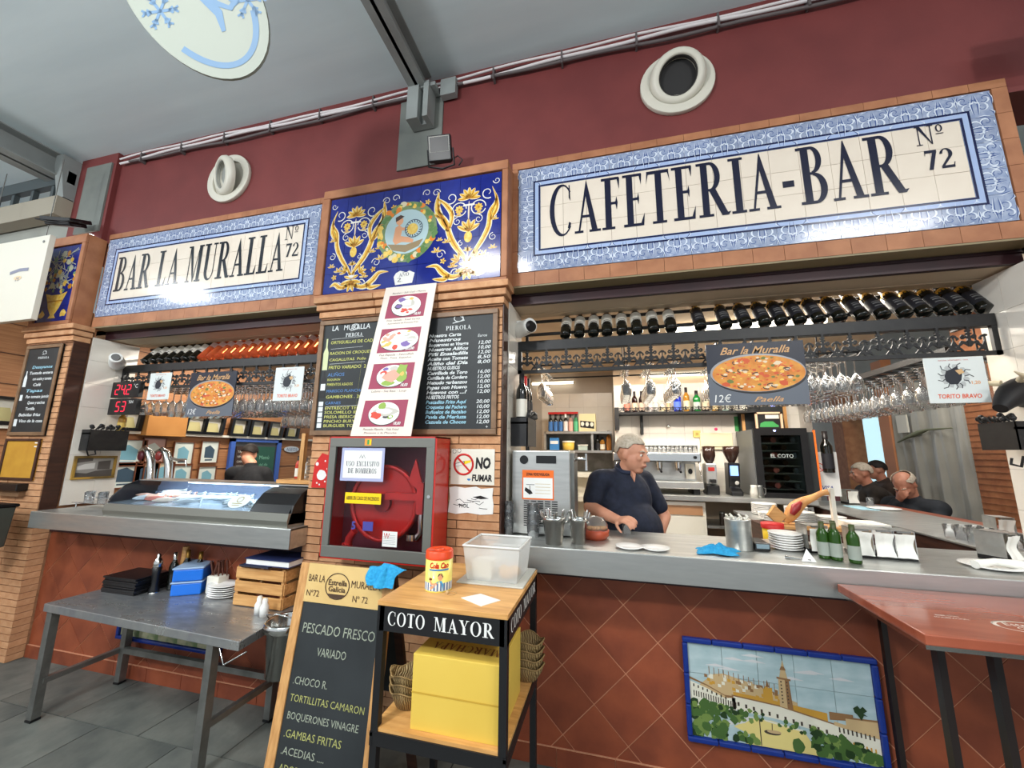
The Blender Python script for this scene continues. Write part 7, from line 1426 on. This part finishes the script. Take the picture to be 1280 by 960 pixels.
for s, x, y, sz, w_, c_ in (('PESCADO FRESCO', .075, -.12, .055, .43, 0), ('VARIADO', .19, -.20, .045, .17, 0), ('.CHOCO R.', .075, -.31, .040, .20, 0), ('TORTILLITAS CAMARON', .075, -.37, .036, .42, 1), ('BOQUERONES VINAGRE', .075, -.43, .036, .40, 0), ('.GAMBAS FRITAS', .075, -.49, .038, .32, 1), ('.ACEDIAS ....', .075, -.545, .036, .24, 0), ('ADOBO', .08, -.60, .036, .14, 1), ('.CROQUETAS DE TORO', .07, -.67, .040, .43, 1), ('20€', .22, -.72, .036, .08, 1), ('ORTIGUILLAS', .08, -.77, .038, .24, 1), ('ALIÑOS', .08, -.825, .034, .16, 0)): m.text(h, s, x*.84, hy_+y, sz, .001, align='L', fit=w_*.86, shear=.08); m.build('writing_line', (M('chalk_dim', (150, 156, 140), .8), M('chalk_dim_yellow', (160, 160, 96), .8))[c_], t); m = MB()

m = MB(); h = Fr(f(0, 0, .0)); h.x, h.y, h.n = f.x, f.y, f.n
m.text(h, 'BAR LA', .055, H_-.075, .042, .001, align='L', fit=.09); m.text(h, 'Nº72', .055, H_-.135, .036, .001, align='L', fit=.07); m.text(h, 'MURALLA', .285, H_-.085, .042, .001, align='L', fit=.15); m.text(h, 'Nº 72', .30, H_-.14, .036, .001, align='L', fit=.08)
m.ring(h, .215, H_-.085, .060, .064, 0, .0012, 30, .85); m.text(h, 'Estrella', .215, H_-.082, .032, .0012, fit=.10, bold=.02); m.text(h, 'Galicia', .215, H_-.108, .030, .0012, fit=.09, bold=.02); m.prism(h, [(.165, H_-.118), (.265, H_-.118), (.245, H_-.135), (.185, H_-.135)], .001, .001); m.build('header_lettering', M('burnt_print', (70, 48, 30), .6), t)
top = f(W_*.82, H_, -.01)
def dr(p, u, v):
    # the cloth hangs over the top edge of the board
    return [p[0]+.0, p[1], p[2]-1.1*max(0, -(v))*.12-.5*max(0, v)*.1]
cloth('blue cloth draped over the top of the A-frame board', top.x+.045, top.y-.0, top.z-.0, .15, .11, .03, 9, edge=dr)
# ================================================================== SERVING CART
x0, x1, y0, y1, zt = -.330, .185, -.885, -.325, 1.04
t = thing('serving_cart', 'black framed wooden serving cart with white lettering COTO MAYOR', 'cart', ((x0+x1)/2, (y0+y1)/2, 0)); bk = M('cart_black', (24, 24, 26), .45)
MB().box(x0, x1, y0, y1, zt-.018, zt).build('top', M('cart_wood', (222, 170, 104), .4, c2=(196, 142, 80), scale=4, stretch=(1.5, 9, 9), bump=.04), t, bevel=.002)
m = MB(); m.box(x0+.002, x1-.002, y0+.002, y0+.012, zt-.105, zt-.018); m.box(x0+.002, x1-.002, y1-.012, y1-.002, zt-.105, zt-.018); m.box(x1-.012, x1-.002, y0, y1, zt-.105, zt-.018); m.box(x0+.002, x0+.012, y0, y1, zt-.105, zt-.018); m.build('apron', bk, t)
for x in (x0+.002, x1-.030):
    for y in (y0+.002, y1-.030): MB().box(x, x+.028, y, y+.028, .05, zt-.018).build('leg', bk, t); MB().cyl((x+.014, y+.014, 0), (x+.014, y+.014, .05), .02).build('caster', blackp, t)
m = MB(); m.box(x0, x1, y0, y1, .585, .597); m.box(x0, x1, y0+.001, y0+.012, .555, .60); m.box(x0, x1, y1-.012, y1, .555, .60); m.box(x0+.001, x0+.012, y0, y1, .555, .60); m.box(x1-.012, x1-.001, y0, y1, .555, .60); m.build('shelf_frame', bk, t)
n = 7
for k in range(n): MB().box(x0+.004, x1-.004, y0+.006+k*(y1-y0-.012)/n+.0008, y0+.006+(k+1)*(y1-y0-.012)/n-.0008, .597, .612).build('shelf_board', MATS['cart_wood'], t)
f = front(x0, y0+.002, 0); m = MB(); m.serif(f, 'COTO', .045, .958, .047, .0012, wd=.155); m.serif(f, 'MAYOR', .235, .958, .047, .0012, wd=.23); m.build('front_lettering', white, t)
f = Fr((x1-.002, y0, 0), (0, 1, 0), (0, 0, 1)); m = MB(); m.serif(f, 'COTO', .05, .958, .047, .0012, wd=.17); m.serif(f, 'MAYOR', .26, .958, .047, .0012, wd=.25); m.build('side_lettering', white, t)
# cocoa tin
cx, cy = -.165, -.70; f = None
t = thing('cocoa_tin', 'yellow cocoa tin with red lid and red script lettering on the cart', 'tin', (cx, cy, zt)); r, h = .056, .155
MB().lathe([(.0001, 0), (r*1.01, 0), (r*1.01, .004), (r, .005), (r, h-.03), (.0001, h-.03)], 40, (cx, cy, zt)).build('body', M('tin_yellow', (240, 222, 110), .35, coat=.3), t)
MB().lathe([(r*1.03, h-.032), (r*1.04, h-.02), (r*1.02, h-.018), (r*1.02, h-.004), (r*.97, h), (r*.8, h+.001), (r*.78, h-.003), (.0001, h-.003)], 40, (cx, cy, zt)).build('lid', M('tin_red', (226, 74, 30), .35, coat=.3), t); MB().lathe([(.018, h-.003), (.018, h+.002), (.0001, h+.002)], 20, (cx, cy, zt)).build('lid_knob', M('tin_red', (0, 0, 0)), t)
def wrap(mb, a0):
    # bend flat artwork drawn in the XZ plane around the tin
    mb.v = [(cx+(r+.0008+v[1])*math.sin(a0+v[0]/r), cy-(r+.0008+v[1])*math.cos(a0+v[0]/r), zt+v[2]) for v in mb.v]; return mb
W0 = Fr((0, 0, 0)); W0.n = Vector((0, 1, 0)); ca = math.atan2(CAM.x-cx, -(CAM.y-cy))
m = MB(); m.text(W0, 'Cola Cao', 0, .093, .030, .0004, shear=.2, bold=.04, fit=.082); m.build
wrap(m, ca).build('script_lettering', M('tin_script', (206, 50, 30), .4), t)
m = MB(); n_ = 10
for k in range(n_): a, b = -.042+.084*k/n_, -.042+.084*(k+1)/n_; m.add([W0(a, .083, .0004), W0(b, .083, .0004), W0(b, .089, .0004), W0(a, .089, .0004)], [(0, 1, 2, 3)])
wrap(m, ca).build('blue_stripe', blueprint, t)
m = MB()
for k in range(22):
    a = -.075+k*.0068; m.mat(0 if k % 2 else 1).add([W0(a, .006, .0002), W0(a+.0068, .006, .0002), W0(a+.0068, .036, .0002), W0(a, .036, .0002)], [(0, 1, 2, 3)])
wrap(m, ca).build('striped_skirt', [white, M('tin_stripe', (90, 120, 160), .5)], t)
m = MB(); m.mat(0).prism(W0, [(-.012, .004), (.018, .004), (.020, .03), (.012, .045), (-.006, .042), (-.016, .028)], .0005, .0005); m.mat(1).ell(W0, .006, .058, .010, .012, .0007, n=12); m.mat(1).stroke(W0, [(-.008, .036), (-.024, .022), (-.034, .014)], .010, .0008); m.mat(1).stroke(W0, [(-.012, .03), (-.030, .034), (-.036, .046)], .008, .0009); m.mat(2).prism(W0, [(-.004, .062), (.0, .072), (.012, .073), (.018, .062), (.016, .055), (.013, .064)], .001, .001); m.mat(3).prism(W0, [(-.040, .046), (-.026, .048), (-.028, .055), (-.04, .056)], .001, .001)
wrap(m, ca).build('figure_print', [M('shirt_blue', (70, 160, 206), .5), M('print_skin', (224, 160, 116), .5), M('print_hair', (50, 32, 26), .5), M('print_brown', (120, 66, 36), .5)], t)
# plastic box on its lid
bx0, bx1, by0, by1 = -.098, .160, -.60, -.35
t = thing('tray', 'flat translucent white lid lying under the plastic box on the cart', 'lid', (.03, -.48, zt)); MB().box(bx0-.02, bx1+.02, by0-.02, by1+.015, zt, zt+.008).build('lid', M('milky_lid', (222, 220, 210), .35, trans=.3), t, bevel=.003); m = MB()
t = thing('plastic_box', 'translucent plastic box holding bread and bags on the cart', 'box', (.03, -.48, zt+.008)); zb = zt+.008; hh = .145
def shell(x0_, x1_, y0_, y1_, z0_, z1_, e, g=0):
    v = []
    for (zz, gg_) in ((z0_, e), (z1_, 0)): v += [(x0_+gg_, y0_+gg_, zz), (x1_-gg_, y0_+gg_, zz), (x1_-gg_, y1_-gg_, zz), (x0_+gg_, y1_-gg_, zz)]
    return v
milky = M('milky_plastic', (232, 232, 228), .3, alpha=.32)
a = shell(bx0, bx1, by0, by1, zb, zb+hh, .016); m = MB(); m.add(a, [(0, 1, 5, 4), (1, 2, 6, 5), (2, 3, 7, 6), (3, 0, 4, 7), (3, 2, 1, 0)]); o = m.build('shell', milky, t); s = o.modifiers.new('s', 'SOLIDIFY'); s.thickness = .002
m = MB()
for (p, q) in (((bx0, by0), (bx1, by0)), ((bx1, by0), (bx1, by1)), ((bx1, by1), (bx0, by1)), ((bx0, by1), (bx0, by0))): m.cyl((p[0], p[1], zb+hh), (q[0], q[1], zb+hh), .005, n=8)
m.build('rim', M('milky_rim', (214, 214, 210), .35), t)
tag(MB().box(bx0+.03, bx0+.12, by0+.04, by0+.12, zb+.002, zb+.075).build('carton', offw, None, bevel=.004), 'small white carton inside the plastic box', 'carton')
for i, (x, y, rr) in enumerate(((.09, -.54, .034), (.11, -.49, .03), (.06, -.48, .028))): tag(MB().sph((x, y, zb+rr*.8), rr, rr, rr*.8).build('bread_roll', M('bread', (214, 170, 120), .7)), 'tan bread roll in the plastic box, %s one' % ['front', 'right', 'rear'][i], 'bread')
m = MB(); m.prism(Fr((.045, -.79, zt), (.94, .1, 0), (-.1, .94, 0)), [(-.075, .02), (.02, -.05), (.08, .02), (-.01, .075)], .0, .002); tag(m.build('paper_slip', white), 'blank white paper slip at the front of the cart top', 'paper')
m = MB(); m.tube([(-.09+.022*math.cos(a*.4), -.745+.02*math.sin(a*.4), zt+.002) for a in range(16)], .0015, 5); m.sph((-.10, -.755, zt+.007), .008, n=8, m=6); tag(m.build('elastic_band', M('band_tan', (196, 160, 110), .4)), 'thin tan elastic band with a clear bead on the cart top', 'band')
# yellow carton on the shelf
zs = .612; t = thing('wine_carton', 'yellow cardboard wine carton on the lower cart shelf', 'box', (0, -.65, zs)); yb = M('carton_yellow', (230, 196, 88), .55, c2=(222, 186, 78), scale=2)
bw0, bw1, bz1 = -.185, .150, .86
m = MB(); m.box(bw0, bw1, -.855, -.53, zs, bz1); m.build('box', yb, t, bevel=.002); f = front(bw0, -.8555, zs)
m = MB(); m.obox(f, 0, bw1-bw0, .118, .124, 0, .0006); m.build('tape_fold', M('tape', (200, 160, 60), .2), t)
f = Fr((bw0, -.855, bz1), (1, 0, 0), (0, 1, 0)); m = MB(); g = Fr((bw1-.02, -.62, bz1), (-1, 0, 0), (0, -1, 0)); m.serif(g, 'MARCHAPA', 0, .13, .05, .001, wd=.27, ) ; g2_ = Fr((bw1-.01, -.74, bz1), (-1, 0, 0), (0, -1, 0)); m.build('lid_lettering', M('carton_print', (140, 84, 40), .6), t)
m = MB(); m.prism(Fr((bw0, -.53, bz1), (1, 0, 0), (0, -.25, .35)), [(0.03, 0), (.31, 0), (.31, .12), (.03, .12)], 0, .003); m.build('flap', yb, t)
wick = M('wicker', (176, 150, 104), .6, c2=(120, 96, 60), kind='wave', scale=40, bump=.6, det=1)
def basket(label, x, y, z, r, grp):
    t = thing('bread_basket', label, 'basket', (x, y, z), grp); vs = []; n = 28; prof = [(.55, 0), (.62, .004), (.85, .03), (1.0, .055), (.97, .056), (.82, .032), (.6, .01), (.3, .008), (.01, .008)]
    for (q, hz) in prof:
        for k in range(n): a = 2*PI*k/n; w_ = 1+.05*math.cos(4*a)*(hz > .02); vs.append((r*q*w_*math.cos(a), r*q*.8*w_*math.sin(a), hz*1.15+(.008*math.cos(4*a) if hz > .04 else 0)))
    m = MB(); N = len(prof); m.add(vs, [(i*n+k, i*n+(k+1) % n, (i+1)*n+(k+1) % n, (i+1)*n+k) for i in range(N-1) for k in range(n)], True); m.build('bowl', wick, t, local=True)
    m = MB(); m.tube([(r*1.0*(1+.05*math.cos(4*a_))*math.cos(a_), r*.8*(1+.05*math.cos(4*a_))*math.sin(a_), .0635+.008*math.cos(4*a_)) for a_ in [2*PI*k/24 for k in range(25)]], .003, 5); m.build('rim', M('wicker_rim', (150, 122, 78), .6), t, local=True); return t
for i in range(4): basket('wicker bread basket in the right stack on the cart, %s from the bottom' % ORD[i], .155, -.43, zs+.001+i*.033, .078, 'baskets right of the yellow carton')
for i in range(3): basket('wicker bread basket in the left stack on the cart, %s from the bottom' % ORD[i], -.262, -.74, zs+.001+i*.03, .072, 'baskets left of the yellow carton')
# ================================================================== PEOPLE
def caps(mb, p0, p1, r0, r1, n=12):
    p0, p1 = Vector(p0), Vector(p1); d = (p1-p0); L = d.length; z = d/L if L > 1e-6 else Vector((0, 0, 1)); a = z.orthogonal().normalized(); b = z.cross(a); vs = []; N = 5; rings = []
    for i in range(N+1): t = PI/2*(1-i/N); rings.append((p0-z*r0*math.sin(t), max(1e-4, r0*math.cos(t))))
    for i in range(N+1): t = PI/2*i/N; rings.append((p1+z*r1*math.sin(t), max(1e-4, r1*math.cos(t))))
    for c, r in rings: vs += [c+(a*math.cos(2*PI*k/n)+b*math.sin(2*PI*k/n))*r for k in range(n)]
    M_ = len(rings); fs = [(i*n+k, i*n+(k+1) % n, (i+1)*n+(k+1) % n, (i+1)*n+k) for i in range(M_-1) for k in range(n)]+[tuple(range(n-1, -1, -1)), tuple(range((M_-1)*n, M_*n))]
    mb.add(vs, fs, True)
def fuse(mb, name, mat, parent, vox, smooth=4):
    """weld overlapping closed shapes into one continuous skin"""
    o = mb.build('tmp', mat, None); md = o.modifiers.new('r', 'REMESH'); md.mode = 'VOXEL'; md.voxel_size = vox; md.use_smooth_shade = True
    s = o.modifiers.new('s', 'SMOOTH'); s.iterations = smooth; s.factor = .5
    dg = bpy.context.evaluated_depsgraph_get(); me = bpy.data.meshes.new_from_object(o.evaluated_get(dg)); bpy.data.objects.remove(o)
    me.name = name; me.materials.clear()
    me.materials.append(mat)
    for p in me.polygons: p.use_smooth = True; p.material_index = 0
    if parent: me.transform(Matrix.Translation(-parent.location))
    q = bpy.data.objects.new(name, me); COL.objects.link(q); q.parent = parent; return q
def head(mb, c, fwd, up, s=1.0, jaw=1.0):
    """skull, face, nose, ears and brow; c is the middle of the head"""
    fwd = Vector(fwd).normalized(); up = Vector(up); up = (up-fwd*up.dot(fwd)).normalized(); rt = fwd.cross(up); R = Matrix((rt, fwd, up)).transposed()
    P = lambda x, y, z: Vector(c)+(rt*x+fwd*y+up*z)*s
    mb.sph(P(0, -.012, .028), .076*s, .094*s, .092*s, 20, 14, R); mb.sph(P(0, .018, -.030), .062*s*jaw, .074*s, .080*s, 18, 12, R); mb.sph(P(0, .048, -.088), .034*s*jaw, .030*s, .026*s, 12, 8, R)
    caps(mb, P(0, .086, .012), P(0, .108, -.022), .009*s, .014*s, 10); mb.sph(P(.012, .096, -.026), .009*s); mb.sph(P(-.012, .096, -.026), .009*s)
    caps(mb, P(-.034, .078, .026), P(.034, .078, .026), .012*s, .012*s, 8); caps(mb, P(-.02, .088, -.056), P(.02, .088, -.056), .007*s, .007*s, 8); caps(mb, P(-.016, .086, -.066), P(.016, .086, -.066), .007*s, .007*s, 8)
    for q in (-1, 1): mb.sph(P(q*.040, .070, -.015), .022*s, .016*s, .020*s, 10, 8, R); mb.sph(P(q*.076, -.008, -.004), .010*s, .020*s, .032*s, 10, 8, R)
    return P, R
def face(parent, P, R, s=1.0, glasses=False, brow=None):
    m = MB()
    for q in (-1, 1): m.sph(P(q*.031, .079, .004), .013*s, .008*s, .008*s, 10, 8, R)
    m.build('eye', M('eye_white', (226, 220, 212), .3), parent)
    m = MB()
    for q in (-1, 1): m.sph(P(q*.031, .0855, .004), .006*s, .003*s, .006*s, 8, 6, R)
    m.build('iris', M('iris', (44, 32, 26), .3), parent)
    m = MB()
    for q in (-1, 1): m.tube([P(q*.016, .092, .024), P(q*.032, .090, .031), P(q*.048, .078, .026)], .004*s, 6)
    m.build('eyebrow', brow or hairg, parent)
    m = MB(); m.tube([P(-.024, .090, -.061), P(0, .0965, -.060), P(.024, .090, -.061)], .0045*s, 6, rs=[.002*s, .005*s, .002*s]); m.build('lips', M('lips', (160, 88, 78), .5), parent)
def hair(parent, P, R, mat, s=1.0, bald=False, full=1.0):
    m = MB(); n, mm_ = 20, 12; vs = []
    for i in range(mm_+1):
        t = PI*i/mm_*.62
        for k in range(n):
            a = 2*PI*k/n; x, y, z = math.sin(t)*math.cos(a), math.sin(t)*math.sin(a), math.cos(t)
            lim = t
            lim = min(t, PI*(.60 if y < -.35 else .47 if y < .35 else .36))
            x, y, z = math.sin(lim)*math.cos(a), math.sin(lim)*math.sin(a), math.cos(lim); j = random.uniform(.99, 1.015)
            vs.append(P(.084*x*full*j, (.101*y*full-.016)*j, (.098*z*full)*j+.030))
    fs = [(i*n+k, (i+1)*n+k, (i+1)*n+(k+1) % n, i*n+(k+1) % n) for i in range(mm_) for k in range(n)]
    if bald: fs = [(i*n+k, (i+1)*n+k, (i+1)*n+(k+1) % n, i*n+(k+1) % n) for i in range(6, mm_) for k in range(n) if not 2 <= k <= 7]
    m.add(vs, fs, True); o = m.build('hair', mat, parent); so = o.modifiers.new('s', 'SOLIDIFY'); so.thickness = .004*s; so.offset = 0
def hand(mb, wrist, d, palm_n, curl=.6, s=1.0, side=1, spread=.10):
    """palm and five separate fingers; d points along the fingers, palm_n out of the palm"""
    d = Vector(d).normalized(); nrm = Vector(palm_n); nrm = (nrm-d*nrm.dot(d)).normalized(); sd = d.cross(nrm)*side; w = Vector(wrist)
    for q in (-.028, -.010, .010, .028): caps(mb, w+sd*q*.75*s+d*.01*s, w+sd*q*s+d*.078*s, .015*s, .0125*s, 8)
    for q, L in ((-.032, .062), (-.011, .076), (.011, .080), (.032, .070)):
        p = w+(sd*q+d*.082)*s; dirn = (d+sd*q*spread*20*.3); ang = 0
        for k, l in enumerate((.45, .32, .23)):
            ang += curl*(.55 if k == 0 else .75); dd = (dirn.normalized()*math.cos(ang)+nrm*math.sin(ang)); p2 = p+dd*L*l*s; caps(mb, p, p2, (.0095-.001*k)*s, (.0088-.001*k)*s, 8); p = p2
    p = w+(sd*.026+d*.018)*s
    for k, (a, l, r) in enumerate(((.6, .038, .012), (.5, .030, .0105), (.55, .024, .0095))):
        dd = (d*(.62+.1*k)+sd*(.7-.25*k)+nrm*(.30+curl*.45*k)).normalized(); p2 = p+dd*l*s; caps(mb, p, p2, r*s, (r-.001)*s, 8); p = p2
# ---- barman
B0 = Vector((.62, .60, 0)); t = thing('person', 'grey-haired barman in a navy polo shirt placing a glass on the bar', 'person', B0)
hc = at(790, 568, Y=.55)
fw = Vector((.82, -.50, -.12)); body = MB()
shR = Vector((.460, .52, 1.415)); shL = Vector((.77, .70, 1.415)); nk = Vector((.635, .60, 1.47))
P, R = head(body, hc, fw, (0, 0, 1), 1.10, 1.12)
caps(body, nk, P(0, -.02, -.075), .062, .060)
elR = at(738, 634, Y=.42); elR = Vector((elR.x, .42, elR.z)); wr = at(772, 650, Y=.27); gl_p = Vector((.629, .205, CZ))
caps(body, shR, elR, .050, .044); caps(body, elR, wr, .046, .030)
elL = Vector((.90, .72, 1.17)); wl2 = Vector((.82, .52, 1.02)); caps(body, shL, elL, .056, .044); caps(body, elL, wl2, .044, .029)
hand(body, wr, (gl_p+Vector((0, .0, .085))-wr), (.35, .15, -1), .75, 1.0, -1)
hand(body, wl2, (-.2, -.4, -.8), (-.8, .1, 0), .5, 1.0, 1)
caps(body, shR+Vector((.04, 0, -.02)), shL+Vector((-.04, 0, -.02)), .05, .05); body.sph((.62, .61, 1.28), .17, .13, .20, 16, 12); body.sph((.64, .60, 1.06), .19, .17, .20, 16, 12); body.sph((.62, .62, .92), .17, .15, .14, 14, 10)
for s in (-1, 1): hip = Vector((.62+s*.09, .63, .90)); kn = Vector((.62+s*.10, .62, .50)); an = Vector((.62+s*.11, .64, .09)); caps(body, hip, kn, .09, .062); caps(body, kn, an, .058, .04); caps(body, an-Vector((0, -.02, .03)), an+Vector((.03, -.14, -.05)), .038, .03)
fuse(body, 'body', skin, t, .0065, 3)
sh = MB(); caps(sh, shR+Vector((.02, 0, 0)), shL+Vector((-.02, 0, 0)), .083, .083, 16); caps(sh, nk+Vector((0, 0, -.02)), nk+Vector((.005, -.005, .015)), .085, .072, 16)
sh.sph((.62, .60, 1.29), .195, .145, .21, 20, 14); sh.sph((.66, .56, 1.09), .215, .20, .22, 20, 14); sh.sph((.63, .62, .92), .195, .17, .12, 18, 12); sh.sph((.57, .58, 1.20), .16, .14, .2, 16, 12)
caps(sh, shR, shR+(elR-shR)*.72, .074, .066, 16); caps(sh, shL, shL+(elL-shL)*.72, .076, .064, 16)
fuse(sh, 'polo_shirt', navyc, t, .010, 4)
m = MB(); cn = nk+Vector((.012, -.01, .02)); 
m.ring(Fr(cn, (.95, .3, 0), (-.25, .75, .25)), 0, 0, .060, .078, -.01, .02, 24); m.build('collar', M('navy_collar', (36, 42, 62), .85), t)
m = MB(); m.prism(Fr(cn+Vector((.045, -.065, -.012)), (.85, .5, 0), (0, .25, 1)), [(-.022, .02), (.022, .02), (.0, -.07)], -.02, .012); m.build('neck_opening', skin, t)
tr = MB()
for s in (-1, 1): caps(tr, (.62+s*.09, .63, .86), (.62+s*.10, .62, .50), .105, .085, 14); caps(tr, (.62+s*.10, .62, .50), (.62+s*.11, .64, .12), .083, .07, 14)
tr.sph((.62, .62, .86), .19, .165, .12, 16, 10); fuse(tr, 'trousers', blackc, t, .012, 3)
m = MB()
for s in (-1, 1): caps(m, (.62+s*.11, .65, .04), (.66+s*.11, .50, .035), .045, .04)
m.build('shoe', blackp, t)
hair(t, P, R, hairg, 1.1, full=.99); face(t, P, R, 1.1)
# ---- man in black behind the left counter, seen from behind and bending
hc = Vector((-3.50, 1.52, 1.50)); t = thing('person', 'man in a black T-shirt bending away behind the left counter', 'person', (-3.5, 1.5, 0)); body = MB()
P, R = head(body, at(311, 569, Y=1.5), (-.55, .75, -.45), (0, .3, 1), 1.0); hp = at(311, 569, Y=1.5)
nk = Vector((hp.x+.10, 1.46, 1.44)); caps(body, nk, P(0, -.02, -.05), .058, .056)
shl = Vector((hp.x-.10, 1.40, 1.33)); shr = Vector((hp.x+.27, 1.50, 1.33)); ce = (shl+shr)/2
el = shl+Vector((-.03, .05, -.25)); wr_ = el+Vector((.06, .20, -.12)); caps(body, shl, el, .055, .043); caps(body, el, wr_, .043, .03); hand(body, wr_, (.3, .5, -.5), (0, -.3, -1), .5, 1, 1)
el2 = shr+Vector((.05, .08, -.25)); wr2 = el2+Vector((-.06, .20, -.1)); caps(body, shr, el2, .055, .043); caps(body, el2, wr2, .043, .03); hand(body, wr2, (-.3, .5, -.5), (0, -.3, -1), .5, 1, -1)
body.sph(ce+Vector((.02, 0, -.12)), .18, .12, .2, 16, 12); body.sph(ce+Vector((.03, -.05, -.38)), .17, .13, .18, 16, 12)
for s in (-1, 1): hip = Vector((ce.x+.03+s*.09, 1.38, .86)); kn = Vector((ce.x+s*.1, 1.42, .48)); an = Vector((ce.x+s*.11, 1.38, .08)); caps(body, hip, kn, .09, .06); caps(body, kn, an, .058, .04); caps(body, an-Vector((0, 0, .03)), an+Vector((0, .14, -.05)), .036, .03)
caps(body, ce+Vector((.03, -.05, -.4)), (ce.x+.03, 1.38, .86), .15, .14)
fuse(body, 'body', skin, t, .010, 3)
sh = MB(); caps(sh, shl+Vector((.03, 0, 0)), shr-Vector((.03, 0, 0)), .085, .085, 16); sh.sph(ce+Vector((.02, 0, -.12)), .205, .14, .22, 20, 14); sh.sph(ce+Vector((.03, -.05, -.40)), .20, .155, .22, 20, 14); caps(sh, shl, shl+(el-shl)*.62, .074, .064, 14); caps(sh, shr, shr+(el2-shr)*.62, .074, .064, 14); caps(sh, ce+Vector((0, 0, .02)), nk-Vector((0, 0, .02)), .09, .066, 14)
fuse(sh, 't_shirt', blackc, t, .012, 4)
tr = MB()
for s in (-1, 1): caps(tr, (ce.x+.03+s*.09, 1.38, .86), (ce.x+s*.1, 1.42, .48), .11, .085, 14); caps(tr, (ce.x+s*.1, 1.42, .48), (ce.x+s*.11, 1.38, .12), .083, .07, 14)
tr.sph((ce.x+.03, 1.37, .86), .18, .15, .12, 16, 10); fuse(tr, 'trousers', M('dark_jeans', (40, 44, 56), .9), t, .014, 3)
hair(t, P, R, hairb, 1.0, full=1.05)
# ---- seated customers beyond the side leg
def sitter(label, hp, fwd, jacket, hairm, bald=False, s=1.0, handup=False, lean=.0, skinm=skinr, back=False):
    hp = Vector(hp); t = thing('person', label, 'person', (hp.x, hp.y, 0)); body = MB(); fw = Vector(fwd).normalized(); fh = Vector((fw.x, fw.y, 0)).normalized(); rt = fh.cross(Vector((0, 0, 1)))
    P, R = head(body, hp, fw, (0, 0, 1), s); nk = hp-fh*(.05+lean)+Vector((0, 0, -.17)); caps(body, nk, P(0, -.02, -.06), .06, .058)
    sr = nk+rt*.19+Vector((0, 0, -.05)); sl = nk-rt*.19+Vector((0, 0, -.05)); hips = Vector((nk.x, nk.y, 0))-fh*(.14)+Vector((0, 0, .60))
    body.sph(nk+Vector((0, 0, -.20))-fh*.03, .16, .15, .22, 16, 12); caps(body, nk+Vector((0, 0, -.25)), hips, .14, .16)
    jk = MB(); caps(jk, sr, sl, .092, .092, 16); jk.sph(nk+Vector((0, 0, -.22))-fh*.03, .215, .19, .25, 18, 12); caps(jk, nk+Vector((0, 0, -.28)), hips, .18, .19, 16); caps(jk, nk+Vector((0, 0, -.05)), nk+Vector((0, 0, .02)), .10, .075, 14)
    for side, a in ((1, sr), (-1, sl)):
        el_ = a+fh*.16+rt*side*.06+Vector((0, 0, -.22)); 
        if handup and side == 1: w_ = P(.05, .11, -.09); wd = P(.0, .12, -.03)-w_
        else: w_ = el_+fh*.2-rt*side*.16+Vector((0, 0, .02)); wd = fh-rt*side*.6
        caps(body, a, el_, .052, .042); caps(body, el_, w_, .042, .028); caps(jk, a, el_, .072, .062, 14); caps(jk, el_, el_+(w_-el_)*.9, .060, .046, 14)
        hand(body, w_, wd, (0, 0, -1) if not (handup and side == 1) else -fh, .6, 1, side)
        hip = hips+rt*side*.09; kn = hip+fh*.42+Vector((0, 0, -.02)); an = kn+Vector((0, 0, -.46))+fh*.02; caps(body, hip, kn, .085, .06); caps(body, kn, an, .056, .04); caps(body, an, an+fh*.15+Vector((0, 0, -.03)), .036, .03)
    fuse(body, 'body', skinm, t, .010, 3); fuse(jk, 'jacket', jacket, t, .013, 4)
    tr = MB()
    for side in (1, -1): hip = hips+rt*side*.09; kn = hip+fh*.42+Vector((0, 0, -.02)); caps(tr, hip, kn, .105, .08, 12); caps(tr, kn, kn+Vector((0, 0, -.40)), .078, .065, 12)
    fuse(tr, 'trousers', MATS['dark_jeans'], t, .014, 3); hair(t, P, R, hairm, s, bald, 1.04); face(t, P, R, s, brow=hairm)
    st = thing('bar_stool', 'dark bar stool under the '+label.split(' with')[0].split(' in a')[0], 'stool', (hips.x, hips.y, 0)); zz = hips.z-.20
    MB().lathe([(.0001, -.03), (.17, -.03), (.18, 0), (.0001, .012)], 20, (hips.x, hips.y, zz)).build('seat', darkwood, st)
    for k in range(4): a = PI/4+k*PI/2; MB().cyl((hips.x+.10*math.cos(a), hips.y+.10*math.sin(a), zz-.03), (hips.x+.19*math.cos(a), hips.y+.19*math.sin(a), 0), .012).build('leg', iron, st)
    return t
sitter('bald man in a dark jacket leaning on the side leg of the bar', at(1131, 606, X=3.46), (-.75, -.45, -.75), M('jacket_dark', (38, 42, 48), .8, c2=(28, 32, 38), scale=12, bump=.2), hairg, True, 1.08, True, .04)
sitter('man in a dark brown coat seated with his back turned', at(1076, 592, X=3.40), (-.95, .15, -.1), M('coat_brown', (52, 44, 38), .85, c2=(40, 34, 30), scale=10, bump=.2), hairg, False, .98, False, .02)
sitter('dark-haired person in a brown hooded coat beyond the other customers', at(1095, 588, X=3.93), (-.95, .25, -.1), M('coat_hood', (66, 50, 42), .85, c2=(52, 40, 34), scale=10, bump=.2), hairb, False, 1.0, False, .02)
# throw away prototypes that were never placed
for o in list(COL.objects):
    if o.get('label') == 'x': o['label'] = 'dark wine bottle'
